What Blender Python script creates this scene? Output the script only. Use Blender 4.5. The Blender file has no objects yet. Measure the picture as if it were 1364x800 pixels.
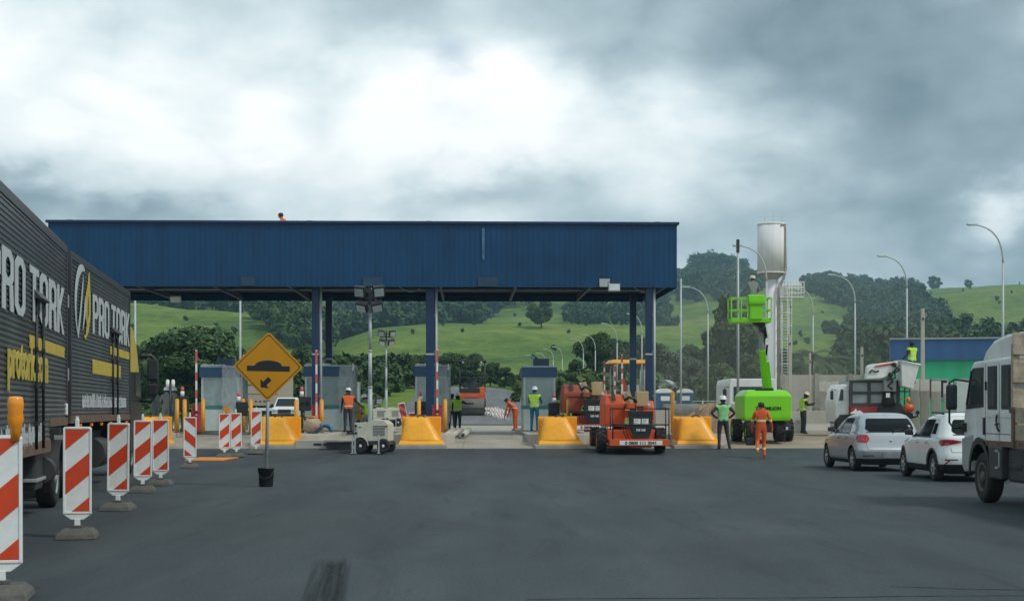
import bpy, bmesh, math, random
import numpy as np
from mathutils import Vector, Matrix, Quaternion

R = math.radians
SC = bpy.context.scene
COL = SC.collection
random.seed(7)
FOC, EYE, CU, HV = 2000.0, 1.63, 682.0, 544.0      # focal length in photo pixels, eye height, horizon row
YAW = math.atan((682 - 623) / FOC)                   # heading of the toll lanes
PLZ = 0.60                                           # plaza level above the approach road


def smooth(t):
    t = max(0.0, min(1.0, t))
    return t * t * (3 - 2 * t)


def ramp_z(x, y):
    b = y - 0.0295 * x
    return PLZ * smooth((b - 45.5) / 12.0)


def px(u, y):
    return (u - CU) / FOC * y


def pz(v, y):
    return EYE + (HV - v) / FOC * y


# ------------------------------------------------------------------ materials
def mat(name, col, rough=0.6, metal=0.0, var=0.12, scale=3.0, bump=0.0, bscale=40.0, dirt=0.0, dirtcol=(0.16, 0.13, 0.10), emit=None, spec=0.5, coat=0.0, alpha=1.0):
    m = bpy.data.materials.new(name)
    m.use_nodes = True
    nt = m.node_tree
    b = nt.nodes['Principled BSDF']
    b.inputs['Roughness'].default_value = rough
    b.inputs['Metallic'].default_value = metal
    b.inputs['Specular IOR Level'].default_value = spec
    b.inputs['Alpha'].default_value = alpha
    if coat:
        b.inputs['Coat Weight'].default_value = coat
        b.inputs['Coat Roughness'].default_value = 0.08
    tc = nt.nodes.new('ShaderNodeTexCoord')
    n = nt.nodes.new('ShaderNodeTexNoise')
    n.inputs['Scale'].default_value = scale
    n.inputs['Detail'].default_value = 5
    n.inputs['Roughness'].default_value = 0.65
    nt.links.new(tc.outputs['Object'], n.inputs['Vector'])
    r = nt.nodes.new('ShaderNodeValToRGB')
    r.color_ramp.elements[0].position = 0.3
    r.color_ramp.elements[1].position = 0.7
    lo = [max(0, c * (1 - var)) for c in col]
    hi = [min(1, c * (1 + var)) for c in col]
    r.color_ramp.elements[0].color = (*lo, 1)
    r.color_ramp.elements[1].color = (*hi, 1)
    nt.links.new(n.outputs['Fac'], r.inputs['Fac'])
    out = r.outputs['Color']
    if dirt:
        n2 = nt.nodes.new('ShaderNodeTexNoise')
        n2.inputs['Scale'].default_value = scale * 2.3
        n2.inputs['Detail'].default_value = 8
        n2.inputs['Roughness'].default_value = 0.75
        nt.links.new(tc.outputs['Object'], n2.inputs['Vector'])
        rr = nt.nodes.new('ShaderNodeValToRGB')
        rr.color_ramp.elements[0].position = 0.45
        rr.color_ramp.elements[1].position = 0.75
        rr.color_ramp.elements[0].color = (0, 0, 0, 1)
        rr.color_ramp.elements[1].color = (dirt, dirt, dirt, 1)
        nt.links.new(n2.outputs['Fac'], rr.inputs['Fac'])
        mx = nt.nodes.new('ShaderNodeMix')
        mx.data_type = 'RGBA'
        nt.links.new(rr.outputs['Color'], mx.inputs['Factor'])
        nt.links.new(out, mx.inputs['A'])
        mx.inputs['B'].default_value = (*dirtcol, 1)
        out = mx.outputs['Result']
    nt.links.new(out, b.inputs['Base Color'])
    if bump:
        n3 = nt.nodes.new('ShaderNodeTexNoise')
        n3.inputs['Scale'].default_value = bscale
        n3.inputs['Detail'].default_value = 6
        nt.links.new(tc.outputs['Object'], n3.inputs['Vector'])
        bp = nt.nodes.new('ShaderNodeBump')
        bp.inputs['Strength'].default_value = bump
        bp.inputs['Distance'].default_value = 0.02
        nt.links.new(n3.outputs['Fac'], bp.inputs['Height'])
        nt.links.new(bp.outputs['Normal'], b.inputs['Normal'])
    if emit:
        b.inputs['Emission Color'].default_value = (*emit[:3], 1)
        b.inputs['Emission Strength'].default_value = emit[3]
    return m


M = {}


def defmats():
    D = dict
    M['white'] = mat('white_paint', (0.72, 0.73, 0.70), 0.45, var=0.06, dirt=0.25, dirtcol=(0.42, 0.38, 0.30))
    M['white_board'] = mat('white_plastic', (0.76, 0.78, 0.76), 0.5, var=0.05, scale=6, dirt=0.3, dirtcol=(0.40, 0.38, 0.33))
    M['stripe_red'] = mat('reflective_orange_red', (0.62, 0.055, 0.012), 0.42, var=0.12, scale=5, dirt=0.12, dirtcol=(0.3, 0.1, 0.05))
    M['red'] = mat('red_paint', (0.50, 0.03, 0.03), 0.45, dirt=0.2)
    M['red_faded'] = mat('faded_red_paint', (0.55, 0.10, 0.11), 0.55)
    M['rubber'] = mat('black_rubber', (0.016, 0.016, 0.017), 0.85, var=0.3, scale=12, bump=0.3, dirt=0.35, dirtcol=(0.10, 0.09, 0.075))
    M['base_rubber'] = mat('grey_dusty_rubber', (0.085, 0.085, 0.075), 0.9, var=0.25, scale=9, bump=0.4, dirt=0.5, dirtcol=(0.17, 0.15, 0.12))
    M['black'] = mat('black_plastic', (0.018, 0.019, 0.021), 0.5, var=0.2)
    M['dark'] = mat('dark_steel', (0.035, 0.037, 0.04), 0.55, var=0.3, dirt=0.4, dirtcol=(0.09, 0.08, 0.065))
    M['glass'] = mat('tinted_glass', (0.016, 0.024, 0.028), 0.06, var=0.05, spec=0.30)
    M['glass_truck'] = mat('dusty_glass', (0.03, 0.04, 0.045), 0.12, var=0.2, spec=0.5)
    M['booth_glass'] = mat('booth_glass', (0.30, 0.38, 0.38), 0.12, var=0.15, spec=0.7)
    M['glass_car'] = mat('car_window_glass', (0.012, 0.017, 0.020), 0.10, var=0.05, spec=0.10)
    M['chrome'] = mat('bright_metal', (0.62, 0.63, 0.64), 0.25, 0.9)
    M['alloy'] = mat('alloy_metal', (0.48, 0.49, 0.50), 0.35, 0.7, dirt=0.25)
    M['galv'] = mat('galvanised_steel', (0.40, 0.44, 0.44), 0.55, 0.15, var=0.12, scale=2)
    M['canopy'] = mat('blue_cladding', (0.002, 0.046, 0.122), 0.45, var=0.16, scale=0.5, dirt=0.18, dirtcol=(0.006, 0.066, 0.135), spec=0.35)
    M['canopy_soffit'] = mat('dark_blue_steel', (0.016, 0.040, 0.075), 0.6, var=0.2)
    M['bluesteel'] = mat('blue_column_paint', (0.004, 0.028, 0.085), 0.45, var=0.15, dirt=0.2, dirtcol=(0.10, 0.10, 0.10))
    M['booth_blue'] = mat('booth_blue_band', (0.025, 0.085, 0.17), 0.4)
    M['booth'] = mat('booth_panel', (0.52, 0.60, 0.58), 0.4, var=0.1, dirt=0.25, dirtcol=(0.30, 0.28, 0.24))
    M['booth_teal'] = mat('booth_teal_band', (0.05, 0.22, 0.20), 0.4)
    M['plastic_wrap'] = mat('hanging_plastic_sheet', (0.55, 0.62, 0.62), 0.18, var=0.2, scale=5, bump=0.5, bscale=5, alpha=0.34)
    M['yellow'] = mat('safety_yellow', (0.90, 0.385, 0.008), 0.40, var=0.07, scale=2.5, dirt=0.42, dirtcol=(0.36, 0.19, 0.05))
    M['sign_yellow'] = mat('sign_yellow_sheet', (0.62, 0.27, 0.004), 0.35, var=0.06, scale=2.5, dirt=0.12, dirtcol=(0.34, 0.20, 0.05))
    M['post_yellow'] = mat('post_yellow', (0.68, 0.30, 0.02), 0.5, dirt=0.3)
    M['amber'] = mat('amber_lens', (0.80, 0.27, 0.01), 0.2, var=0.15, scale=14, spec=0.7)
    M['lime'] = mat('lime_green_paint', (0.19, 0.64, 0.006), 0.35, var=0.06, dirt=0.12, dirtcol=(0.28, 0.38, 0.10))
    M['lime_rail'] = mat('lime_green_rail', (0.28, 0.62, 0.06), 0.4)
    M['orange'] = mat('lift_orange', (0.60, 0.085, 0.016), 0.42, var=0.10, dirt=0.25, dirtcol=(0.30, 0.10, 0.05))
    M['orange_old'] = mat('old_red_orange', (0.33, 0.055, 0.028), 0.5, var=0.16, dirt=0.35)
    M['roller_orange'] = mat('roller_orange', (0.68, 0.12, 0.02), 0.45, dirt=0.2)
    M['tan'] = mat('tan_foam', (0.46, 0.35, 0.17), 0.8, var=0.12, dirt=0.2)
    M['cream'] = mat('cream_paint', (0.55, 0.54, 0.44), 0.45, var=0.08, dirt=0.25, dirtcol=(0.33, 0.29, 0.20))
    M['trailer'] = mat('charcoal_cladding', (0.055, 0.066, 0.073), 0.38, var=0.25, scale=1.2, dirt=0.25, dirtcol=(0.09, 0.095, 0.09))
    M['trailer_trim'] = mat('dark_trim', (0.04, 0.042, 0.045), 0.45, var=0.2)
    M['rusty'] = mat('rusty_rail', (0.16, 0.095, 0.06), 0.75, var=0.45, scale=7, dirt=0.6, dirtcol=(0.07, 0.06, 0.055))
    M['letter_white'] = mat('white_lettering', (0.50, 0.53, 0.53), 0.5, var=0.10, scale=4)
    M['letter_yellow'] = mat('yellow_lettering', (0.52, 0.40, 0.065), 0.5, var=0.12, scale=4)
    M['cab_green'] = mat('dark_green_black_paint', (0.008, 0.010, 0.009), 0.4)
    M['silver'] = mat('silver_car_paint', (0.44, 0.47, 0.49), 0.30, 0.5, var=0.03, coat=0.6, dirt=0.06, dirtcol=(0.34, 0.36, 0.37))
    M['carwhite'] = mat('white_car_paint', (0.78, 0.80, 0.78), 0.25, var=0.02, coat=0.7, dirt=0.12, dirtcol=(0.5, 0.46, 0.38))
    M['truckwhite'] = mat('worn_white_truck_paint', (0.76, 0.78, 0.76), 0.4, var=0.05, coat=0.2, scale=1.5, dirt=0.35, dirtcol=(0.42, 0.39, 0.31))
    M['plate'] = mat('grey_plate', (0.30, 0.32, 0.33), 0.6, var=0.25, scale=10)
    M['taillight'] = mat('red_lens', (0.42, 0.012, 0.02), 0.12, var=0.2, scale=9, spec=0.8)
    M['bedwood'] = mat('weathered_cream_boards', (0.42, 0.36, 0.26), 0.75, var=0.25, scale=4, dirt=0.75, dirtcol=(0.13, 0.08, 0.05))
    M['concrete'] = mat('concrete', (0.36, 0.34, 0.29), 0.9, var=0.16, scale=1.1, bump=0.35, bscale=18, dirt=0.35, dirtcol=(0.22, 0.19, 0.15))
    M['concrete_light'] = mat('pale_concrete', (0.44, 0.42, 0.36), 0.9, var=0.14, scale=0.9, bump=0.3, bscale=14, dirt=0.3, dirtcol=(0.27, 0.23, 0.17))
    M['tower_white'] = mat('tower_white_paint', (0.70, 0.70, 0.69), 0.95, var=0.03, scale=0.6, dirt=0.08, dirtcol=(0.5, 0.46, 0.42), spec=0.05)
    M['tower_pipe'] = mat('tower_pipe_grey', (0.34, 0.30, 0.28), 0.5)
    M['bldg_blue'] = mat('building_blue', (0.035, 0.115, 0.26), 0.6, var=0.08, scale=0.5)
    M['bldg_green'] = mat('building_green', (0.03, 0.42, 0.21), 0.6, var=0.08, scale=0.5, dirt=0.15)
    M['skin'] = mat('skin', (0.30, 0.165, 0.105), 0.55, var=0.08, scale=8)
    M['hair'] = mat('dark_hair', (0.012, 0.010, 0.009), 0.6)
    M['helmet'] = mat('white_helmet', (0.78, 0.79, 0.78), 0.3, var=0.03)
    M['helmet_y'] = mat('pale_helmet', (0.62, 0.52, 0.36), 0.35, var=0.04)
    M['hivis'] = cloth('hi_vis_yellow', (0.42, 0.72, 0.03), bands=((1.02, 1.07), (1.22, 1.26)), bandcol=(0.55, 0.60, 0.48))
    M['hivis_green'] = cloth('faded_green_vest', (0.24, 0.60, 0.20), bands=((1.02, 1.06), (1.18, 1.22)), bandcol=(0.36, 0.54, 0.36))
    M['hivis_orange'] = cloth('orange_vest', (0.70, 0.13, 0.03), bands=((1.04, 1.08),), bandcol=(0.6, 0.55, 0.45))
    M['coverall'] = cloth('orange_coverall', (0.62, 0.095, 0.022), bands=((1.14, 1.20), (0.26, 0.33)), bandcol=(0.72, 0.66, 0.40))
    M['jeans'] = mat('blue_jeans', (0.035, 0.115, 0.235), 0.85, var=0.3, scale=9)
    M['trousers'] = mat('dark_trousers', (0.020, 0.023, 0.028), 0.85, var=0.25, scale=9)
    M['shirt_blue'] = mat('blue_shirt', (0.012, 0.13, 0.24), 0.85, var=0.15, scale=9)
    M['shirt_grey'] = mat('grey_shirt', (0.22, 0.23, 0.22), 0.85, var=0.15, scale=9)
    M['shirt_dark'] = mat('dark_shirt', (0.03, 0.035, 0.05), 0.85, var=0.15, scale=9)
    M['boot'] = mat('black_boot', (0.015, 0.014, 0.013), 0.7)
    M['bark'] = mat('bark', (0.085, 0.065, 0.045), 0.9, var=0.3, scale=5, bump=0.6, bscale=12)
    M['lens'] = mat('floodlight_lens', (0.55, 0.60, 0.60), 0.15, var=0.1, spec=0.8)
    M['blueplastic'] = mat('blue_plastic', (0.03, 0.12, 0.26), 0.45, var=0.12)
    M['sack'] = mat('woven_sack', (0.40, 0.29, 0.21), 0.9, var=0.2, scale=7, bump=0.6, bscale=16)
    M['earth'] = mat('bare_earth', (0.27, 0.19, 0.12), 0.95, var=0.25, scale=1.5, bump=0.8, bscale=5)
    M['pinkbox'] = mat('pale_truck_box', (0.42, 0.35, 0.29), 0.5, var=0.08, dirt=0.2)
    M['mat_orange'] = mat('orange_steel_plate', (0.62, 0.22, 0.03), 0.55, var=0.15, dirt=0.3)
    M['hub_dirty'] = mat('dusty_wheel_hub', (.12, .115, .10), .8, dirt=.5)
    streak(M['canopy'], 0.16, (2.2, 2.2, 0.16))
    streak(M['trailer'], 0.40, (1.0, 1.0, 0.5))
    streak(M['truckwhite'], 0.10, (3, 3, 0.5))
    streak(M['tower_white'], 0.08, (2.5, 2.5, 0.1))
    streak(M['concrete'], 0.18, (2.5, 2.5, 0.3))
    streak(M['bldg_blue'], 0.15, (1.2, 1.2, 0.15))
    streak(M['bldg_green'], 0.12, (1.2, 1.2, 0.2))
    M['patch_dark'] = mat('faded_patch', (0.018, 0.050, 0.095), .6, var=.25)
    M['pink'] = mat('sun_bleached_red', (0.50, 0.26, 0.23), 0.6)
    M['redpanel'] = mat('dark_red_panel', (0.30, 0.03, 0.03), 0.5, var=0.12, dirt=0.2)
    M['greypanel'] = mat('grey_panel', (0.33, 0.36, 0.36), 0.5, var=0.10, dirt=0.2)


def streak(m, amount=0.25, sc=(7, 7, 0.25), lap=None):
    """rain streaks and fading that run down a sheet; lap = height of an overlap line"""
    nt = m.node_tree
    b = nt.nodes['Principled BSDF']
    src = b.inputs['Base Color'].links[0].from_socket
    tc = nt.nodes.new('ShaderNodeTexCoord')
    mp = nt.nodes.new('ShaderNodeMapping')
    mp.inputs['Scale'].default_value = sc
    nt.links.new(tc.outputs['Object'], mp.inputs['Vector'])
    n = nt.nodes.new('ShaderNodeTexNoise')
    n.inputs['Scale'].default_value = 1.0
    n.inputs['Detail'].default_value = 6
    n.inputs['Roughness'].default_value = 0.7
    nt.links.new(mp.outputs['Vector'], n.inputs['Vector'])
    r = nt.nodes.new('ShaderNodeValToRGB')
    r.color_ramp.elements[0].position = 0.3
    r.color_ramp.elements[1].position = 0.7
    r.color_ramp.elements[0].color = (1 - amount, 1 - amount, 1 - amount, 1)
    r.color_ramp.elements[1].color = (1 + amount, 1 + amount, 1 + amount, 1)
    nt.links.new(n.outputs['Fac'], r.inputs['Fac'])
    mx = nt.nodes.new('ShaderNodeMix')
    mx.data_type = 'RGBA'
    mx.blend_type = 'MULTIPLY'
    mx.inputs['Factor'].default_value = 1.0
    nt.links.new(src, mx.inputs['A'])
    nt.links.new(r.outputs['Color'], mx.inputs['B'])
    nt.links.new(mx.outputs['Result'], b.inputs['Base Color'])


def cloth(name, col, bands=(), bandcol=(0.6, 0.6, 0.5)):
    m = mat(name, col, 0.8, var=0.10, scale=8, dirt=0.15, dirtcol=[c * 0.55 for c in col])
    nt = m.node_tree
    b = nt.nodes['Principled BSDF']
    src = b.inputs['Base Color'].links[0].from_socket
    tc = nt.nodes.new('ShaderNodeTexCoord')
    sp = nt.nodes.new('ShaderNodeSeparateXYZ')
    nt.links.new(tc.outputs['Object'], sp.inputs[0])
    for lo, hi in bands:
        a = nt.nodes.new('ShaderNodeMath'); a.operation = 'COMPARE'
        a.inputs[1].default_value = (lo + hi) / 2
        a.inputs[2].default_value = (hi - lo) / 2
        nt.links.new(sp.outputs['Z'], a.inputs[0])
        mx = nt.nodes.new('ShaderNodeMix'); mx.data_type = 'RGBA'
        nt.links.new(a.outputs[0], mx.inputs['Factor'])
        nt.links.new(src, mx.inputs['A'])
        mx.inputs['B'].default_value = (*bandcol, 1)
        src = mx.outputs['Result']
    nt.links.new(src, b.inputs['Base Color'])
    return m


# ------------------------------------------------------------------ mesh builder
class MB:
    def __init__(s):
        s.bm = bmesh.new()
        s.ms = []

    def _m(s, m):
        if m is None:
            return 0
        if isinstance(m, str):
            m = M[m]
        if m not in s.ms:
            s.ms.append(m)
        return s.ms.index(m)

    def _fin(s, faces, m, sm):
        i = s._m(m)
        for f in faces:
            f.material_index = i
            f.smooth = sm

    def merge(s, bm2, m=None, sm=False, mtx=None):
        if mtx is not None:
            bm2.transform(mtx)
        vm = {}
        for v in bm2.verts:
            vm[v] = s.bm.verts.new(v.co)
        fs = []
        for f in bm2.faces:
            try:
                fs.append(s.bm.faces.new([vm[v] for v in f.verts]))
            except ValueError:
                pass
        s._fin(fs, m, sm)
        bm2.free()
        return s

    def box(s, c, d, m=None, rot=None, bev=0.0, seg=2):
        b = bmesh.new()
        bmesh.ops.create_cube(b, size=1.0)
        b.transform(Matrix.Diagonal((*d, 1)))
        if bev:
            bmesh.ops.bevel(b, geom=list(b.edges), offset=bev, segments=seg, affect='EDGES', profile=0.6)
        mt = Matrix.Translation(c)
        if rot is not None:
            mt = mt @ rot
        return s.merge(b, m, False, mt)

    def span(s, lo, hi, m=None, bev=0.0):
        c = [(a + b) / 2 for a, b in zip(lo, hi)]
        d = [abs(b - a) for a, b in zip(lo, hi)]
        return s.box(c, d, m, None, bev)

    def cyl(s, a, b, r, r2=None, seg=12, m=None, caps=True, sm=True):
        a, b = Vector(a), Vector(b)
        r2 = r if r2 is None else r2
        d = (b - a).normalized()
        q = Vector((0, 0, 1)).rotation_difference(d)
        r1s, r2s = [], []
        for i in range(seg):
            t = 2 * math.pi * i / seg
            o = q @ Vector((math.cos(t), math.sin(t), 0))
            r1s.append(s.bm.verts.new(a + o * r))
            r2s.append(s.bm.verts.new(b + o * r2))
        fs = []
        for i in range(seg):
            j = (i + 1) % seg
            fs.append(s.bm.faces.new((r1s[i], r1s[j], r2s[j], r2s[i])))
        s._fin(fs, m, sm)
        if caps:
            cf = [s.bm.faces.new(r1s[::-1]), s.bm.faces.new(r2s)]
            s._fin(cf, m, False)
        return s

    def tube(s, pts, r, seg=8, m=None, closed=False):
        pts = [Vector(p) for p in pts]
        n = len(pts)
        rad = r if isinstance(r, (list, tuple)) else [r] * n
        rings = []
        up = None
        for i, p in enumerate(pts):
            if closed:
                d = (pts[(i + 1) % n] - pts[i - 1]).normalized()
            else:
                d = (pts[min(i + 1, n - 1)] - pts[max(i - 1, 0)]).normalized()
            if up is None:
                up = d.orthogonal().normalized()
            else:
                up = (up - d * up.dot(d)).normalized()
            w = d.cross(up)
            rings.append([s.bm.verts.new(p + (up * math.cos(2 * math.pi * k / seg) + w * math.sin(2 * math.pi * k / seg)) * rad[i]) for k in range(seg)])
        fs = []
        for i in range(n if closed else n - 1):
            A, B = rings[i], rings[(i + 1) % n]
            for k in range(seg):
                j = (k + 1) % seg
                fs.append(s.bm.faces.new((A[k], A[j], B[j], B[k])))
        s._fin(fs, m, True)
        if not closed:
            s._fin([s.bm.faces.new(rings[0][::-1]), s.bm.faces.new(rings[-1])], m, False)
        return s

    def prism(s, pts, axis, lo, hi, m=None, bev=0.0, sm=False):
        b = bmesh.new()

        def P(p, t):
            return {'x': (t, p[0], p[1]), 'y': (p[0], t, p[1]), 'z': (p[0], p[1], t)}[axis]
        A = [b.verts.new(P(p, lo)) for p in pts]
        B = [b.verts.new(P(p, hi)) for p in pts]
        b.faces.new(A)
        b.faces.new(B[::-1])
        n = len(pts)
        for i in range(n):
            j = (i + 1) % n
            b.faces.new((A[j], A[i], B[i], B[j]))
        bmesh.ops.recalc_face_normals(b, faces=b.faces)
        if bev:
            bmesh.ops.bevel(b, geom=list(b.edges), offset=bev, segments=2, affect='EDGES', profile=0.6)
        return s.merge(b, m, sm)

    def sphere(s, c, r, m=None, u=14, v=9):
        b = bmesh.new()
        bmesh.ops.create_uvsphere(b, u_segments=u, v_segments=v, radius=1.0)
        rr = r if isinstance(r, (list, tuple)) else (r, r, r)
        return s.merge(b, m, True, Matrix.Translation(c) @ Matrix.Diagonal((*rr, 1)))

    def lathe(s, prof, c=(0, 0, 0), axis='z', seg=24, m=None, sm=True):
        """prof: list of (radius, height)"""
        rings = []
        for (r, h) in prof:
            ring = []
            for k in range(seg):
                t = 2 * math.pi * k / seg
                x, y = r * math.cos(t), r * math.sin(t)
                p = {'z': (x, y, h), 'x': (h, x, y), 'y': (y, h, x)}[axis]
                ring.append(s.bm.verts.new(Vector(p) + Vector(c)))
            rings.append(ring)
        fs = []
        for A, B in zip(rings, rings[1:]):
            for k in range(seg):
                j = (k + 1) % seg
                fs.append(s.bm.faces.new((A[k], A[j], B[j], B[k])))
        s._fin(fs, m, sm)
        if prof[0][0] > 1e-4:
            s._fin([s.bm.faces.new(rings[0][::-1])], m, False)
        if prof[-1][0] > 1e-4:
            s._fin([s.bm.faces.new(rings[-1])], m, False)
        return s

    def quad(s, pts, m=None):
        vs = [s.bm.verts.new(p) for p in pts]
        s._fin([s.bm.faces.new(vs)], m, False)
        return s

    def gridsurf(s, rows, m=None, sm=True):
        V = [[s.bm.verts.new(p) for p in row] for row in rows]
        fs = []
        for A, B in zip(V, V[1:]):
            for i in range(len(A) - 1):
                fs.append(s.bm.faces.new((A[i], A[i + 1], B[i + 1], B[i])))
        s._fin(fs, m, sm)
        return s

    def loft(s, rings, m=None, sm=True, caps=True):
        V = [[s.bm.verts.new(p) for p in r] for r in rings]
        fs = []
        n = len(V[0])
        for A, B in zip(V, V[1:]):
            for i in range(n):
                j = (i + 1) % n
                fs.append(s.bm.faces.new((A[i], A[j], B[j], B[i])))
        s._fin(fs, m, sm)
        if caps:
            s._fin([s.bm.faces.new(V[0][::-1]), s.bm.faces.new(V[-1])], m, False)
        return s

    def hull(s, pts, m=None, bev=0.0):
        b = bmesh.new()
        for p in pts:
            b.verts.new(p)
        bmesh.ops.convex_hull(b, input=b.verts)
        bmesh.ops.dissolve_limit(b, angle_limit=0.02, verts=b.verts, edges=b.edges)
        if bev:
            bmesh.ops.bevel(b, geom=list(b.edges), offset=bev, segments=3, clamp_overlap=True, affect='EDGES', profile=0.6)
        return s.merge(b, m, False)

    def text(s, body, size, place, m=None, thick=0.006, bold=0.0, xs=1.0, align='CENTER', spacing=1.0, fit=None):
        cu = bpy.data.curves.new('lettering_curve', 'FONT')
        cu.body = body
        cu.size = size
        cu.extrude = thick
        cu.offset = bold
        cu.align_x = align
        cu.space_character = spacing
        cu.resolution_u = 3
        o = bpy.data.objects.new('lettering_tmp', cu)
        COL.objects.link(o)
        dg = bpy.context.evaluated_depsgraph_get()
        me = bpy.data.meshes.new_from_object(o.evaluated_get(dg))
        b = bmesh.new()
        b.from_mesh(me)
        bpy.data.objects.remove(o)
        bpy.data.curves.remove(cu)
        bpy.data.meshes.remove(me)
        if fit:
            w = max(v.co.x for v in b.verts) - min(v.co.x for v in b.verts)
            xs = fit / w
        b.transform(Matrix.Diagonal((xs, 1, 1, 1)))
        return s.merge(b, m, False, place)

    def build(s, name, m=None, parent=None, autosmooth=None):
        me = bpy.data.meshes.new(name)
        bmesh.ops.recalc_face_normals(s.bm, faces=s.bm.faces)
        s.bm.to_mesh(me)
        s.bm.free()
        if m is not None:
            me.materials.append(M[m] if isinstance(m, str) else m)
        else:
            for q in s.ms:
                me.materials.append(q)
        o = bpy.data.objects.new(name, me)
        COL.objects.link(o)
        if parent is not None:
            o.parent = parent
        return o


# text placement: letters stand in the local XZ plane facing -Y, or on a side facing +X
FACE_FRONT = Matrix(((1, 0, 0, 0), (0, 0, -1, 0), (0, 1, 0, 0), (0, 0, 0, 1)))
FACE_RIGHT = Matrix(((0, 0, 1, 0), (1, 0, 0, 0), (0, 1, 0, 0), (0, 0, 0, 1)))


def at_face(face, x, y, z):
    return Matrix.Translation((x, y, z)) @ face


def tag(o, label, cat, group=None, kind=None):
    o['label'] = label
    o['category'] = cat
    if group:
        o['group'] = group
    if kind:
        o['kind'] = kind
    return o


def thing(name, label, cat, loc=(0, 0, 0), rz=0.0, group=None):
    o = bpy.data.objects.new(name, None)
    o.empty_display_size = 0.2
    COL.objects.link(o)
    o.location = loc
    o.rotation_euler = (0, 0, rz)
    return tag(o, label, cat, group)


def setting(o):
    o['kind'] = 'structure'
    return o


def dup(root, loc=None, rz=None, label=None, scale=None):
    def cp(o, parent):
        c = o.copy()
        COL.objects.link(c)
        if parent is not None:
            c.parent = parent
        for ch in list(o.children):
            cp(ch, c)
        return c
    c = cp(root, None)
    if loc is not None:
        c.location = loc
    if rz is not None:
        c.rotation_euler = (0, 0, rz)
    if scale is not None:
        c.scale = scale
    if label:
        c['label'] = label
    return c


def clip_poly(poly, a, b, c):
    """keep a*x+b*y<=c"""
    out = []
    for i in range(len(poly)):
        p, q = poly[i], poly[(i + 1) % len(poly)]
        dp, dq = a * p[0] + b * p[1] - c, a * q[0] + b * q[1] - c
        if dp <= 0:
            out.append(p)
        if dp * dq < 0:
            t = dp / (dp - dq)
            out.append((p[0] + (q[0] - p[0]) * t, p[1] + (q[1] - p[1]) * t))
    return out


def tread_tyre(mb, c, r, w, axis='x', lugs=0, m='rubber'):
    """a tyre with a rounded shoulder, hollow hub and optional chunky lugs"""
    h = w / 2
    mb.lathe([(r * 0.55, -h * 0.8), (r * 0.62, -h), (r * 0.88, -h), (r * 0.97, -h * 0.8), (r, -h * 0.5), (r, h * 0.5), (r * 0.97, h * 0.8), (r * 0.88, h), (r * 0.62, h), (r * 0.55, h * 0.8)], c, axis, 28, m)
    for k in range(lugs):
        for sgn in (-1, 1):
            t = 2 * math.pi * (k + (0.25 if sgn > 0 else -0.25)) / lugs
            cc, ss = math.cos(t), math.sin(t)
            rot = Matrix(((1, 0, 0, 0), (0, cc, -ss, 0), (0, ss, cc, 0), (0, 0, 0, 1)))   # turn about x
            sk = Matrix.Rotation(sgn * 0.45, 4, 'Z')
            mb.box(Vector(c) + Vector((sgn * w * 0.24, r * 1.0 * cc, r * 1.0 * ss)), (w * 0.5, r * 0.10, r * 0.13),
                   m, Matrix(((1, 0, 0, 0), (0, -ss, cc, 0), (0, cc, ss, 0), (0, 0, 0, 1))) @ sk)


def wheel(parent, c, r, w, side, lugs=0, rimm='alloy', spokes=5, name='wheel'):
    """wheel part with a rim as sub-part; side = -1 the outer face points to -x"""
    mb = MB()
    tread_tyre(mb, c, r, w, 'x', lugs)
    t = mb.build(name, None, parent)
    rb = MB()
    rr = r * 0.60
    x0 = c[0] + side * w * 0.34
    rb.lathe([(rr, 0.0), (rr, side * w * 0.10), (rr * 0.9, side * w * 0.10), (rr * 0.86, side * 0.0), (rr * 0.2, side * 0.0)], (x0, c[1], c[2]), 'x', 24, rimm)
    if spokes:
        for k in range(spokes):
            a = 2 * math.pi * k / spokes + 0.3
            rot = Matrix.Rotation(a, 4, 'X')
            rb.box(Vector((x0 + side * 0.012, c[1], c[2])) + rot @ Vector((0, rr * 0.5, 0)), (0.02, rr * 0.85, rr * 0.30), rimm, rot, 0.005)
    rb.lathe([(rr * 0.24, 0), (rr * 0.24, side * 0.03), (rr * 0.12, side * 0.045), (0.0001, side * 0.045)], (x0, c[1], c[2]), 'x', 14, rimm)
    rb.build('rim', None, t)
    return t
# ------------------------------------------------------------------ terrain
US = [-600, -100, 180, 300, 350, 400, 445, 500, 560, 640, 700, 760, 840, 905, 940, 1000, 1050, 1100, 1150, 1200, 1250, 1300, 1364, 1600, 2000]
STN = {
    200: [532, 530, 528, 526, 525, 522, 520, 518, 516, 515, 524, 526, 526, 526, 525, 524, 524, 524, 524, 524, 524, 524, 524, 526, 530],
    330: [505, 505, 505, 504, 503, 502, 500, 498, 497, 498, 500, 500, 500, 502, 502, 502, 502, 502, 502, 502, 502, 502, 502, 505, 510],
    600: [420, 410, 406, 413, 418, 442, 458, 438, 434, 432, 431, 431, 432, 436, 438, 442, 446, 450, 454, 457, 456, 454, 452, 440, 430],
    780: [425, 415, 412, 418, 424, 442, 452, 442, 440, 438, 436, 434, 436, 440, 440, 444, 446, 448, 450, 452, 450, 448, 446, 440, 430],
    1150: [395, 392, 392, 394, 396, 392, 390, 388, 386, 388, 386, 382, 384, 396, 384, 384, 390, 396, 408, 402, 392, 386, 384, 384, 385],
    1600: [395, 392, 390, 390, 390, 390, 388, 386, 385, 386, 388, 388, 388, 376, 368, 378, 384, 382, 384, 388, 388, 386, 381, 380, 385],
    2300: [420] * 25,
}
YS = sorted(STN)


def lerp_tab(u, tab):
    return float(np.interp(u, US, tab))


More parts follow.
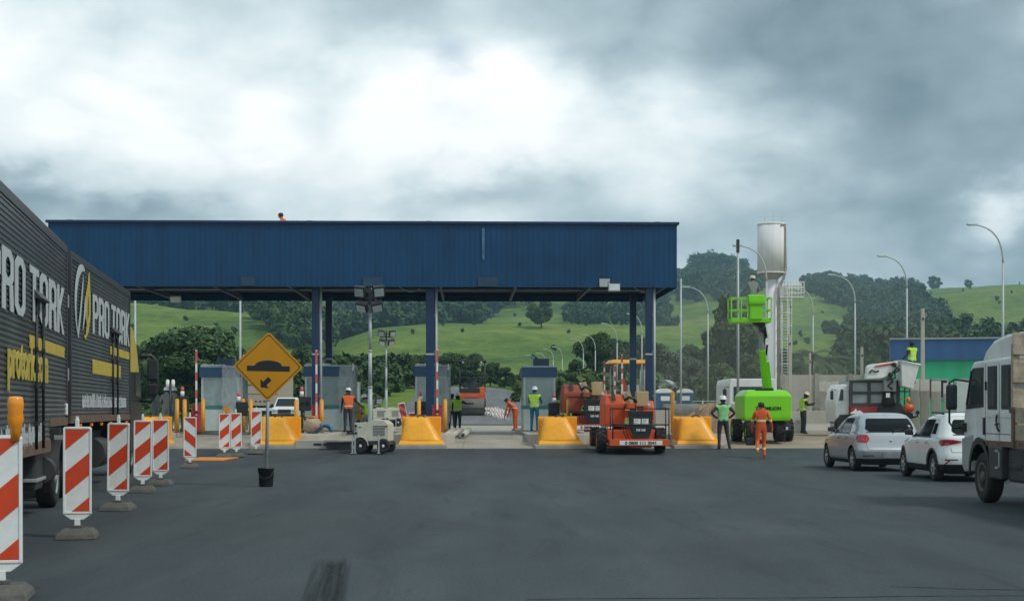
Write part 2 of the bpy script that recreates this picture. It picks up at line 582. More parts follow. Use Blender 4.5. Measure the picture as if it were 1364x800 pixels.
def tz(x, y):
    """height of the land at (x, y): level round the plaza, then hills"""
    if y < 95:
        return ramp_z(x, y)
    u = CU + FOC * x / y
    prev_y, prev_z = 95.0, PLZ
    for Y in YS:
        v = lerp_tab(max(-600, min(2000, u)), STN[Y])
        z = EYE + (HV - v) / FOC * Y
        if y <= Y:
            t = (y - prev_y) / (Y - prev_y)
            t = t * t * (3 - 2 * t) * 0.6 + t * 0.4
            w = prev_z + (z - prev_z) * t
            amp = max(0.0, min(1.0, (y - 230) / 300)) * 1.6
            w += amp * (math.sin(x * 0.031 + y * 0.013) * math.sin(y * 0.021 - x * 0.009) + 0.5 * math.sin(x * 0.083 + 1.3) * math.sin(y * 0.067))
            return w
        prev_y, prev_z = Y, z
    return prev_z


def ground_at(u, v):
    """the point of the approach road seen at this photo pixel"""
    y = 40.0
    for _ in range(60):
        x = px(u, y)
        y = 0.5 * y + 0.5 * (EYE - ramp_z(x, y)) * FOC / (v - HV)
    return Vector((px(u, y), y, ramp_z(px(u, y), y)))


def on_land(u, y):
    x = px(u, y)
    return Vector((x, y, tz(x, y)))


def node_mat(name):
    m = bpy.data.materials.new(name)
    m.use_nodes = True
    nt = m.node_tree
    return m, nt, nt.nodes['Principled BSDF']


def NN(nt, t, **kw):
    n = nt.nodes.new(t)
    for k, v in kw.items():
        if k.startswith('_'):
            setattr(n, k[1:], v)
        else:
            n.inputs[k].default_value = v
    return n


def ramp_node(nt, src, stops):
    r = nt.nodes.new('ShaderNodeValToRGB')
    while len(r.color_ramp.elements) < len(stops):
        r.color_ramp.elements.new(0.5)
    for e, (p, c) in zip(r.color_ramp.elements, stops):
        e.position = p
        e.color = (*c, 1) if len(c) == 3 else c
    nt.links.new(src, r.inputs['Fac'])
    return r.outputs['Color']


def mixc(nt, f, a, b, mode='MIX'):
    mx = nt.nodes.new('ShaderNodeMix')
    mx.data_type = 'RGBA'
    mx.blend_type = mode
    for key, s in (('Factor', f), ('A', a), ('B', b)):
        if isinstance(s, (int, float)):
            mx.inputs[key].default_value = s
        elif isinstance(s, tuple):
            mx.inputs[key].default_value = (*s, 1)
        else:
            nt.links.new(s, mx.inputs[key])
    return mx.outputs['Result']


def math_n(nt, op, a, b=None, clamp=False):
    n = nt.nodes.new('ShaderNodeMath')
    n.operation = op
    n.use_clamp = clamp
    for i, s in enumerate((a, b)):
        if s is None:
            continue
        if isinstance(s, (int, float)):
            n.inputs[i].default_value = s
        else:
            nt.links.new(s, n.inputs[i])
    return n.outputs[0]


def noise(nt, vec, scale, detail=5, rough=0.6, dist=0.0):
    n = NN(nt, 'ShaderNodeTexNoise', Scale=scale, Detail=detail, Roughness=rough, Distortion=dist)
    nt.links.new(vec, n.inputs['Vector'])
    return n.outputs['Fac']


def scaled(nt, vec, s, off=(0, 0, 0)):
    m = NN(nt, 'ShaderNodeMapping')
    m.inputs['Scale'].default_value = s
    m.inputs['Location'].default_value = off
    nt.links.new(vec, m.inputs['Vector'])
    return m.outputs['Vector']


def sheet(name, xs, ys, fz, material, nm=None):
    mb = MB()
    rows = [[(x, y, fz(x, y)) for x in xs] for y in ys]
    mb.gridsurf(rows, material, True)
    return setting(mb.build(name))


def land_material():
    m, nt, b = node_mat('pasture_land')
    geo = nt.nodes.new('ShaderNodeNewGeometry')
    P = geo.outputs['Position']
    sep = nt.nodes.new('ShaderNodeSeparateXYZ')
    nt.links.new(P, sep.inputs[0])
    n1 = noise(nt, scaled(nt, P, (0.014, 0.009, 0.03)), 1.0, 9, 0.68, 0.4)
    n2 = noise(nt, scaled(nt, P, (0.10, 0.05, 0.35)), 1.0, 6, 0.7, 0.6)
    grass = ramp_node(nt, n1, [(0.30, (0.045, 0.095, 0.017)), (0.45, (0.092, 0.165, 0.026)), (0.58, (0.155, 0.220, 0.036)), (0.72, (0.220, 0.240, 0.056))])
    streak = ramp_node(nt, n2, [(0.30, (0.55, 0.55, 0.55)), (0.52, (1, 1, 1)), (0.75, (1.18, 1.12, 0.95))])
    grass = mixc(nt, 1.0, grass, streak, 'MULTIPLY')
    n5 = noise(nt, scaled(nt, P, (.35, .16, .6)), 1.0, 6, .7, .5)
    grass = mixc(nt, 1.0, grass, ramp_node(nt, n5, [(.32, (.60, .64, .62)), (.5, (1, 1, 1)), (.72, (1.22, 1.16, 1.02))]), 'MULTIPLY')
    # terracettes trodden round the slopes
    wv = NN(nt, 'ShaderNodeTexWave', Scale=0.42, Distortion=6.0, Detail=3.0)
    wv.bands_direction = 'Z'
    nt.links.new(scaled(nt, P, (0.06, 0.03, 1.0)), wv.inputs['Vector'])
    tr = ramp_node(nt, wv.outputs['Fac'], [(0.0, (0.78, 0.80, 0.78)), (0.35, (1, 1, 1))])
    grass = mixc(nt, 0.85, grass, mixc(nt, 1.0, grass, tr, 'MULTIPLY'))
    n3 = noise(nt, P, 0.35, 7, 0.65)
    dirt = ramp_node(nt, n3, [(0.32, (0.20, 0.155, 0.105)), (0.5, (0.30, 0.25, 0.18)), (0.7, (0.36, 0.315, 0.235))])
    n4 = noise(nt, P, 0.05, 5, 0.6)
    edge = math_n(nt, 'ADD', sep.outputs['Y'], math_n(nt, 'MULTIPLY', math_n(nt, 'SUBTRACT', n4, 0.5), 60.0))
    f = math_n(nt, 'MULTIPLY', math_n(nt, 'SUBTRACT', edge, 92.0), 1 / 14.0, True)
    col = mixc(nt, f, dirt, grass)
    nt.links.new(col, b.inputs['Base Color'])
    b.inputs['Roughness'].default_value = 0.95
    b.inputs['Specular IOR Level'].default_value = 0.15
    bp = NN(nt, 'ShaderNodeBump', Strength=0.5, Distance=0.15)
    nt.links.new(noise(nt, P, 1.6, 6, 0.7), bp.inputs['Height'])
    nt.links.new(bp.outputs['Normal'], b.inputs['Normal'])
    return m


def asphalt_material(name, base=(0.056, 0.068, 0.075), dusty=0.25):
    m, nt, b = node_mat(name)
    geo = nt.nodes.new('ShaderNodeNewGeometry')
    P = geo.outputs['Position']
    fine = noise(nt, P, 26, 6, 0.78)
    big = noise(nt, scaled(nt, P, (0.10, 0.045, 1)), 1.0, 7, 0.62, 0.8)
    mid = noise(nt, scaled(nt, P, (0.9, 0.22, 1)), 1.0, 6, 0.66, 0.5)
    c = ramp_node(nt, big, [(0.3, tuple(k * 0.68 for k in base)), (0.5, base), (0.72, tuple(k * 1.42 for k in base))])
    c = mixc(nt, 1.0, c, ramp_node(nt, mid, [(0.3, (0.84, 0.84, 0.84)), (0.7, (1.16, 1.15, 1.13))]), 'MULTIPLY')
    c = mixc(nt, 1.0, c, ramp_node(nt, fine, [(0.3, (0.60, 0.60, 0.60)), (0.7, (1.42, 1.42, 1.42))]), 'MULTIPLY')
    # swept dust and tyre-polished wheel tracks that curve with the traffic
    dustn = noise(nt, scaled(nt, P, (0.22, 0.05, 1), (3.1, 0.4, 0)), 1.0, 8, 0.7, 1.2)
    dm = ramp_node(nt, dustn, [(0.48, (0, 0, 0)), (0.72, (dusty, dusty, dusty))])
    c = mixc(nt, dm, c, (0.105, 0.105, 0.098))
    wv = NN(nt, 'ShaderNodeTexWave', Scale=0.16, Distortion=3.5, Detail=2.0)
    wv.inputs['Detail Scale'].default_value = 0.5
    wv.bands_direction = 'X'
    nt.links.new(scaled(nt, P, (1.0, 0.12, 0)), wv.inputs['Vector'])
    c = mixc(nt, 1.0, c, ramp_node(nt, wv.outputs['Fac'], [(0.25, (0.95, 0.95, 0.955)), (0.8, (1.035, 1.035, 1.03))]), 'MULTIPLY')
    # scuffs, oil spots and pale grit pressed into the surface
    sp1 = noise(nt, scaled(nt, P, (1.1, 0.16, 0), (5, 2, 0)), 1.0, 7, 0.74, 1.6)
    c = mixc(nt, ramp_node(nt, sp1, [(0.54, (0, 0, 0)), (0.68, (0.55, 0.55, 0.55))]), c, tuple(k * 0.55 for k in base))
    sp2 = noise(nt, scaled(nt, P, (1.6, 0.10, 0), (1, 7, 0)), 1.0, 7, 0.72, 2.0)
    c = mixc(nt, ramp_node(nt, sp2, [(0.50, (0, 0, 0)), (0.72, (0.42, 0.42, 0.42))]), c, (0.068, 0.078, 0.082))
    vo = NN(nt, 'ShaderNodeTexVoronoi', Scale=9.0)
    nt.links.new(P, vo.inputs['Vector'])
    c = mixc(nt, math_n(nt, 'MULTIPLY', math_n(nt, 'LESS_THAN', vo.outputs['Distance'], 0.10), 0.6), c, (0.11, 0.11, 0.105))
    nt.links.new(c, b.inputs['Base Color'])
    nt.links.new(ramp_node(nt, big, [(0.3, (0.62, 0.62, 0.62)), (0.7, (0.85, 0.85, 0.85))]), b.inputs['Roughness'])
    b.inputs['Specular IOR Level'].default_value = 0.10
    bp = NN(nt, 'ShaderNodeBump', Strength=0.45, Distance=0.008)
    nt.links.new(fine, bp.inputs['Height'])
    nt.links.new(bp.outputs['Normal'], b.inputs['Normal'])
    return m


def concrete_ground_material():
    m, nt, b = node_mat('concrete_apron')
    geo = nt.nodes.new('ShaderNodeNewGeometry')
    P = geo.outputs['Position']
    n = noise(nt, P, 0.5, 8, 0.68)
    f = noise(nt, P, 12, 4, 0.6)
    c = ramp_node(nt, n, [(0.3, (0.24, 0.21, 0.165)), (0.5, (0.335, 0.305, 0.25)), (0.7, (0.41, 0.385, 0.32))])
    c = mixc(nt, 1.0, c, ramp_node(nt, f, [(0.3, (0.85, 0.85, 0.85)), (0.7, (1.1, 1.1, 1.1))]), 'MULTIPLY')
    br = NN(nt, 'ShaderNodeTexBrick', Scale=1.0)
    br.inputs['Mortar Size'].default_value = 0.008
    br.inputs['Brick Width'].default_value = 3.4
    br.inputs['Row Height'].default_value = 5.0
    br.inputs['Color1'].default_value = (1, 1, 1, 1)
    br.inputs['Color2'].default_value = (0.92, 0.92, 0.92, 1)
    br.inputs['Mortar'].default_value = (0.4, 0.4, 0.4, 1)
    nt.links.new(scaled(nt, P, (1, 1, 0)), br.inputs['Vector'])
    c = mixc(nt, 1.0, c, br.outputs['Color'], 'MULTIPLY')
    nt.links.new(c, b.inputs['Base Color'])
    b.inputs['Roughness'].default_value = 0.9
    return m


def build_ground():
    land = land_material()
    xs = sorted(set([round(x) for x in np.concatenate([np.linspace(-1500, -120, 116), np.linspace(-120, 120, 81), np.linspace(120, 1500, 116)])]))
    ys = [-60, -30, 0, 20, 35] + list(range(40, 100, 2)) + list(range(100, 240, 5)) + list(range(240, 820, 10)) + list(range(820, 1700, 22)) + list(range(1700, 2301, 60))
    sheet('terrain', xs, ys, lambda x, y: tz(x, y) - 0.05, land)
    asp = asphalt_material('approach_asphalt')
    # the road runs up to the toll apron; the seam follows the apron's own heading
    mb = MB()
    bs = [-40, -20, -5] + list(range(0, 42, 3)) + [42 + 0.5 * k for k in range(19)]
    bs[-1] = 51.2
    rows = [[(x, b_ + 0.0295 * x, ramp_z(x, b_ + 0.0295 * x)) for x in [k * 1.5 for k in range(-40, 41)]] for b_ in bs]
    mb.gridsurf(rows, asp)
    setting(mb.build('asphalt_road'))
    mb = MB()
    ca = concrete_ground_material()
    bs = [51.2 + 0.5 * k for k in range(16)] + [60, 66, 72, 80, 88, 94]
    rows = [[(x, b_ + 0.0295 * x, ramp_z(x, b_ + 0.0295 * x)) for x in [-30 + k * 1.0 for k in range(37)]] for b_ in bs]
    mb.gridsurf(rows, ca)
    setting(mb.build('concrete_apron'))
    # road climbing away beyond the toll lanes and bending out of sight
    mb = MB()
    rd = asphalt_material('far_road_asphalt', (0.15, 0.155, 0.155), 0.4)
    rows = []
    for k in range(0, 46):
        y = 93.9 + k * 3.2
        cx = -2.9 - 0.0295 * (y - 94) - 0.006 * max(0, y - 175) ** 2
        rows.append([(cx + w, y, max(tz(cx + w * s2, y) for s2 in (-1, 0, 1)) * 0.5 + tz(cx + w, y) * 0.5 + 0.05) for w in np.linspace(-5.4, 5.4, 9)])
    mb.gridsurf(rows, rd)
    setting(mb.build('far_road'))
    # tyre marks on the fresh asphalt: rubber laid on the surface
    tm = mat('tyre_rubber_mark', (0.020, 0.022, 0.024), 0.9, var=0.4, scale=14, spec=0.1)
    sk, nt, b = node_mat('skid_rubber')
    b.inputs['Base Color'].default_value = (0.013, 0.015, 0.017, 1)
    b.inputs['Roughness'].default_value = 0.9
    b.inputs['Specular IOR Level'].default_value = 0.1
    tc = nt.nodes.new('ShaderNodeTexCoord')
    sp = nt.nodes.new('ShaderNodeSeparateXYZ')
    nt.links.new(tc.outputs['Generated'], sp.inputs[0])
    st = noise(nt, scaled(nt, tc.outputs['Object'], (13, 0.35, 0)), 1.0, 3, 0.5, 0.3)
    gr = noise(nt, tc.outputs['Object'], 20, 5, 0.7)
    edge = math_n(nt, 'MULTIPLY', ramp_node(nt, sp.outputs['X'], [(0.0, (0, 0, 0)), (0.16, (1, 1, 1)), (0.84, (1, 1, 1)), (1.0, (0, 0, 0))]), ramp_node(nt, sp.outputs['Y'], [(0.80, (1, 1, 1)), (1.0, (0, 0, 0))]))
    al = math_n(nt, 'MULTIPLY', math_n(nt, 'MULTIPLY', ramp_node(nt, st, [(0.34, (0.12, 0.12, 0.12)), (0.60, (0.62, 0.62, 0.62))]), ramp_node(nt, gr, [(0.35, (0.45, 0.45, 0.45)), (0.6, (1, 1, 1))])), edge)
    nt.links.new(al, b.inputs['Alpha'])
    mb = MB()
    p0, p1 = ground_at(443, 742), ground_at(425, 812)
    mb.quad([(-.20, 0, 0), (.22, 0, 0), (.22, -(p0 - p1).length, 0), (-.20, -(p0 - p1).length, 0)], sk)
    o = setting(mb.build('tyre_mark_road_marking'))
    o.location = p0 + Vector((0, 0, .004))
    o.rotation_euler = (0, 0, math.atan2((p0 - p1).y, (p0 - p1).x) - math.pi / 2)
    for (ua, va, ub, vb, w) in ((1185, 781, 1364, 786, 0.035), (700, 798, 1364, 793, 0.03)):
        mb = MB()
        a, c = ground_at(ua, va), ground_at(ub, vb)
        n = 26
        L, Rr = [], []
        d = (c - a).normalized()
        s = Vector((-d.y, d.x, 0))
        for i in range(n + 1):
            t = i / n
            p = a.lerp(c, t) + s * (random.uniform(-1, 1) * 0.012 + 0.02 * math.sin(t * 9))
            ww = w * (0.3 + 0.7 * random.random()) * 0.5
            L.append(p - s * ww + Vector((0, 0, 0.004)))
            Rr.append(p + s * ww + Vector((0, 0, 0.004)))
        mb.gridsurf([L, Rr], tm)
        setting(mb.build('road_crack_seam'))


# ------------------------------------------------------------------ camera, sun, sky, air
SUN_EL, SUN_DIR = 50.0, Vector((0.75, -0.45, 0))


def build_camera():
    cam = bpy.data.cameras.new('camera')
    cam.sensor_width = 36
    cam.lens = 36 * FOC / 1364.0
    cam.shift_y = 144.0 / 1364.0
    cam.clip_start = 0.1
    cam.clip_end = 9000
    o = bpy.data.objects.new('camera', cam)
    COL.objects.link(o)
    o.location = (0, 0, EYE)
    o.rotation_euler = (R(90), 0, 0)
    SC.camera = o


def sky_dir(u, v):
    return Vector(((u - CU) / FOC, 1.0, (HV - v) / FOC)).normalized()


def build_light():
    h = SUN_DIR.normalized() * math.cos(R(SUN_EL))
    d = Vector((h.x, h.y, math.sin(R(SUN_EL))))
    s = bpy.data.lights.new('sun', 'SUN')
    s.energy = 1.5
    s.angle = R(10)
    s.color = (1.0, 0.96, 0.90)
    o = bpy.data.objects.new('sun', s)
    COL.objects.link(o)
    o.rotation_euler = (-d).to_track_quat('-Z', 'Y').to_euler()
    w = bpy.data.worlds.new('World')
    SC.world = w
    w.use_nodes = True
    nt = w.node_tree
    bg = nt.nodes['Background']
    bg.inputs['Strength'].default_value = 0.1
    sky = nt.nodes.new('ShaderNodeTexSky')
    sky.sky_type = 'NISHITA'
    sky.sun_disc = False
    sky.sun_elevation = R(SUN_EL)
    sky.sun_rotation = math.atan2(d.x, d.y)
    tc = nt.nodes.new('ShaderNodeTexCoord')
    G = tc.outputs['Generated']
    sep = nt.nodes.new('ShaderNodeSeparateXYZ')
    nt.links.new(G, sep.inputs[0])
    # a cloud deck overhead: directions meet a level layer
    den = math_n(nt, 'ADD', math_n(nt, 'MAXIMUM', sep.outputs['Z'], 0.0), 0.45)
    cx = math_n(nt, 'DIVIDE', sep.outputs['X'], den)
    cy = math_n(nt, 'DIVIDE', sep.outputs['Y'], den)
    cmb = nt.nodes.new('ShaderNodeCombineXYZ')
    nt.links.new(cx, cmb.inputs[0])
    nt.links.new(cy, cmb.inputs[1])
    C = cmb.outputs[0]
    n1 = noise(nt, scaled(nt, C, (1.0, 1.0, 1.0), (4.2, 1.7, 0)), 2.6, 7, 0.50, 0.15)
    n2 = noise(nt, scaled(nt, C, (1.0, 1.0, 1.0), (0.3, 8.1, 3)), 7.5, 6, 0.55, 0.25)
    n3 = noise(nt, scaled(nt, C, (0.8, 1.0, 1.0), (7.3, 2.1, 3)), 0.9, 3, 0.5)
    val = math_n(nt, 'ADD', math_n(nt, 'MULTIPLY', math_n(nt, 'SUBTRACT', n1, 0.5), SKY['a1']), math_n(nt, 'MULTIPLY', math_n(nt, 'SUBTRACT', n2, 0.5), SKY['a2']))
    val = math_n(nt, 'ADD', val, math_n(nt, 'MULTIPLY', math_n(nt, 'SUBTRACT', n3, 0.5), 0.25))
    val = math_n(nt, 'ADD', val, SKY['base'])
    bil = NN(nt, 'ShaderNodeTexVoronoi', Scale=8.0)
    bil.feature = 'F1'
    wz = NN(nt, 'ShaderNodeTexNoise', Scale=4.0, Detail=5)
    nt.links.new(C, wz.inputs['Vector'])
    nt.links.new(mixc(nt, 0.30, C, wz.outputs['Color'], 'ADD'), bil.inputs['Vector'])
    val = math_n(nt, 'ADD', val, math_n(nt, 'MULTIPLY', math_n(nt, 'SUBTRACT', 0.45, bil.outputs['Distance']), SKY['puff']))
    # thick and thin places of the deck
    warp = nt.nodes.new('ShaderNodeVectorMath'); warp.operation = 'MULTIPLY_ADD'
    nz = NN(nt, 'ShaderNodeTexNoise', Scale=2.2, Detail=6, Roughness=0.6)
    nt.links.new(C, nz.inputs['Vector'])
    nt.links.new(nz.outputs['Color'], warp.inputs[0])
    warp.inputs[1].default_value = (0.34, 0.0, 0.16)
    nt.links.new(G, warp.inputs[2])
    for (u, v, su, sv, amp) in SKY['blobs']:
        c = sky_dir(u, v) + Vector((0.17, 0, 0.08))
        sub = nt.nodes.new('ShaderNodeVectorMath'); sub.operation = 'SUBTRACT'
        nt.links.new(warp.outputs[0], sub.inputs[0])
        sub.inputs[1].default_value = c
        sc = nt.nodes.new('ShaderNodeVectorMath'); sc.operation = 'MULTIPLY'
        nt.links.new(sub.outputs[0], sc.inputs[0])
        sc.inputs[1].default_value = (FOC / su, 1.5, FOC / sv)
        ln = nt.nodes.new('ShaderNodeVectorMath'); ln.operation = 'DOT_PRODUCT'
        nt.links.new(sc.outputs[0], ln.inputs[0])
        nt.links.new(sc.outputs[0], ln.inputs[1])
        e = math_n(nt, 'POWER', 2.71828, math_n(nt, 'MULTIPLY', ln.outputs['Value'], -1.0))
        val = math_n(nt, 'ADD', val, math_n(nt, 'MULTIPLY', e, amp))
    col = ramp_node(nt, val, [(p, tuple(k * 1.0 for k in c)) for p, c in SKY['ramp']])
    mul = nt.nodes.new('ShaderNodeVectorMath'); mul.operation = 'SCALE'
    nt.links.new(col, mul.inputs[0])
    mul.inputs['Scale'].default_value = 10.0 * SKY['gain']
    sub = nt.nodes.new('ShaderNodeVectorMath'); sub.operation = 'SUBTRACT'
    nt.links.new(warp.outputs[0], sub.inputs[0])
    sub.inputs[1].default_value = sky_dir(585, 78) + Vector((0.17, 0, 0.08))
    sc = nt.nodes.new('ShaderNodeVectorMath'); sc.operation = 'MULTIPLY'
    nt.links.new(sub.outputs[0], sc.inputs[0])
    sc.inputs[1].default_value = (FOC / 85, 4.0, FOC / 34)
    ln = nt.nodes.new('ShaderNodeVectorMath'); ln.operation = 'LENGTH'
    nt.links.new(sc.outputs[0], ln.inputs[0])
    hole = ramp_node(nt, ln.outputs['Value'], [(0.15, (0.40, 0.40, 0.40)), (1.0, (0, 0, 0))])
    gap = mixc(nt, 1.0, ramp_node(nt, n2, [(0.60, (0, 0, 0)), (0.78, (0.22, 0.22, 0.22))]), hole, 'ADD')
    out = mixc(nt, gap, mul.outputs[0], sky.outputs[0])
    nt.links.new(out, bg.inputs['Color'])
    SC.view_settings.view_transform = 'Standard'
    SC.view_settings.look = 'None'
    SC.view_settings.exposure = SKY['exposure']
    SC.view_settings.gamma = 1.0


SKY = dict(
    a1=0.64, a2=0.34, puff=0.24, base=0.575, gain=0.98, exposure=0.42,
    blobs=[(260, 150, 560, 190, 0.34), (640, 128, 150, 36, 0.14), (830, 205, 230, 70, 0.24), (1240, 210, 330, 150, -0.24), (1050, 20, 400, 90, -0.10),
           (60, 283, 240, 24, -0.30), (1345, 295, 70, 35, 0.40), (680, 250, 120, 30, -0.24), (470, 25, 200, 40, -0.10)],
    ramp=[(0.0, (0.085, 0.125, 0.155)), (0.25, (0.155, 0.215, 0.255)), (0.42, (0.265, 0.345, 0.390)), (0.58, (0.43, 0.525, 0.565)), (0.74, (0.67, 0.755, 0.78)), (0.92, (0.96, 0.98, 0.98))])


def volume(name, label_kind, mb, col, density, aniso=0.2):
    m = bpy.data.materials.new(name + '_volume')
    m.use_nodes = True
    nt = m.node_tree
    nt.nodes.remove(nt.nodes['Principled BSDF'])
    pv = nt.nodes.new('ShaderNodeVolumePrincipled')
    pv.inputs['Color'].default_value = (*col, 1)
    pv.inputs['Density'].default_value = density
    pv.inputs['Anisotropy'].default_value = aniso
    nt.links.new(pv.outputs[0], nt.nodes['Material Output'].inputs['Volume'])
    o = mb.build(name, m)
    o['kind'] = 'stuff'
    return o


def build_air():
    mb = MB()
    mb.span((-1520, -62, -3), (1520, 2320, 260))
    volume('haze', 'haze', mb, (0.50, 0.78, 0.92), 0.00023)
    mb = MB()
    mb.sphere((16.5, 95, 2.5), (11, 24, 8.5), None, 32, 20)
    volume('dust_haze', 'dust', mb, (0.88, 0.86, 0.78), 0.0028)
def plz(u, y, dz=0.0):
    x = px(u, y)
    return Vector((x, y, ramp_z(x, y) + dz))


def build_canopy():
    x0, x1 = px(69, 57.5), px(903, 57.5)
    L = x1 - x0
    org = Vector((x0, 57.5 - 0.0, 0))
    t = thing('toll_canopy', 'long dark blue clad toll canopy standing on blue columns over the lanes', 'canopy', (x0, 57.05, 0), YAW)
    zb, zt, D = 6.28, 8.74, 7.6
    # ribbed cladding: trapezoid sheeting bent round the four sides
    def ribs(p0, p1, nrm, n):
        prof = []
        p0, p1, nrm = Vector(p0), Vector(p1), Vector(nrm)
        d = (p1 - p0) / n
        for i in range(n):
            for f, h in ((0.0, 0), (0.52, 0), (0.60, 0.007), (0.92, 0.007)):
                prof.append(p0 + d * (i + f) + nrm * h)
        prof.append(p1)
        return prof
    pitch = 0.20
    mb = MB()
    for p0, p1, nrm in (((0, 0, 0), (L, 0, 0), (0, -1, 0)), ((L, 0, 0), (L, D, 0), (1, 0, 0)), ((L, D, 0), (0, D, 0), (0, 1, 0)), ((0, D, 0), (0, 0, 0), (-1, 0, 0))):
        ln = (Vector(p1) - Vector(p0)).length
        pr = ribs(p0, p1, nrm, int(ln / pitch))
        mb.gridsurf([[q + Vector((0, 0, z)) for q in pr] for z in (zb, (zb + zt) / 2, zt)], 'canopy', False)
    mb.build('cladding', None, t)
    mb = MB()
    for a, b in (((-.05, -.07), (L + .05, -.07)), ((L + .05, -.07), (L + .05, D + .07)), ((-.05, D + .07), (L + .05, D + .07)), ((-.05, -.07), (-.05, D + .07))):
        lo = (min(a[0], b[0]) - .03, min(a[1], b[1]) - .03)
        hi = (max(a[0], b[0]) + .03, max(a[1], b[1]) + .03)
        mb.span((lo[0], lo[1], zt - 0.04), (hi[0], hi[1], zt + 0.05), 'bluesteel')
    mb.build('coping', None, t)
    mb = MB()
    for k in range(2):
        mb.span((0.06, 0.06, zb + 0.5 + 1.75 * k), (L - 0.06, D - 0.06, zb + 0.53 + 1.75 * k), 'canopy_soffit')
    mb.build('soffit', None, t)
    # steel under the soffit
    mb = MB()
    for y in (0.12, 0.75, 2.0, 3.9, 5.6, D - 0.12):
        mb.span((0.08, y - .06, zb + 0.26), (L - 0.08, y + .06, zb + 0.50), 'canopy_soffit')
        mb.span((0.08, y - .11, zb + 0.24), (L - 0.08, y + .11, zb + 0.26), 'canopy_soffit')
    for k in range(9):
        x = 0.4 + k * (L - 0.8) / 8
        mb.span((x - .05, 0.1, zb + 0.02), (x + .05, D - .1, zb + 0.24), 'canopy_soffit')
    mb.build('roof_beam', None, t)
    mb = MB()
    for y in (0.45, 3.0):
        mb.tube([(0.2, y, zb + 0.12), (L * 0.5, y, zb + 0.11), (L - 0.3, y, zb + 0.12)], 0.028, 8, 'galv')
    for x in (L * 0.55, L * 0.93):
        mb.tube([(x, 0.6, zb + 0.1), (x + 0.5, 1.0, zb - 0.12), (x + 0.9, 1.4, zb + .05)], 0.018, 6, 'galv')
    mb.build('conduit', None, t)
    # mounting patches left on the cladding and small vents on the roof edge
    for u, w in ((332, .55), (497, .75), (650, .75)):
        mb = MB()
        x = (px(u, 57.5) - x0)
        mb.span((x - w / 2, -0.052, zb + 0.03), (x + w / 2, -0.036, zb + 0.38), 'patch_dark')
        o = mb.build('bracket_plate', None, t)
    mb = MB()
    x = px(644, 57.5) - x0
    mb.span((x - .05, -0.05, zb + 1.05), (x + .05, -0.036, zt - 0.2), mat('pale_rub_mark', (0.05, 0.15, 0.27), 0.6, var=.3))
    mb.build('pale_strip', None, t)
    mb = MB()
    x = px(806, 57.5) - x0
    mb.span((x - .2, -0.06, zb + 0.02), (x + .2, -0.04, zb + 0.33), 'galv', 0.005)
    mb.build('junction_plate', None, t)
    for u in (95, 412, 571, 878):
        mb = MB()
        x = px(u, 57.5) - x0
        mb.span((x - .10, 0.2, zt + 0.0), (x + .10, 0.5, zt + 0.1), 'dark', .02)
        mb.build('roof_vent', None, t)
    # the columns carry the roof: pairs in depth, rain pipes clipped beside the front ones
    for u in (420.3, 573.0, 864.3):
        for row, yy in ((0, 58.0), (1, 63.6)):
            uu = u if row == 0 else 623 + (u - 623) * 58.0 / 63.6
            x = px(uu, yy)
            z = ramp_z(x, yy)
            lx = Vector((x - x0, yy - 57.05, 0))
            lx = Matrix.Rotation(-YAW, 3, 'Z') @ lx
            w = 0.135 if row else (0.16 if u > 500 and u < 600 else 0.13)
            mb = MB()
            mb.span((lx.x - w, lx.y - w, z), (lx.x + w, lx.y + w, zb + 0.24 if row else zb + 0.24), 'bluesteel', 0.01)
            mb.span((lx.x - w - .1, lx.y - w - .1, z), (lx.x + w + .1, lx.y + w + .1, z + .03), 'dark')
            mb.span((lx.x - w - .006, lx.y - w - .006, z + 3.1), (lx.x + w + .006, lx.y + w + .006, z + 3.16), 'galv')
            c = mb.build('column', None, t)
            if row == 0:
                mb = MB()
                mb.cyl((lx.x + w + .075, lx.y - .02, z + .02), (lx.x + w + .075, lx.y - .02, zb + .2), 0.055, seg=10, m='galv')
                for q in (1.5, 3.2, 4.6):
                    mb.span((lx.x + w - .01, lx.y - .06, z + q), (lx.x + w + .135, lx.y + .04, z + q + .05), 'galv')
                mb.build('rain_pipe', None, c)
    # floodlights hung on the edge
    for u, v, yy, tilt, lab in ((234, 398, 59.5, .5, 'white floodlight under the left end of the blue canopy'), (818, 383, 56.6, -0.1, 'square cream floodlight under the right end of the blue canopy edge')):
        f = thing('canopy_floodlight', lab, 'floodlight', (px(u, yy), yy, pz(v, yy)), YAW, 'floodlights hung under the canopy')
        rot = Matrix.Rotation(tilt, 4, 'X')
        mb = MB()
        mb.box((0, 0, 0), (0.44, 0.12, 0.29), 'galv', rot, 0.02)
        mb.build('housing', None, f)
        mb = MB()
        mb.box(rot @ Vector((0, -0.066, 0)), (0.37, 0.012, 0.22), 'lens', rot)
        mb.build('lens', None, f)
        mb = MB()
        mb.tube([(-.23, 0, 0), (-.23, .03, .22), (.23, .03, .22), (.23, 0, 0)], 0.014, 6, 'dark')
        mb.tube([(0, .03, .22), (0, .25, .36)], 0.02, 6, 'dark')
        mb.build('bracket', None, f)


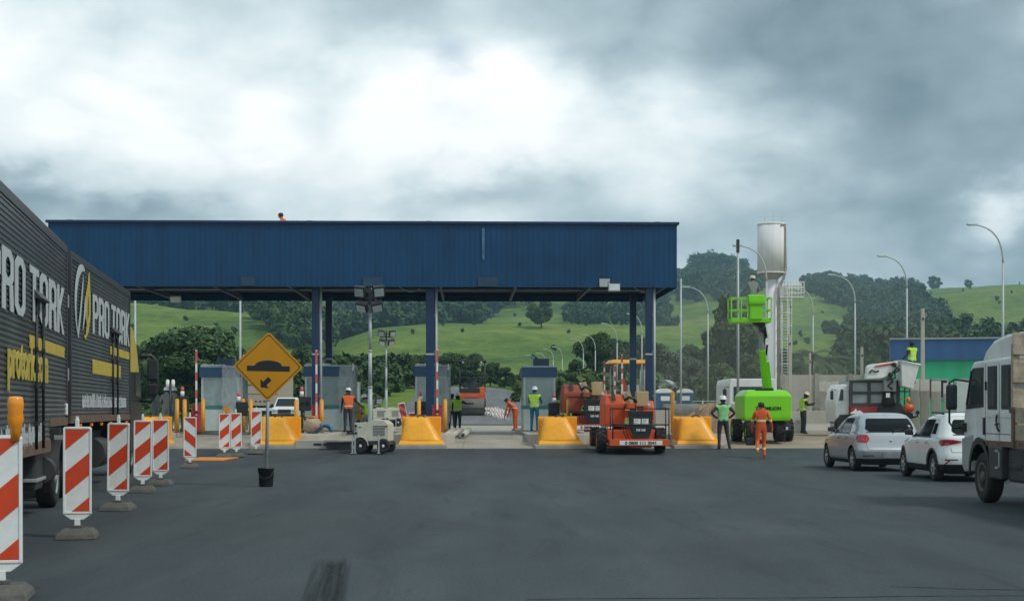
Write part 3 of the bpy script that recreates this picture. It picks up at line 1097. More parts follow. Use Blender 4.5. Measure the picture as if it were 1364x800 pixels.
def build_island(cx, y0, length, w, z, label):
    """raised kerbed island; nose towards us; local y runs along the lane"""
    t = thing('toll_island', label, 'traffic island', (cx, y0, 0), YAW, 'raised islands between the toll lanes')
    out = []
    for k in range(9):
        a = math.pi * (1 + k / 8)
        out.append((w / 2 * math.cos(a), w / 2 * 0.55 * (math.sin(a)) + w * 0.275))
    out += [(w / 2, length), (-w / 2, length)]
    zs = [ramp_z(cx, y0) - 0.12]
    mb = MB()
    mb.prism(out, 'z', zs[0], z, 'concrete_light', 0.03)
    mb.build('kerb_body', None, t)
    mb = MB()
    inn = [(x * 0.86, 0.10 + y * 0.985) for x, y in out]
    mb.prism(inn, 'z', z - 0.02, z + 0.006, 'concrete')
    mb.build('top_slab', None, t)
    return t


def build_bumper(u, v, label):
    p = ground_at(u, v)
    y = 51.9 + 0.0295 * px(u, 52)
    x = px(u, y)
    z = ramp_z(x, y) + 0.03
    t = thing('crash_cushion', label, 'crash cushion', (x, y, z), YAW, 'yellow crash cushions at the island noses')
    mb = MB()
    # moulded nose: rounded level slices that draw in upward, more on the right
    rings = []
    for z, xa, xb, ya, yb, n in ((.16, -.69, .73, -.60, .34, 5), (.22, -.68, .71, -.58, .34, 5), (.45, -.64, .58, -.46, .34, 4.6), (.70, -.59, .43, -.34, .34, 4.2), (.90, -.55, .31, -.24, .34, 4), (.955, -.53, .28, -.19, .33, 3.6), (.975, -.48, .22, -.12, .30, 3.2)):
        rings.append([((xa + xb) / 2 + (xb - xa) / 2 * math.copysign(abs(math.cos(a)) ** (2 / n), math.cos(a)), (ya + yb) / 2 + (yb - ya) / 2 * math.copysign(abs(math.sin(a)) ** (2 / n), math.sin(a)), z) for a in [2 * math.pi * (k + .5) / 40 for k in range(40)]])
    mb.loft(rings, 'yellow')
    mb.build('nose_shell', None, t)
    mb = MB()
    mb.span((-.675, .80, .10), (.70, .95, 1.00), 'yellow', 0.03)
    mb.span((-.60, .34, .14), (.20, .80, .92), 'yellow', 0.02)
    mb.build('back_plate', None, t)
    mb = MB()
    mb.hull([(-.74, -.70, .05), (.84, -.70, .05), (-.68, -.58, .19), (.74, -.58, .19), (-.74, .8, .05), (.84, .8, .05), (-.68, .8, .19), (.74, .8, .19)], 'yellow', 0.03)
    mb.build('skirt', None, t)
    mb = MB()
    mb.span((-.86, -.80, -0.25), (.92, 1.1, .045), 'concrete', 0.04)
    mb.build('concrete_pad', None, t)
    mb = MB()
    pts = [(0.02 + .13 * math.cos(a), 0.02, .96 + .085 * math.sin(a)) for a in [math.pi * k / 8 for k in range(9)]]
    mb.tube(pts, 0.028, 8, 'dark')
    mb.build('lifting_eye', None, t)
    return t


def build_booth(u0, u1, y, top, label, wrapped=0, open_front=False, unit=True):
    x0, x1 = px(u0, y), px(u1, y)
    cx, w = (x0 + x1) / 2, x1 - x0
    z = ramp_z(cx, y) + 0.16
    h = pz(top, y) - z
    t = thing('toll_booth', label, 'toll booth', (cx, y, z), YAW, 'toll collection booths on the islands')
    D = 2.3
    a = w / 2
    mb = MB()
    mb.span((-a, 0, 0), (a, D, 0.86), 'booth', 0.02)
    mb.span((-a + .03, 0.03, 0.86), (a - .03, D - .03, 0.90), 'booth')
    mb.build('lower_body', None, t)
    mb = MB()
    mb.span((-a - .012, -.012, .86), (a + .012, D + .012, 1.0), 'booth_teal', 0.004)
    mb.build('teal_band', None, t)
    mb = MB()
    for sx in (-1, 1):
        for yy in (0.05, D * 0.5, D - 0.05):
            mb.span((sx * (a - .05) - .045, yy - .045, 1.0), (sx * (a - .05) + .045, yy + .045, h - .42), 'booth')
    mb.span((-a + .01, 0.01, h - .46), (a - .01, D - .01, h - .42), 'booth')
    mb.build('frame', None, t)
    for nm, lo, hi in (('front_window', (-a + .1, .04, 1.0), (a - .1, .055, h - .46)), ('side_window', (-a + .02, .12, 1.0), (-a + .035, D - .12, h - .46)), ('side_window', (a - .035, .12, 1.0), (a - .02, D - .12, h - .46)), ('rear_window', (-a + .1, D - .06, 1.0), (a - .1, D - .045, h - .46))):
        mb = MB()
        mb.span(lo, hi, 'booth_glass')
        p = mb.build(nm, None, t)
    mb = MB()
    mb.span((-a - .06, -.06, h - .42), (a + .06, D + .06, h - 0.02), 'booth_blue', 0.015)
    mb.span((-a - .02, -.02, h - .02), (a + .02, D + .02, h + .03), 'booth')
    mb.build('fascia_roof', None, t)
    if unit:
        mb = MB()
        mb.span((-.32 + .1, .5, h + .03), (.32 + .1, 1.1, h + .34), 'booth_blue', 0.02)
        for k in range(5):
            mb.span((-.26 + .1, .492, h + .08 + k * .05), (.26 + .1, .5, h + .10 + k * .05), 'dark')
        mb.build('air_conditioner', None, t)
    mb = MB()
    mb.span((-a + .12, 1.1, 1.0), (a - .12, 1.14, h - .5), 'booth')
    mb.build('inner_panel', None, t)
    if wrapped:
        # torn plastic film draped over a corner of the booth: a crumpled sheet hanging off the roof edge
        rnd = random.Random(wrapped)
        for side, ua, ub in ((1, 0.56, 1.0),) if wrapped == 1 else ((1, 0.72, 1.0),):
            cols = 16
            pts = []
            for i in range(cols + 1):
                f = ua + (ub - ua) * min(1, i / (cols * 0.55))
                pts.append((-a + 2 * a * f, -.075) if i <= cols * 0.55 else (a + .075, -.075 + (i - cols * .55) / (cols * .45) * 1.5))
            rows = []
            nr = 12
            for r_ in range(nr + 1):
                zz = h + .05 - (h - 0.25) * r_ / nr
                rows.append([(q[0] + rnd.uniform(-.03, .03) + (0.05 * math.sin(i * 1.3 + r_ * .4) if q[0] >= a else 0), q[1] - 0.03 - abs(0.07 * math.sin(i * 1.1 + r_ * .35)) if q[0] < a else q[1], zz + (rnd.uniform(-.25, .1) if r_ == nr else rnd.uniform(-.02, .02))) for i, q in enumerate(pts)])
            mb = MB()
            mb.gridsurf(rows, 'plastic_wrap')
            pc = mb.build('plastic_sheet', None, t)
            sm = pc.modifiers.new('thickness', 'SOLIDIFY')
            sm.thickness = 0.006
            mb = MB()
            for k in range(6):
                mb.sphere((-a + .1 + k * .16 + rnd.uniform(-.05, .05), -.02 + rnd.uniform(-.04, .1), h + .05), (rnd.uniform(.08, .2), .1, rnd.uniform(.03, .07)), 'white', 8, 6)
            for k in range(4):
                mb.sphere((a + .03, -.02 + .1 * k, h - .08 - k * .22), (.05, .07, .18), 'white', 8, 6)
            mb.build('foam_packing', None, t)
    return t


def build_arm(u, y, vtop, vbot, label, box=True):
    """raised barrier arm: striped boom standing straight up from its cabinet"""
    x = px(u, y)
    z = ramp_z(x, y) + .16
    t = thing('barrier_gate', label, 'barrier gate', (x, y, z), YAW, 'raised red and white barrier arms')
    z0, z1 = pz(vbot, y) - z, pz(vtop, y) - z
    mb = MB()
    mb.span((-.035, -.03, z0), (.035, .03, z1), 'white_board', 0.012)
    a = mb.build('boom', None, t)
    n = 3
    for k in range(n):
        lo = z0 + (z1 - z0) * (0.26 + 0.27 * k)
        mb = MB()
        mb.span((-.038, -.033, lo), (.038, .033, min(lo + (z1 - z0) * .13, z1 - .02) if k < n - 1 else z1 - .03), 'red_faded', 0.004)
        mb.build('red_band', None, a)
    if box:
        mb = MB()
        mb.span((-.19, .04, 0.0), (.19, .36, 0.98), 'red', 0.025)
        mb.span((-.20, .03, .98), (.20, .37, 1.02), 'red', 0.01)
        mb.build('cabinet', None, t)
        mb = MB()
        mb.cyl((0, -.04, z0 + .12), (0, .06, z0 + .12), .07, seg=14, m='dark')
        mb.build('pivot', None, t)
    return t


def build_posts():
    def post():
        t = thing('guard_post', 'slim yellow guard post', 'post', (0, 0, 0), YAW, 'slim yellow guard posts on the islands')
        mb = MB()
        mb.cyl((0, 0, 0), (0, 0, 1.22), .075, seg=14, m='post_yellow')
        mb.sphere((0, 0, 1.22), (.075, .075, .06), 'post_yellow')
        mb.build('tube', None, t)
        mb = MB()
        mb.cyl((0, 0, 0), (0, 0, .02), .14, seg=14, m='dark')
        mb.build('foot_plate', None, t)
        return t
    first = post()
    L = [(246, 55.5, 'slim yellow guard post beside the dark signal pole, leftmost of the posts'), (236, 56.3, 'yellow guard post just left of the two lens camera pole'),
         (270.5, 56, 'yellow guard post in front of the plastic wrapped booth'), (324, 57, 'yellow guard post right of the wrapped booth, behind the diamond sign'),
         (334, 55.5, 'short yellow guard post behind the diamond sign pole'), (394.5, 55, 'yellow guard post left of the red barrier cabinet by the second booth'),
         (428.5, 55.6, 'yellow guard post right of the red and white boom of the second booth'), (558, 56, 'yellow guard post left of the blue column in mid plaza'),
         (593, 56, 'orange yellow guard post beside the middle red and white boom'), (757, 56.5, 'yellow guard post behind the third crash cushion next to the orange lifts'),
         (896, 55, 'tall yellow guard post right of the front orange boom lift')]
    for i, (u, y, lab) in enumerate(L):
        o = first if i == 0 else dup(first)
        x = px(u, y)
        o.location = (x, y, ramp_z(x, y) + .14)
        o.scale = (1, 1, 1.25 if u in (896,) else 1.0)
        o['label'] = lab
    # signal heads on dark poles
    def signal(u, y, vt, lab, dx=0.0):
        x = px(u, y)
        z = ramp_z(x, y) + .14
        t = thing('lane_signal', lab, 'traffic signal', (x, y, z), YAW, 'dark lane signals on poles')
        h = pz(vt, y) - z
        mb = MB()
        mb.cyl((0, 0, 0), (0, 0, h - .1), .05, seg=10, m='black')
        mb.cyl((0, 0, 0), (0, 0, .15), .09, seg=10, m='black')
        mb.build('pole', None, t)
        mb = MB()
        mb.span((-.22 + dx, -.12, h - .95), (.22 + dx, .12, h - .42), 'black', .03)
        hd = mb.build('signal_head', None, t)
        mb = MB()
        mb.cyl((dx - .1, -.122, h - .68), (dx - .1, -.135, h - .68), .075, seg=16, m='glass')
        mb.cyl((dx + .1, -.122, h - .68), (dx + .1, -.135, h - .68), .075, seg=16, m='glass')
        mb.build('lamp_lens', None, hd)
        mb = MB()
        mb.cyl((0, 0, h - .42), (0, 0, h - .22), .075, seg=12, m='white')
        mb.cyl((0, 0, h - .22), (0, 0, h - .08), .06, seg=12, m='red_faded')
        mb.sphere((0, 0, h - .08), (.06, .06, .04), 'red_faded')
        mb.build('beacon', None, t)
    signal(243, 57, 513, 'dark lane signal with red beacon left of the wrapped booth')
    signal(318, 56.5, 520, 'black lane signal box left of the diamond sign', .12)
    signal(402, 56, 513, 'black lane signal with red beacon between diamond sign and second booth', .12)
    signal(560, 58.5, 520, 'dark lane signal beside the middle blue column')
    signal(738, 58.5, 522, 'slim dark lane signal right of the third booth')
    # pole with two white rounded cameras
    x = px(227, 55)
    z = ramp_z(x, 55) + .14
    t = thing('camera_pole', 'slim black pole carrying two rounded white camera housings', 'camera pole', (x, 55, z), YAW)
    h = pz(505, 55) - z
    mb = MB()
    mb.cyl((0, 0, 0), (0, 0, h - .15), .045, seg=10, m='black')
    mb.build('pole', None, t)
    for s in (-1, 1):
        mb = MB()
        mb.cyl((s * .1, 0, h - .3), (s * .1, 0, h - .06), .065, seg=12, m='white')
        mb.sphere((s * .1, 0, h - .06), (.065, .065, .06), 'white')
        mb.tube([(0, 0, h - .3), (s * .1, 0, h - .28)], .02, 6, 'black')
        mb.build('camera_housing', None, t)


def build_plaza():
    build_canopy()
    isl = [(165, 'raised concrete toll island behind the dark truck, leftmost of the islands'), (372, 'raised concrete toll island behind the yellow cushion under the diamond sign'),
           (560, 'raised concrete toll island with pipes lying at its right'), (742, 'raised concrete toll island with the white helmeted worker on it'), (928, 'raised concrete toll island right of the orange boom lifts')]
    for u, lab in isl:
        y = 52.75 + .0295 * px(u, 52)
        build_island(px(u, y) + (.1 if u != 372 else .45), y, 16.0, 2.2 if u != 372 else 2.6, PLZ + .13, lab)
    for u, lab in ((195, 'yellow crash cushion half hidden behind the striped boards by the dark truck'), (370, 'yellow crash cushion directly behind the diamond sign pole'),
                   (560, 'yellow crash cushion right of the white generator trailer'), (744, 'yellow crash cushion left of the orange boom lift'), (926, 'yellow crash cushion left of the worker with hands on hips')):
        build_bumper(u, 597, lab)
    build_booth(268, 319, 59, 488, 'toll booth wrapped in torn clear plastic sheet, left of the diamond sign', 1)
    build_booth(406, 469, 60, 487, 'toll booth behind the left red and white boom and blue columns', 2, unit=False)
    build_booth(553, 596, 60.5, 487, 'toll booth half hidden by the middle blue column', 2, unit=False)
    build_booth(697, 740, 60, 488, 'toll booth with grey roof unit behind the worker in lime vest', 0)
    build_arm(261.5, 57.5, 466, 553, 'raised red and white barrier boom in front of the wrapped booth')
    build_arm(421.5, 57.0, 466, 560, 'raised red and white barrier boom beside the left blue column')
    build_arm(582.5, 56.5, 465, 552, 'raised red and white barrier boom beside the middle blue column')
    build_arm(805, 63, 481, 522, 'raised pink and white barrier boom left of the yellow machine roof', False)
    build_arm(819, 66, 486, 530, 'shorter raised barrier boom under the yellow machine roof', False)
    build_arm(828.5, 60, 472, 525, 'raised barrier boom crossing the yellow machine roof', False)
    build_posts()
    # thin orange flag signal on the booth corner
    # lane clutter
    for i, (u, y, ln, rot, lab) in enumerate(((598, 55.6, 3.6, .06, 'pale concrete log lying in the lane, leftmost of three'), (607, 55.6, 3.6, .08, 'pale concrete log lying in the lane, middle of three'), (620.5, 56.2, 2.8, .05, 'pale concrete log lying apart in the lane, rightmost of three'))):
        p = plz(u, y, .15)
        mb = MB()
        mb.cyl((0, -ln / 2, 0), (0, ln / 2, 0), .11, seg=12, m='concrete_light')
        mb.cyl((0, -ln / 2 - .01, 0), (0, -ln / 2 + .02, 0), .07, seg=10, m='dark')
        o = mb.build('concrete_log')
        o.location = p
        o.rotation_euler = (.055, 0, -rot)
        tag(o, lab, 'concrete log', 'concrete logs lying in the middle lane')
    # sack of cables, blue hose and concrete block on the second island
    p = plz(416, 54.2, .0)
    p.z = PLZ + .14
    t = thing('rubble_sack', 'dusty pink woven sack with cable ends sticking out, by the red cabinet', 'sack', p)
    mb = MB()
    mb.sphere((0, 0, .28), (.36, .26, .28), 'sack', 18, 12)
    rnd = random.Random(3)
    for v in mb.bm.verts:
        v.co += Vector((rnd.uniform(-.03, .03), rnd.uniform(-.03, .03), rnd.uniform(-.03, .03)))
        v.co.x = max(-.31, min(.31, v.co.x * 1.15))
        v.co.z = max(0, v.co.z)
    mb.build('sack_body', None, t)
    mb = MB()
    for k in range(9):
        a = rnd.uniform(-.3, .3)
        mb.tube([(a, rnd.uniform(-.1, .1), .48), (a + rnd.uniform(-.1, .1), 0, .62), (a + rnd.uniform(-.25, .25), rnd.uniform(-.1, .1), .6 + rnd.uniform(-.05, .1))], .022, 6, 'black' if k % 2 else 'post_yellow')
    mb.build('cable_ends', None, t)
    p = plz(433, 53.9)
    p.z = PLZ + .15
    mb = MB()
    pts = [(-.3, 0, .03)] + [(-.3 + .55 * k / 10 + .08 * math.sin(k), .05 * math.cos(k), .05 + .26 * math.sin(math.pi * k / 10)) for k in range(1, 11)]
    mb.tube(pts, .05, 8, 'blueplastic')
    pts = [(-.35 + .6 * k / 10, .12 + .05 * math.cos(k), .05 + .2 * math.sin(math.pi * k / 10)) for k in range(11)]
    mb.tube(pts, .04, 8, 'blueplastic')
    o = mb.build('blue_hose')
    o.location = p
    tag(o, 'loose bend of blue hose beside the woven sack', 'hose')
    y = 50.9
    p = plz(427, y)
    t = thing('concrete_block', 'low pale concrete block with two dark slots at the island nose', 'concrete block', (p.x, p.y, p.z), YAW)
    mb = MB()
    mb.span((-.85, 0, 0), (.85, .9, .30), 'concrete_light', .02)
    mb.build('block_body', None, t)
    for s in (-.1, .22):
        mb = MB()
        mb.span((s - .13, -.012, .12), (s + .13, .05, .19), 'black')
        mb.build('slot', None, t)
    p = plz(453, 50.6)
    t = thing('steel_drain_box', 'dark open steel box on the ground left of the generator trailer', 'steel box', (p.x, p.y, p.z), YAW)
    mb = MB()
    mb.span((-.45, 0, 0), (.35, .7, .26), 'black', .01)
    mb.build('box_body', None, t)
    mb = MB()
    mb.span((-.52, -.05, .26), (.40, .75, .33), 'concrete', .01)
    mb.build('lid_slab', None, t)
    # orange steel plate on the road by the boards
    p = ground_at(276, 612)
    mb = MB()
    mb.prism([(-.55, -.75), (.62, -.75), (.85, .75), (-.4, .75)], 'z', .0, .035, 'mat_orange', .005)
    o = mb.build('road_plate')
    o.location = (p.x, p.y, p.z + .006)
    o.rotation_euler = (.03, 0, 0)
    tag(o, 'flat orange steel plate on the asphalt beside a striped board', 'steel plate')
def delineator(mirror, lamp, label):
    t = thing('striped_board', label, 'barrier board', (0, 0, 0), 0, 'striped red and white barrier boards on rubber feet')
    mb = MB()
    z0, z1, w = .30, 1.40, .175
    mb.prism([(-w, z0), (-w, z1 - .02), (-w + .02, z1), (w - .02, z1), (w, z1 - .02), (w, z0), (w - .10, z0 - .07), (-w + .10, z0 - .07)], 'y', -.016, .016, 'white_board', .004)
    for a, b in (((-w, z0), (-w + .028, z1)), ((w - .028, z0), (w, z1))):
        mb.span((a[0], -.026, a[1] + .004), (b[0], .026, b[1] - .022), 'white_board', .006)
    mb.span((-w + .03, -.026, z1 - .03), (w - .03, .026, z1 - .002), 'white_board', .005)
    mb.span((-w + .03, -.026, z0 + .005), (w - .03, .026, z0 + .03), 'white_board', .005)
    mb.build('panel', None, t)
    mb = MB()
    wi, lo, hi = w - .030, z0 + .032, z1 - .032
    rect = [(-wi, lo), (wi, lo), (wi, hi), (-wi, hi)]
    s = -1 if mirror else 1
    k = 0.85
    band, off = 0.28, -0.137
    for side, yy in ((1, -.020), (-1, .020)):
        for n in range(-2, 6):
            c0 = hi + off - (2 * n) * band * 1.0
            c1 = c0 + band
            pl = clip_poly(rect, -k * s * side, 1.0, c1)
            pl = clip_poly(pl, k * s * side, -1.0, -c0) if len(pl) > 2 else []
            if len(pl) > 2:
                mb.prism(pl, 'y', yy - .002, yy + .002, 'stripe_red')
    mb.build('stripe', None, t)
    mb = MB()
    mb.span((-.035, -.025, .10), (.035, .025, z0 - .06), 'white_board', .006)
    mb.build('stem', None, t)
    mb = MB()
    if not lamp:
        mb.span((-.028, -.02, z1 - .005), (.022, .02, z1 + .10), 'white_board', .01)
        mb.span((-.02, -.014, z1 + .095), (.014, .014, z1 + .13), 'white_board', .006)
        mb.build('top_tab', None, t)
    else:
        mb.lathe([(.045, z1 - .05), (.045, z1 + .05), (.055, z1 + .07), (.07, z1 + .14), (.062, z1 + .20), (.072, z1 + .26), (.065, z1 + .31), (.055, z1 + .33), (.0, z1 + .335)], (.12, 0, 0), 'z', 20, 'amber')
        mb.build('warning_lamp', None, t)
    mb = MB()
    mb.hull([(-.25, -.30, 0), (.25, -.30, 0), (.25, .30, 0), (-.25, .30, 0), (-.235, -.28, .06), (.235, -.28, .06), (.235, .28, .06), (-.235, .28, .06), (-.16, -.18, .125), (.18, -.18, .125), (.18, .18, .125), (-.16, .18, .125)], 'base_rubber', .012)
    mb.span((-.07, -.05, .12), (.07, .05, .16), 'base_rubber', .01)
    mb.build('rubber_foot', None, t)
    return t


def build_boards():
    labs = [(2, 797, .03, 'nearest striped board with an orange warning lamp, cut off at the left edge'), (103, 716, .05, 'largest fully visible striped board, standing in front of the trailer wheel'),
            (157, 679, -.10, 'third nearest striped board, under the gap between the two dark boxes'), (190, 655, .06, 'striped board left of the pair standing close together by the truck cab'),
            (214, 646, -.05, 'striped board right of the pair standing close together by the truck cab'), (253, 623, .08, 'striped board with stripes leaning the opposite way to the others'),
            (299, 609, -.04, 'small striped board with a round amber lamp, before the wrapped booth'), (315, 608, .05, 'small striped board just right of the one with round amber lamp'),
            (341, 604, 0, 'smallest striped board, left of the diamond sign pole')]
    plain = mirr = None
    for i, (u, v, rz, lab) in enumerate(labs):
        if i == 0:
            o = delineator(False, True, lab)
        elif i == 5:
            o = delineator(True, False, lab)
        elif plain is None:
            o = plain = delineator(False, False, lab)
        else:
            o = dup(plain, label=lab)
        p = ground_at(u, v)
        o.location = p + Vector((0, 0, .003))
        o.rotation_euler = (0, random.uniform(-.012, .012), rz + math.atan2(-p.x, p.y) * .5)
        if i == 6:
            mb = MB()
            mb.cyl((.06, -.035, 1.53), (.06, .035, 1.53), .10, seg=20, m='amber')
            mb.cyl((.06, -.02, 1.40), (.06, .02, 1.45), .035, seg=10, m='amber')
            mb.build('round_lamp', None, o)
    # folding striped barricades further back
    for i, (u, rz, lab) in enumerate(((542, .25, 'faded striped barricade leaning left, behind the generator trailer'), (549, -.1, 'faded low striped barricade in the middle of three behind the generator'), (556, -.3, 'faded striped barricade leaning right, topped by a dark ball'))):
        y = 74
        p = on_land(u, y)
        t = thing('folding_barricade', lab, 'barricade', p, rz, 'faded striped barricades behind the generator')
        hh = (1.35, .85, 1.3)[i]
        lean = (-.22, .02, .28)[i]
        rot = Matrix.Rotation(lean, 4, 'Y')
        for s in (0,):
            mb = MB()
            mb.box(rot @ Vector((0, 0, hh / 2)), (.34, .04, hh), 'white_board', rot, .008)
            mb.build('panel', None, t)
            mb = MB()
            rect = [(-.15, .08), (.15, .08), (.15, hh - .05), (-.15, hh - .05)]
            for n in range(-1, 5):
                c0 = hh - .2 - .44 * n
                pl = clip_poly(clip_poly(rect, (-1 if i == 2 else 1), 1, c0 + .22) or rect, (1 if i == 2 else -1), -1, -c0)
                if len(pl) > 2:
                    b = MB()
                    b.prism(pl, 'y', -.024, -.020, None)
                    mb.merge(b.bm, 'red_faded', False, rot)
            mb.build('stripe', None, t)
            mb = MB()
            mb.box(rot @ Vector((0, .18, hh * .35)), (.3, .03, hh * .7), 'white_board', rot @ Matrix.Rotation(.35, 4, 'X'))
            if i == 2:
                mb.sphere(rot @ Vector((0, 0, hh + .1)), .13, 'black')
            mb.build('rear_leg', None, t)
        mb = MB()
        mb.span((-.5, -.2, -.02), (.5, .3, .06), 'mat_orange' if i < 2 else 'concrete', .01)
        mb.build('ballast', None, t)


def build_sign():
    p = ground_at(354.5, 647.5)
    y = p.y
    t = thing('speed_bump_sign', 'yellow diamond sign with speed bump and arrow, pole standing in a black bucket', 'road sign', p, 0)
    lean = math.atan2(3.0 / FOC * y, 2.4)
    rot = Matrix.Rotation(lean, 4, 'Y')
    zc = pz(488, y)
    mb = MB()
    mb.cyl((0, 0, .05), rot @ Vector((0, 0, zc + .55)), .036, seg=14, m='galv')
    mb.build('pole', None, t)
    a = 1.47 / 2 / math.sqrt(2)

    def diamond(h, r, y0, y1, m, b):
        n = 6
        pts = []
        for k in range(4):
            ca = math.pi / 4 + k * math.pi / 2
            cx, cy = (h - r) * math.copysign(1, math.cos(ca)), (h - r) * math.copysign(1, math.sin(ca))
            for j in range(n + 1):
                aa = k * math.pi / 2 + j / n * math.pi / 2
                q = (cx + r * math.cos(aa), cy + r * math.sin(aa))
                pts.append(((q[0] - q[1]) * math.sqrt(.5), (q[0] + q[1]) * math.sqrt(.5)))
        b.prism(pts, 'y', y0, y1, m)
        return pts
    mp = Matrix.Translation(rot @ Vector((0, 0, zc))) @ rot
    mb, b = MB(), MB()
    diamond(a, .06, -.052, -.040, None, b)
    mb.merge(b.bm, 'sign_yellow', False, mp)
    pl = mb.build('plate', None, t)
    # border line as a frame of four thin strips with the plate showing outside it
    mb = MB()
    outer, inner = a * .93, a * .90
    pts_o, pts_i = [], []
    for h, L in ((outer, pts_o), (inner, pts_i)):
        r = .045
        for k in range(4):
            ca = math.pi / 4 + k * math.pi / 2
            cx, cy = (h - r) * math.copysign(1, math.cos(ca)), (h - r) * math.copysign(1, math.sin(ca))
            for j in range(7):
                aa = k * math.pi / 2 + j / 6 * math.pi / 2
                q = (cx + r * math.cos(aa), cy + r * math.sin(aa))
                L.append(mp @ Vector(((q[0] - q[1]) * math.sqrt(.5), -.0545, (q[0] + q[1]) * math.sqrt(.5))))
    mb.gridsurf([pts_o + pts_o[:1], pts_i + pts_i[:1]], 'black', False)
    mb.build('border_line', None, pl)
    s = y / FOC                                   # metres per photo pixel here
    b = MB()
    hump = [(-28 * s, -6 * s), (29 * s, -6 * s), (29 * s, 1 * s), (18 * s, 1 * s)]
    hump += [(18 * s * math.cos(q) + .5 * s, 1 * s + 7.2 * s * math.sin(q)) for q in [math.pi * k / 14 for k in range(1, 14)]]
    hump += [(-18 * s, 1 * s), (-28 * s, 1 * s)]
    b.prism(hump, 'y', -.0565, -.053, None)
    mb = MB()
    mb.merge(b.bm, 'black', False, mp)
    mb.build('hump_symbol', None, pl)
    b = MB()
    c45 = math.sqrt(.5)
    arrow = [(0, 0), (7.2, -8.2), (7.2, -3.2), (16.5, -3.2), (16.5, 3.2), (7.2, 3.2), (7.2, 8.2)]
    pts = [((-9 + (q[0] * c45 + q[1] * -c45)) * s, (-27.5 + (q[0] * c45 + q[1] * c45)) * s) for q in arrow]
    b.prism(pts, 'y', -.0565, -.053, None)
    mb = MB()
    mb.merge(b.bm, 'black', False, mp)
    mb.build('arrow_symbol', None, pl)
    mb = MB()
    for z in (-.28, .28):
        b = MB()
        b.span((-.05, -.040, z - .025), (.05, .04, z + .025), None)
        mb.merge(b.bm, 'galv', False, mp)
    for z in (-.28, .28):
        b = MB()
        b.cyl((0, -.057, z - .13), (0, -.05, z - .13), .012, seg=8)
        mb.merge(b.bm, 'galv', False, mp)
    mb.build('clamp', None, t)
    # bucket filled with set concrete
    mb = MB()
    mb.lathe([(.135, 0), (.145, .015), (.165, .36), (.178, .365), (.178, .395), (.160, .40), (.155, .33), (.0, .33)], (0, 0, 0), 'z', 28, 'black')
    bk = mb.build('bucket', None, t)
    mb = MB()
    mb.lathe([(.154, .32), (.154, .345), (0, .35)], (0, 0, 0), 'z', 20, 'concrete')
    mb.build('concrete_fill', None, bk)
    mb = MB()
    mb.tube([(-.17, -.02, .35), (-.12, -.16, .22), (0, -.19, .17), (.12, -.16, .22), (.17, -.02, .35)], .006, 6, 'dark')
    mb.build('handle', None, bk)


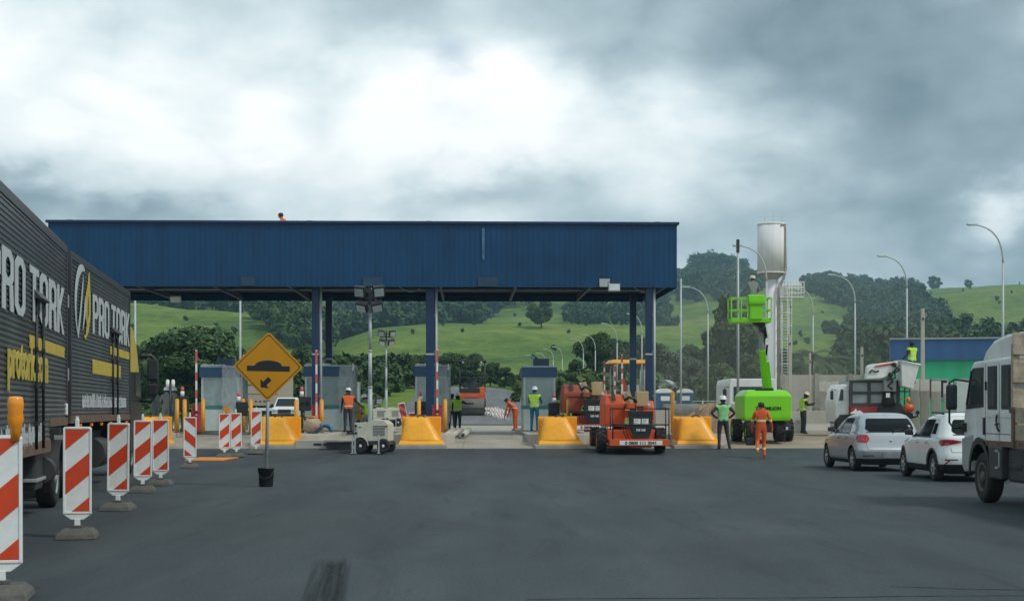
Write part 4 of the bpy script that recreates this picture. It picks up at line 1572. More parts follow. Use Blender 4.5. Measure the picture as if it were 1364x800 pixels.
def light_tower(label, raised, p, rz):
    t = thing('light_tower', label, 'light tower', p, rz, 'mobile lighting towers')
    t.scale = (.86, .92, 1)
    # white generator body, local x runs along it
    mb = MB()
    mb.prism([(-.62, .40), (.70, .40), (.70, .96), (.52, 1.08), (.10, 1.10), (-.02, 1.02), (-.62, 1.00)], 'y', -.46, .46, 'cream', .02)
    body = mb.build('generator_body', None, t)
    mb = MB()
    for k in range(7):
        mb.span((.10, -.468, .58 + k * .05), (.56, -.455, .60 + k * .05), 'trailer_trim')
    mb.build('louvre', None, body)
    mb = MB()
    mb.span((-.50, -.470, .50), (-.04, -.458, .90), 'cream', .004)
    mb.build('door', None, body)
    for nm, lo, hi, q in (('latch', (-.44, -.476, .84), (-.36, -.466, .87), 'black'), ('maker_plate', (.56, -.476, .86), (.66, -.466, .91), 'red')):
        mb = MB()
        mb.span(lo, hi, q)
        mb.build(nm, None, body)
    mb = MB()
    mb.span((-.62, -.44, .28), (.70, .44, .39), 'dark', .01)
    mb.cyl((-.30, -.55, .27), (-.30, .55, .27), .03, m='dark')
    mb.cyl((.46, -.55, .27), (.46, .55, .27), .03, m='dark')
    mb.span((-1.15, -.05, .30), (-.6, .05, .38), 'dark', .01)
    mb.build('chassis', None, t)
    for x in (-.36, .52):
        for s in (-1, 1):
            mb = MB()
            c = (x, s * .52, .245)
            h = .085
            r = .245
            mb.lathe([(r * .55, -h * .8), (r * .62, -h), (r * .9, -h), (r, -h * .5), (r, h * .5), (r * .9, h), (r * .62, h), (r * .55, h * .8)], c, 'y', 24, 'rubber')
            w = mb.build('wheel', None, t)
            mb = MB()
            mb.lathe([(r * .58, s * .02), (r * .55, s * .06), (r * .3, s * .035), (r * .2, s * .07), (.001, s * .075)], c, 'y', 16, 'white')
            mb.build('rim', None, w)
        if x < 0:
            mb = MB()
            for s in (-1, 1):
                rows = []
                for k in range(9):
                    a = math.pi * k / 8
                    rows.append([(x + .29 * math.cos(a), s * .42, .25 + .29 * math.sin(a)), (x + .29 * math.cos(a), s * .62, .25 + .29 * math.sin(a))])
                mb.gridsurf(rows, 'galv')
            mb.build('mudguard', None, t)
    mb = MB()
    for (x, y) in ((-.56, -.60), (-.66, -.60), (.36, -.62)):
        mb.span((x - .025, y - .025, .02), (x + .025, y + .025, .60), 'galv', .005)
        mb.span((x - .06, y - .06, .0), (x + .06, y + .06, .02), 'galv')
        mb.span((x - .02, y, .38), (x + .02, -.44, .44), 'galv')
    mb.build('outrigger', None, t)
    mb = MB()
    for k in range(3):
        mb.span((-.60 + .03 * (k % 2), -.50, .62 + .12 * k), (-.52 - .03 * (k % 2), -.46, .70 + .12 * k), 'black', .01)
    mb.tube([(-.6, -.5, .5), (-.72, -.52, .8), (-.64, -.5, 1.0)], .02, 6, 'dark')
    mb.build('winch', None, t)
    # telescopic mast and four floodlights
    top = 5.45 if raised else 1.6
    mx = -.15
    mb = MB()
    for z0, z1, r in ((.5, 2.2, .085), (2.2, 3.4, .07), (3.4, 4.6, .058), (4.6, top, .046)) if raised else ((.5, 1.5, .08),):
        mb.cyl((mx, .15, z0), (mx, .15, z1), r, seg=14, m='galv')
        mb.cyl((mx, .15, z1 - .06), (mx, .15, z1), r + .015, seg=14, m='galv')
    mb.build('mast', None, t)
    mb = MB()
    mb.span((mx - .42, .10, top - .35), (mx + .42, .20, top - .28), 'dark')
    mb.span((mx - .05, .08, top - .55), (mx + .05, .22, top + .02), 'dark')
    mb.build('lamp_bar', None, t)
    for dx in (-.36, .38):
        for dz in (-.12, -.62):
            c = Vector((mx + dx * (1.0 if dz > -.3 else .8), .0, top + dz))
            rt = Matrix.Rotation(.35 if dz > -.3 else .75, 4, 'X') @ Matrix.Rotation(.25 * math.copysign(1, dx), 4, 'Z')
            mb = MB()
            mb.box(c, (.44, .20, .36), 'black', rt, .03)
            h = mb.build('floodlight', None, t)
            mb = MB()
            mb.box(c + rt @ Vector((0, -.104, -.02)), (.36, .012, .26), 'lens' if dz < -.3 else 'greypanel', rt)
            mb.build('lens', None, h)
            mb = MB()
            mb.tube([c + rt @ Vector((0, .1, 0)), (mx, .15, top + dz * .6 - .1)], .022, 6, 'dark')
            mb.build('bracket', None, h)
    return t


def street_lamp(u, vtop, dist, label, arm_px, plain=False, base_to=None, h=None):
    p = on_land(u, dist)
    hh = pz(vtop, dist) - p.z
    t = thing('street_lamp' if not plain else 'steel_pole', label, 'street lamp' if not plain else 'pole', p, 0, 'grey street lamps' if not plain else 'plain grey poles')
    r0, r1 = .082, .045
    mb = MB()
    if plain:
        mb.cyl((0, 0, 0), (0, 0, hh), .062, .05, 12, 'galv')
        mb.cyl((0, 0, 0), (0, 0, .25), .13, .13, 12, 'galv')
        mb.build('pole', None, t)
        return t, hh
    L = arm_px / FOC * dist
    k = abs(L)
    s = 1 if L > 0 else -1
    bend = min(2.2, hh * .25)
    mb.cyl((0, 0, 0), (0, 0, hh - bend), r0, .062, 12, 'galv')
    mb.cyl((0, 0, 0), (0, 0, .4), .16, .16, 12, 'galv')
    mb.build('pole', None, t)
    mb = MB()
    P0, P1, P2 = Vector((0, 0, hh - bend)), Vector((0, 0, hh - .25)), Vector((s * k, 0, hh - .02))
    pts, rad = [], []
    for i in range(15):
        q = i / 14
        pts.append(P0 * (1 - q) ** 2 + P1 * 2 * q * (1 - q) + P2 * q * q)
        rad.append(.058 - .02 * q)
    mb.tube(pts, rad, 10, 'galv')
    mb.build('arm', None, t)
    mb = MB()
    mb.hull([(s * (k - .1), -.10, hh - .06), (s * (k - .1), .10, hh - .06), (s * (k + .55), -.13, hh - .01), (s * (k + .55), .13, hh - .01), (s * (k - .1), -.08, hh + .05), (s * (k - .1), .08, hh + .05), (s * (k + .5), -.09, hh + .08), (s * (k + .5), .09, hh + .08)], 'galv', .02)
    hd = mb.build('lamp_head', None, t)
    mb = MB()
    mb.span((min(s * (k + .05), s * (k + .48)), -.08, hh - .062), (max(s * (k + .05), s * (k + .48)), .08, hh - .040), 'lens')
    mb.build('lens', None, hd)
    return t, hh


def build_lamps():
    for u, v, d, arm, lab in ((1336, 299, 86, -36, 'tall grey street lamp behind the white flatbed truck, rightmost of all'), (1208, 341, 103, -29, 'grey street lamp rising behind the low blue and green building'),
                              (1139, 366, 117, -27, 'grey street lamp above the white bucket truck, against the dark woods'), (1083, 386, 131, -15, 'grey street lamp reaching toward the water tower platform'),
                              (1021, 327, 92, -34, 'grey street lamp standing in front of the water tower tank'), (943, 382, 124, -26, 'grey street lamp left of the green lift basket'),
                              (822, 431, 168, -15, 'distant street lamp just left of the right canopy columns'), (793, 446, 186, -12, 'distant street lamp in front of the dark trees, right one of two'),
                              (777, 451, 196, -12, 'distant street lamp in front of the dark trees, left one of two'), (749, 462, 214, -9, 'distant street lamp right of the third booth roof'),
                              (737, 465, 224, -9, 'distant street lamp just above the right edge of the third booth'), (726, 470, 236, -8, 'distant street lamp above the middle of the third booth'), (713, 473, 246, -8, 'faintest distant street lamp above the left of the third booth'),
                              (855, 418, 160, -14, 'street lamp hidden in part by the right pair of blue columns'),
                              (180, 335, 92, -30, 'grey lamp pole right behind the front of the dark truck'), (320, 335, 92, -30, 'grey lamp pole rising between wrapped booth and diamond sign')):
        street_lamp(u, v, d, lab, arm)
    t, hh = street_lamp(907, 371, 90, 'plain grey pole just right of the canopy end', 0, True)
    t, hh = street_lamp(983, 322, 64, 'tall plain grey pole behind the green lift basket with a small box on top', 0, True)
    mb = MB()
    mb.span((-.07, -.07, hh - .45), (.06, .06, hh + .1), 'dark', .01)
    mb.build('top_box', None, t)
    for u, v, d, lab in ((1229, 411, 66, 'slim pale concrete post in front of the blue and green building'), (1052, 446, 76, 'slim pale concrete post right of the tower ladder'), (1079, 470, 76, 'thin pale concrete post among the dark palms'), (1148, 462, 80, 'thin pale post left of the bucket truck boom')):
        p = on_land(u, d)
        hh = pz(v, d) - p.z
        t = thing('concrete_post', lab, 'post', p, 0, 'pale concrete posts on the right')
        w = .085 if u != 1079 else .06
        mb = MB()
        mb.hull([(-w, -w, 0), (w, -w, 0), (w, w, 0), (-w, w, 0), (-w * .8, -w * .8, hh), (w * .8, -w * .8, hh), (w * .8, w * .8, hh), (-w * .8, w * .8, hh)], 'concrete_light', .01)
        mb.build('shaft', None, t)
        mb = MB()
        mb.span((-w * .5, -w * .9 - .01, hh - .5), (w * .5, -w * .7, hh - .4), 'dark')
        mb.build('hole_plate', None, t)
    p = ground_at(497, 603)
    light_tower('white generator trailer with tall raised mast and four floodlights, standing nearest', True, p + Vector((0, 0, .002)), -.12)
    y = 86
    light_tower('smaller looking raised floodlight mast behind the generator trailer, seen over the grass', True, Vector((px(518, y), y, PLZ + .01)), .25)
    light_tower('farther generator trailer with its floodlight mast folded down, left of the raised one', False, Vector((px(500, 83), 83, PLZ + .01)), .1)


def build_tower():
    y = 104
    x = px(1028, y)
    z = tz(x, y)
    t = thing('water_tower', 'white cylindrical water tower on a slimmer stem with ladder and railed platform', 'water tower', (x, y, z), 0)
    s = y / FOC
    zz = lambda v: pz(v, y) - z
    mb = MB()
    r = 19 * s
    mb.lathe([(r, zz(364)), (r, zz(300))], (0, 0, 0), 'z', 44, 'tower_white')
    mb.lathe([(r + .02, zz(300)), (r + .02, zz(298.6)), (r * .9, zz(297.6)), (0, zz(296.5))], (0, 0, 0), 'z', 44, 'tower_white')
    mb.build('tank', None, t)
    mb = MB()
    mb.lathe([(r + .035, zz(364.6)), (r + .035, zz(363.2))], (0, 0, 0), 'z', 44, 'tower_white')
    mb.lathe([(8.6 * s, zz(372.5)), (9.4 * s, zz(370.5)), (r * .97, zz(364.05))], (0, 0, 0), 'z', 44, 'tower_pipe')
    mb.build('neck', None, t)
    mb = MB()
    rs = 8.4 * s
    mb.lathe([(rs * 1.05, 0), (rs, .3), (rs, zz(371)), ], (-.0, 0, 0), 'z', 36, 'tower_white')
    mb.build('stem', None, t)
    mb = MB()
    pts = [(9 * s, -r * .9, zz(302)), (15 * s, -r * .72, zz(300)), (16 * s, -r * .68, zz(305)), (16 * s, -r * .68, zz(358)), (12 * s, -r * .6, zz(374)), (6 * s, -rs - .1, zz(385)), (6 * s, -rs - .1, .2)]
    mb.tube(pts, .055, 10, 'tower_pipe')
    pts = [(17.5 * s, -r * .5, zz(330)), (18 * s, -r * .45, zz(358)), (15 * s, -r * .45, zz(372)), (9 * s, -rs * .7, zz(384)), (9 * s, -rs * .7, .2)]
    mb.tube(pts, .05, 10, 'tower_pipe')
    mb.build('overflow_pipe', None, t)
    # railed platform to the right of the stem
    mb = MB()
    x0, x1, z0, z1 = 9 * s, 41 * s, zz(397), zz(376)
    mb.span((x0, -.55, z0), (x1, .55, z0 + .07), 'tower_white')
    for yy in (-.52, .52):
        for k in range(5):
            xx = x0 + (x1 - x0) * k / 4
            mb.cyl((xx, yy, z0), (xx, yy, z1), .028, seg=8, m='tower_white')
        for f in (.33, .66, 1.0):
            mb.cyl((x0, yy, z0 + (z1 - z0) * f), (x1, yy, z0 + (z1 - z0) * f), .026, seg=8, m='tower_white')
    for f in (.33, .66, 1.0):
        mb.cyl((x1, -.52, z0 + (z1 - z0) * f), (x1, .52, z0 + (z1 - z0) * f), .026, seg=8, m='tower_white')
    mb.build('platform', None, t)
    mb = MB()
    lx0, lx1 = 12.5 * s, 21.5 * s
    for xx in (lx0, lx1):
        mb.cyl((xx, -.35, 0), (xx, -.35, zz(376)), .035, seg=8, m='tower_white')
    n = 44
    for k in range(n):
        q = .3 + (zz(380) - .3) * k / n
        mb.cyl((lx0, -.35, q), (lx1, -.35, q), .014, seg=6, m='tower_white')
    ld = mb.build('ladder', None, t)
    mb = MB()
    for k in range(9):
        q = 2.2 + (zz(384) - 2.2) * k / 8
        pts = [((lx0 + lx1) / 2 + .42 * math.cos(a), -.35 - .42 * (1 + math.sin(a)) * .5 * 1.6, q) for a in [math.pi * (0 + j / 10) + math.pi for j in range(11)]]
        pts = [((lx0 + lx1) / 2 + .42 * math.cos(a), -.35 - .75 * math.sin(a), q) for a in [math.pi * j / 10 for j in range(11)]]
        mb.tube(pts, .025, 6, 'tower_white')
    for a in (.5, 1.57, 2.64):
        mb.cyl(((lx0 + lx1) / 2 + .42 * math.cos(a), -.35 - .75 * math.sin(a), 2.2), ((lx0 + lx1) / 2 + .42 * math.cos(a), -.35 - .75 * math.sin(a), zz(384)), .018, seg=6, m='tower_white')
    mb.build('safety_cage', None, ld)
    # thin lightning rods and aerial stays on the tank roof
    mb = MB()
    for dx, hh in ((-.5, 14), (0.1, 18), (.7, 13)):
        mb.cyl((dx, 0, zz(300)), (dx, 0, zz(298 - hh)), .012, seg=6, m='galv')
    mb.tube([(-.9, 0, zz(289)), (1.0, 0, zz(289))], .008, 6, 'galv')
    mb.build('lightning_rod', None, t)


def build_right_side():
    # low building: blue parapet over green wall
    y = 74
    x0, x1 = px(1188, y), px(1188, y) + 9.5
    z = tz((x0 + x1) / 2, y)
    t = thing('service_building', 'low flat roofed building, deep blue band above bright green wall', 'building', (x0, y, z), -.24)
    L, D = x1 - x0, 9.0
    zb, zt = pz(480, y) - z, pz(452.5, y) - z
    mb = MB()
    mb.span((.05, .05, 0), (L - .05, D - .05, zb + .1), 'bldg_green')
    mb.build('wall', None, t)
    mb = MB()
    mb.span((-.06, -.06, zb), (L + .06, D + .06, zt), 'bldg_blue')
    mb.build('parapet', None, t)
    mb = MB()
    mb.span((-.12, -.12, zt), (L + .12, D + .12, zt + .08), 'greypanel', .01)
    mb.build('coping', None, t)
    for a in (px(1268, y) - x0,):
        mb = MB()
        mb.span((a, .02, .0), (a + 1.6, .06, 2.5), 'greypanel', .01)
        mb.span((a + .1, .0, .1), (a + 1.5, .02, 2.4), 'booth', .01)
        mb.build('door', None, t)
    for a in (px(1236, y) - x0, px(1215, y) - x0):
        mb = MB()
        mb.span((a, .01, 1.5), (a + .9, .06, 2.5), 'greypanel', .01)
        w = mb.build('window', None, t)
        mb = MB()
        mb.span((a + .08, -.002, 1.58), (a + .82, .02, 2.42), 'glass')
        mb.build('pane', None, w)
    # long block wall across the back of the yard
    y = 79
    xa, xb = px(1040, y), px(1188, y) - .4
    z = tz((xa + xb) / 2, y)
    t = thing('block_wall', 'long dusty beige block wall behind the bucket truck', 'wall', (xa, y, z), 0)
    mb = MB()
    h = pz(499, y) - z
    mb.span((0, 0, -.2), (xb - xa, .2, h), 'concrete_light')
    mb.build('wall_body', None, t)
    mb = MB()
    for k in range(4):
        mb.span((k * (xb - xa) / 3.05 - .02, -.08, -.2), (k * (xb - xa) / 3.05 + .22, -.01, h + .06), 'concrete')
    mb.build('pilaster', None, t)
    # L shaped precast slabs standing in rows
    labs = ['left of the bucket truck, first slab', 'left of the bucket truck, middle slab', 'left of the bucket truck, slab nearest its cab']
    for i, (u, yy, hv) in enumerate(((1096, 70, 508), (1104, 68, 509), (1112, 66, 508), (1219, 62, 505), (1232, 60, 506), (1247, 58.5, 507), (1263, 57, 510))):
        p = on_land(u, yy)
        hh = pz(hv, yy) - p.z
        lab = ('tall precast slab ' + labs[i]) if i < 3 else 'tall precast slab right of the bucket truck, %s from the lift bucket' % ('nearest', 'second', 'third', 'farthest')[i - 3]
        w = .36
        t = thing('precast_slab', lab, 'concrete slab', p, -.28 if i > 2 else -.18, 'precast concrete slabs standing in a row')
        mb = MB()
        mb.prism([(-.9, 0), (.55, 0), (.55, .14), (-.55, .14), (-.55, hh * .72), (-.30, hh * .86), (-.30, hh), (-.42, hh), (-.72, hh * .80), (-.72, .14), (-.9, .14)], 'x', -w / 2, w / 2, 'concrete', .015)
        mb.build('slab_body', None, t)
    # low concrete blocks at the yard edge
    for u, yy, hv, w, lab in ((1066, 63, 548, 1.05, 'low concrete block in front of the beige wall, left one'), (1087, 62.5, 547, 1.05, 'low concrete block in front of the beige wall, right one'), (884, 61, 546, .75, 'grey concrete block behind the tall yellow post')):
        p = on_land(u, yy)
        hh = pz(hv, yy) - p.z
        t = thing('barrier_block', lab, 'concrete block', p, .05, 'low concrete blocks')
        mb = MB()
        mb.prism([(-.42, 0), (.42, 0), (.40, .14), (.22, .40), (.16, hh), (-.16, hh), (-.22, .40), (-.40, .14)], 'x', -w / 2, w / 2, 'concrete_light', .02)
        mb.build('block_body', None, t)
        mb = MB()
        mb.tube([(-.15, 0, hh - .02), (-.1, 0, hh + .1), (.1, 0, hh + .1), (.15, 0, hh - .02)], .015, 6, 'dark')
        mb.build('lifting_loop', None, t)
    # portable toilets
    first = None
    for u, yy, lab in ((884, 99, 'blue portable toilet with white domed roof, left of two'), (912, 101, 'blue portable toilet with white domed roof, right one behind the yellow post')):
        p = on_land(u, yy)
        if first is None:
            t = first = thing('portable_toilet', lab, 'portable toilet', p, .1, 'blue portable toilets')
            mb = MB()
            mb.span((-.5, -.5, .05), (.5, .5, 2.0), 'blueplastic', .04)
            mb.build('cabin', None, t)
            mb = MB()
            mb.prism([(-.56, 2.0), (.56, 2.0), (.50, 2.14), (.28, 2.26), (0, 2.30), (-.28, 2.26), (-.50, 2.14)], 'y', -.55, .55, 'white', .03)
            mb.build('roof', None, t)
            mb = MB()
            mb.span((-.38, -.52, .15), (.38, -.495, 1.92), 'booth_blue', .01)
            dr = mb.build('door', None, t)
            for nm, lo, hi in (('handle', (.28, -.55, 1.0), (.34, -.52, 1.1)), ('door_plate', (-.3, -.526, 1.5), (.3, -.515, 1.8))):
                mb = MB()
                mb.span(lo, hi, 'white')
                mb.build(nm, None, dr)
        else:
            t = dup(first, p, -.05, lab)
    # spoil heap and a large pipe
    p = on_land(955, 60)
    mb = MB()
    rows = []
    rnd = random.Random(11)
    for i in range(15):
        row = []
        for j in range(22):
            a, b = j / 21 * 2 - 1, i / 14 * 2 - 1
            hgt = max(0, 1 - abs(a) ** 2.2) * max(0, 1 - abs(b) ** 2) * 1.25
            row.append((a * 1.75, b * 1.4, hgt + (rnd.uniform(-.10, .10) if 0 < i < 14 and 0 < j < 21 else 0) * (1 if hgt > .05 else 0) - .02))
        rows.append(row)
    mb.gridsurf(rows, 'earth', False)
    o = mb.build('spoil_heap')
    o.location = p
    tag(o, 'heap of brown earth behind the worker with hands on hips', 'earth heap')
    p = on_land(950, 66)
    t = thing('concrete_pipe', 'large dusty concrete drain pipe lying behind the earth heap', 'pipe', p, .06)
    mb = MB()
    n = 28
    for r0, r1 in ((.62, .62),):
        mb.lathe([(.50, -2.2), (.62, -2.2), (.62, 1.9), (.72, 1.95), (.72, 2.25), (.50, 2.25), (.50, -2.2)], (0, 0, .62), 'x', n, 'concrete')
    mb.build('pipe_shell', None, t)
    mb = MB()
    for xx in (-1.2, 1.1):
        mb.span((xx - .1, -.7, 0), (xx + .1, .7, .14), 'bark', .01)
    mb.build('bearer', None, t)
    # little white house with a gabled porch among the trees
    p = on_land(889, 150)
    t = thing('small_house', 'small white hut with gabled roof below the willows', 'hut', p, -.35)
    t.scale = (.62, .62, .62)
    mb = MB()
    mb.span((-1.8, -1.5, 0), (1.8, 1.5, 2.6), 'white')
    mb.prism([(-1.8, 2.6), (1.8, 2.6), (0, 3.7)], 'y', -1.5, 1.5, 'white')
    mb.build('wall', None, t)
    mb = MB()
    for s in (-1, 1):
        mb.prism([(0, 3.72), (s * 2.3, 2.36), (s * 2.3, 2.50), (0, 3.88)], 'y', -1.9, 1.9, 'greypanel')
    mb.build('roof', None, t)
    for a in (-1.1, .5):
        mb = MB()
        mb.span((a, -1.54, 1.0), (a + .7, -1.49, 2.0), 'glass')
        mb.build('window', None, t)
    mb = MB()
    mb.span((-.25, -1.54, 0), (.4, -1.49, 2.1), 'bark')
    mb.build('door', None, t)
    # post and wire fence by it
    t = thing('paddock_fence', 'low pale rail fence running in front of the small white house', 'fence', on_land(880, 118), 0)
    zs = []
    for k in range(9):
        mb = MB()
        xx = k * 1.1
        zg = tz(px(880, 118) + xx, 118) - tz(px(880, 118), 118)
        zs.append(zg)
        mb.cyl((xx, 0, zg - .1), (xx, 0, zg + 1.2), .06, seg=8, m='concrete_light')
        mb.build('fence_post', None, t)
    mb = MB()
    for q in (.5, .85, 1.15):
        mb.tube([(k * 1.1, 0, zs[k] + q) for k in range(9)], .035, 6, 'concrete_light')
    mb.build('rail', None, t)
# ------------------------------------------------------------------ hatchback cars from level slices
class CarShape:
    def __init__(s, prof):
        a = np.array(prof, float)          # z, front y, back y, half width, corner exponent
        s.z = a[:, 0]
        s.cols = a[:, 1:]
        s.tail = 1.7                      # squarer corners at the tail than at the nose

    def at(s, z):
        return [float(np.interp(z, s.z, s.cols[:, i])) for i in range(4)]

    def pt(s, th, z, off=0.0):
        f, b, w, n = s.at(z)
        c, q = math.cos(th), math.sin(th)
        if q < 0:
            n *= s.tail
        e = 2.0 / n
        h, m = (f - b) / 2, (f + b) / 2
        x = math.copysign(abs(c) ** e, c) * w
        y = m + math.copysign(abs(q) ** e, q) * h
        if off:
            nx = math.copysign(abs(x / w) ** (n - 1), x) / w
            ny = math.copysign(abs((y - m) / h) ** (n - 1), y - m) / h
            f2, b2, w2, _ = s.at(z + .02)
            f1, b1, w1, _ = s.at(z - .02)
            nz = -((w2 - w1) * abs(nx) * w + 0) / .04 * .5 if abs(nx) * w > abs(ny) * h else -(((f2 - f1) if ny > 0 else (b1 - b2)) / .04) * abs(ny) * .5
            v = Vector((nx, ny, nz))
            v.normalize()
            return Vector((x, y, z)) + v * off
        return Vector((x, y, z))

    def th_side(s, y, z, side):
        f, b, w, n = s.at(z)
        h, m = (f - b) / 2, (f + b) / 2
        q = max(-1, min(1, (y - m) / h))
        if q < 0:
            n *= s.tail
        sn = math.copysign(abs(q) ** (n / 2), q)
        a = math.asin(max(-1, min(1, sn)))
        return a if side > 0 else math.pi - a

    def th_end(s, x, z, end):
        f, b, w, n = s.at(z)
        if end < 0:
            n *= s.tail
        q = max(-1, min(1, x / w))
        c = math.copysign(abs(q) ** (n / 2), q)
        a = math.acos(max(-1, min(1, c)))
        return a if end > 0 else (-a if x >= 0 else 2 * math.pi - a)

    def patch(s, mb, zl, fn, off, m, nu=14):
        """fn(z) -> (theta0, theta1)"""
        rows = []
        for z in zl:
            a, b = fn(z)
            while b - a > math.pi:
                b -= 2 * math.pi
            while a - b > math.pi:
                b += 2 * math.pi
            rows.append([s.pt(a + (b - a) * i / nu, z, off) for i in range(nu + 1)])
        mb.gridsurf(rows, m, True)


def car(kind, label, loc, rz):
    silver = kind == 'silver'
    t = thing('parked_car', label, 'car', loc, rz, 'hatchback cars queuing on the right')
    paint = 'silver' if silver else 'carwhite'
    if silver:
        prof = [(.20, 1.93, -1.88, .78, 5), (.27, 1.98, -1.95, .83, 5), (.36, 2.01, -2.01, .855, 5.5), (.48, 2.03, -2.04, .865, 5.5), (.56, 2.03, -2.045, .868, 5.5), (.60, 2.02, -2.02, .868, 5.5), (.72, 1.97, -1.985, .868, 5),
                (.84, 1.82, -1.965, .862, 4.6), (.92, 1.45, -1.945, .850, 4.4), (.985, 1.02, -1.92, .832, 4.2), (1.03, .92, -1.90, .81, 4.2), (1.12, .76, -1.86, .782, 4.2), (1.22, .58, -1.81, .748, 4.2),
                (1.32, .38, -1.70, .70, 4.2), (1.40, .16, -1.61, .65, 4.2), (1.46, -.10, -1.55, .595, 4.0), (1.50, -.42, -1.42, .50, 3.6), (1.520, -.75, -1.22, .36, 3.2), (1.527, -.95, -1.1, .12, 3)]
        wb0, wb1, r = 1.27, -1.32, .315
    else:
        prof = [(.21, 1.90, -1.84, .78, 5), (.28, 1.95, -1.90, .84, 5), (.38, 1.98, -1.97, .87, 5.2), (.50, 2.00, -1.995, .875, 5), (.60, 2.00, -1.99, .875, 4.8), (.72, 1.96, -1.95, .872, 4.4),
                (.84, 1.82, -1.93, .866, 4.2), (.93, 1.45, -1.945, .853, 4.0), (.99, 1.02, -1.93, .835, 3.9), (1.04, .92, -1.885, .81, 3.9), (1.13, .76, -1.80, .775, 3.9), (1.23, .56, -1.72, .738, 3.9),
                (1.33, .36, -1.64, .70, 3.9), (1.42, .12, -1.58, .655, 3.9), (1.48, -.14, -1.56, .60, 3.7), (1.52, -.45, -1.48, .51, 3.4), (1.540, -.75, -1.25, .36, 3.2), (1.547, -.92, -1.1, .12, 3)]
        wb0, wb1, r = 1.26, -1.26, .325
    S = CarShape(prof)
    # fine slices through the profile for a smooth shell
    zs = []
    for a, b in zip(S.z, S.z[1:]):
        k = 2 if b - a > .03 else 1
        zs += [a + (b - a) * i / k for i in range(k)]
    zs.append(S.z[-1])
    N = 88
    mb = MB()
    mb.loft([[S.pt(2 * math.pi * i / N, z) for i in range(N)] for z in zs], paint)
    body = mb.build('body', None, t)
    body.data.materials.append(M['black'])
    # wheel wells cut out of the shell
    cb = MB()
    for y in (wb0, wb1):
        for s in (-1, 1):
            cb.cyl((s * .52, y, r), (s * 1.1, y, r), r + .055, seg=36, m='black')
    cut = cb.build('well_cutter', None, t)
    md = body.modifiers.new('wells', 'BOOLEAN')
    md.operation = 'DIFFERENCE'
    md.object = cut
    md.solver = 'EXACT'
    md.material_mode = 'TRANSFER'
    bpy.context.view_layer.update()
    dg = bpy.context.evaluated_depsgraph_get()
    me = bpy.data.meshes.new_from_object(body.evaluated_get(dg))
    body.modifiers.clear()
    body.data = me
    bpy.data.objects.remove(cut)
    try:
        me.set_sharp_from_angle(angle=R(38))
    except Exception:
        pass
    lin = lambda a, b, n: [a + (b - a) * i / n for i in range(n + 1)]
    # rear screen and its wiper
    if silver:
        x0, x1, za, zb = .66, .565, 1.035, 1.375
    else:
        x0, x1, za, zb = .60, .50, 1.06, 1.385
    mb = MB()
    S.patch(mb, lin(za, zb, 10), lambda z: (S.th_end(-(x0 + (x1 - x0) * (z - za) / (zb - za)) * (1 - .18 * max(0, (za + .09 - z) / .09) ** 2 - .06 * max(0, (z - zb + .06) / .06) ** 2), z, -1),
                                            S.th_end((x0 + (x1 - x0) * (z - za) / (zb - za)) * (1 - .18 * max(0, (za + .09 - z) / .09) ** 2 - .06 * max(0, (z - zb + .06) / .06) ** 2), z, -1)), .006, 'glass_car', 22)
    gl = mb.build('rear_window', None, t)
    mb = MB()
    S.patch(mb, lin(za - .022, za - .004, 2), lambda z: (S.th_end(-x0 * .95, z, -1), S.th_end(x0 * .95, z, -1)), .008, 'black', 16)
    a, b = S.pt(S.th_end(.08, za + .02, -1), za + .02, .02), S.pt(S.th_end(.38, za + .055, -1), za + .055, .02)
    mb.tube([S.pt(S.th_end(.08, za - .03, -1), za - .03, .02), a, b], [.018, .014, .008], 8, 'black')
    mb.build('wiper', None, gl)
    # side glazing
    for s in (-1, 1):
        wins = [('front_door_window', lambda z: .86 - (z - 1.0) * 1.62, lambda z: -.18), ('rear_door_window', lambda z: -.27, lambda z: (-1.06 if silver else -1.00) + (z - 1.0) * .10)]
        if not silver:
            wins.append(('quarter_window', lambda z: -1.05 + (z - 1) * .1, lambda z: -1.36 - (z - 1.0) * -.35))
        for nm, fa, fb in wins:
            mb = MB()
            zt = 1.385 if nm != 'quarter_window' else 1.30
            S.patch(mb, lin(1.0 if nm != 'quarter_window' else 1.06, zt, 8), lambda z: (S.th_side(fa(z), z, s), S.th_side(fb(z), z, s)), .006, 'glass_car', 12)
            mb.build(nm, None, t)
        mb = MB()
        S.patch(mb, lin(1.0, 1.39, 8), lambda z: (S.th_side(-.185, z, s), S.th_side(-.265, z, s)), .007, 'black', 3)
        S.patch(mb, lin(.975, .998, 2), lambda z: (S.th_side(.88, z, s), S.th_side(-1.10, z, s)), .008, 'black', 20)
        mb.build('window_pillar', None, t)
        # door shut lines as recessed dark seams, handles proud of the skin
        mb = MB()
        for yy in ((1.02, -.22, -1.02) if silver else (1.0, -.22, -1.0)):
            S.patch(mb, lin(.36 if yy > -1 else .70, .97, 8), lambda z: (S.th_side(yy + .004, z, s), S.th_side(yy - .004, z, s)), .002, 'black', 2)
        S.patch(mb, [.33, .338], lambda z: (S.th_side(1.0, z, s), S.th_side(-.9, z, s)), .002, 'black', 20)
        mb.build('door_seam', None, t)
        for yy in (.10 - .15, -.80):
            mb = MB()
            p = S.pt(S.th_side(yy, .87, s), .87, .02)
            mb.box(p, (.03, .17, .03), paint, None, .012)
            mb.box(p + Vector((-s * .016, 0, -.004)), (.02, .12, .05), 'black', None, .006)
            mb.build('door_handle', None, t)
        # mirrors
        mb = MB()
        p = S.pt(S.th_side(.70, 1.02, s), 1.02, .0)
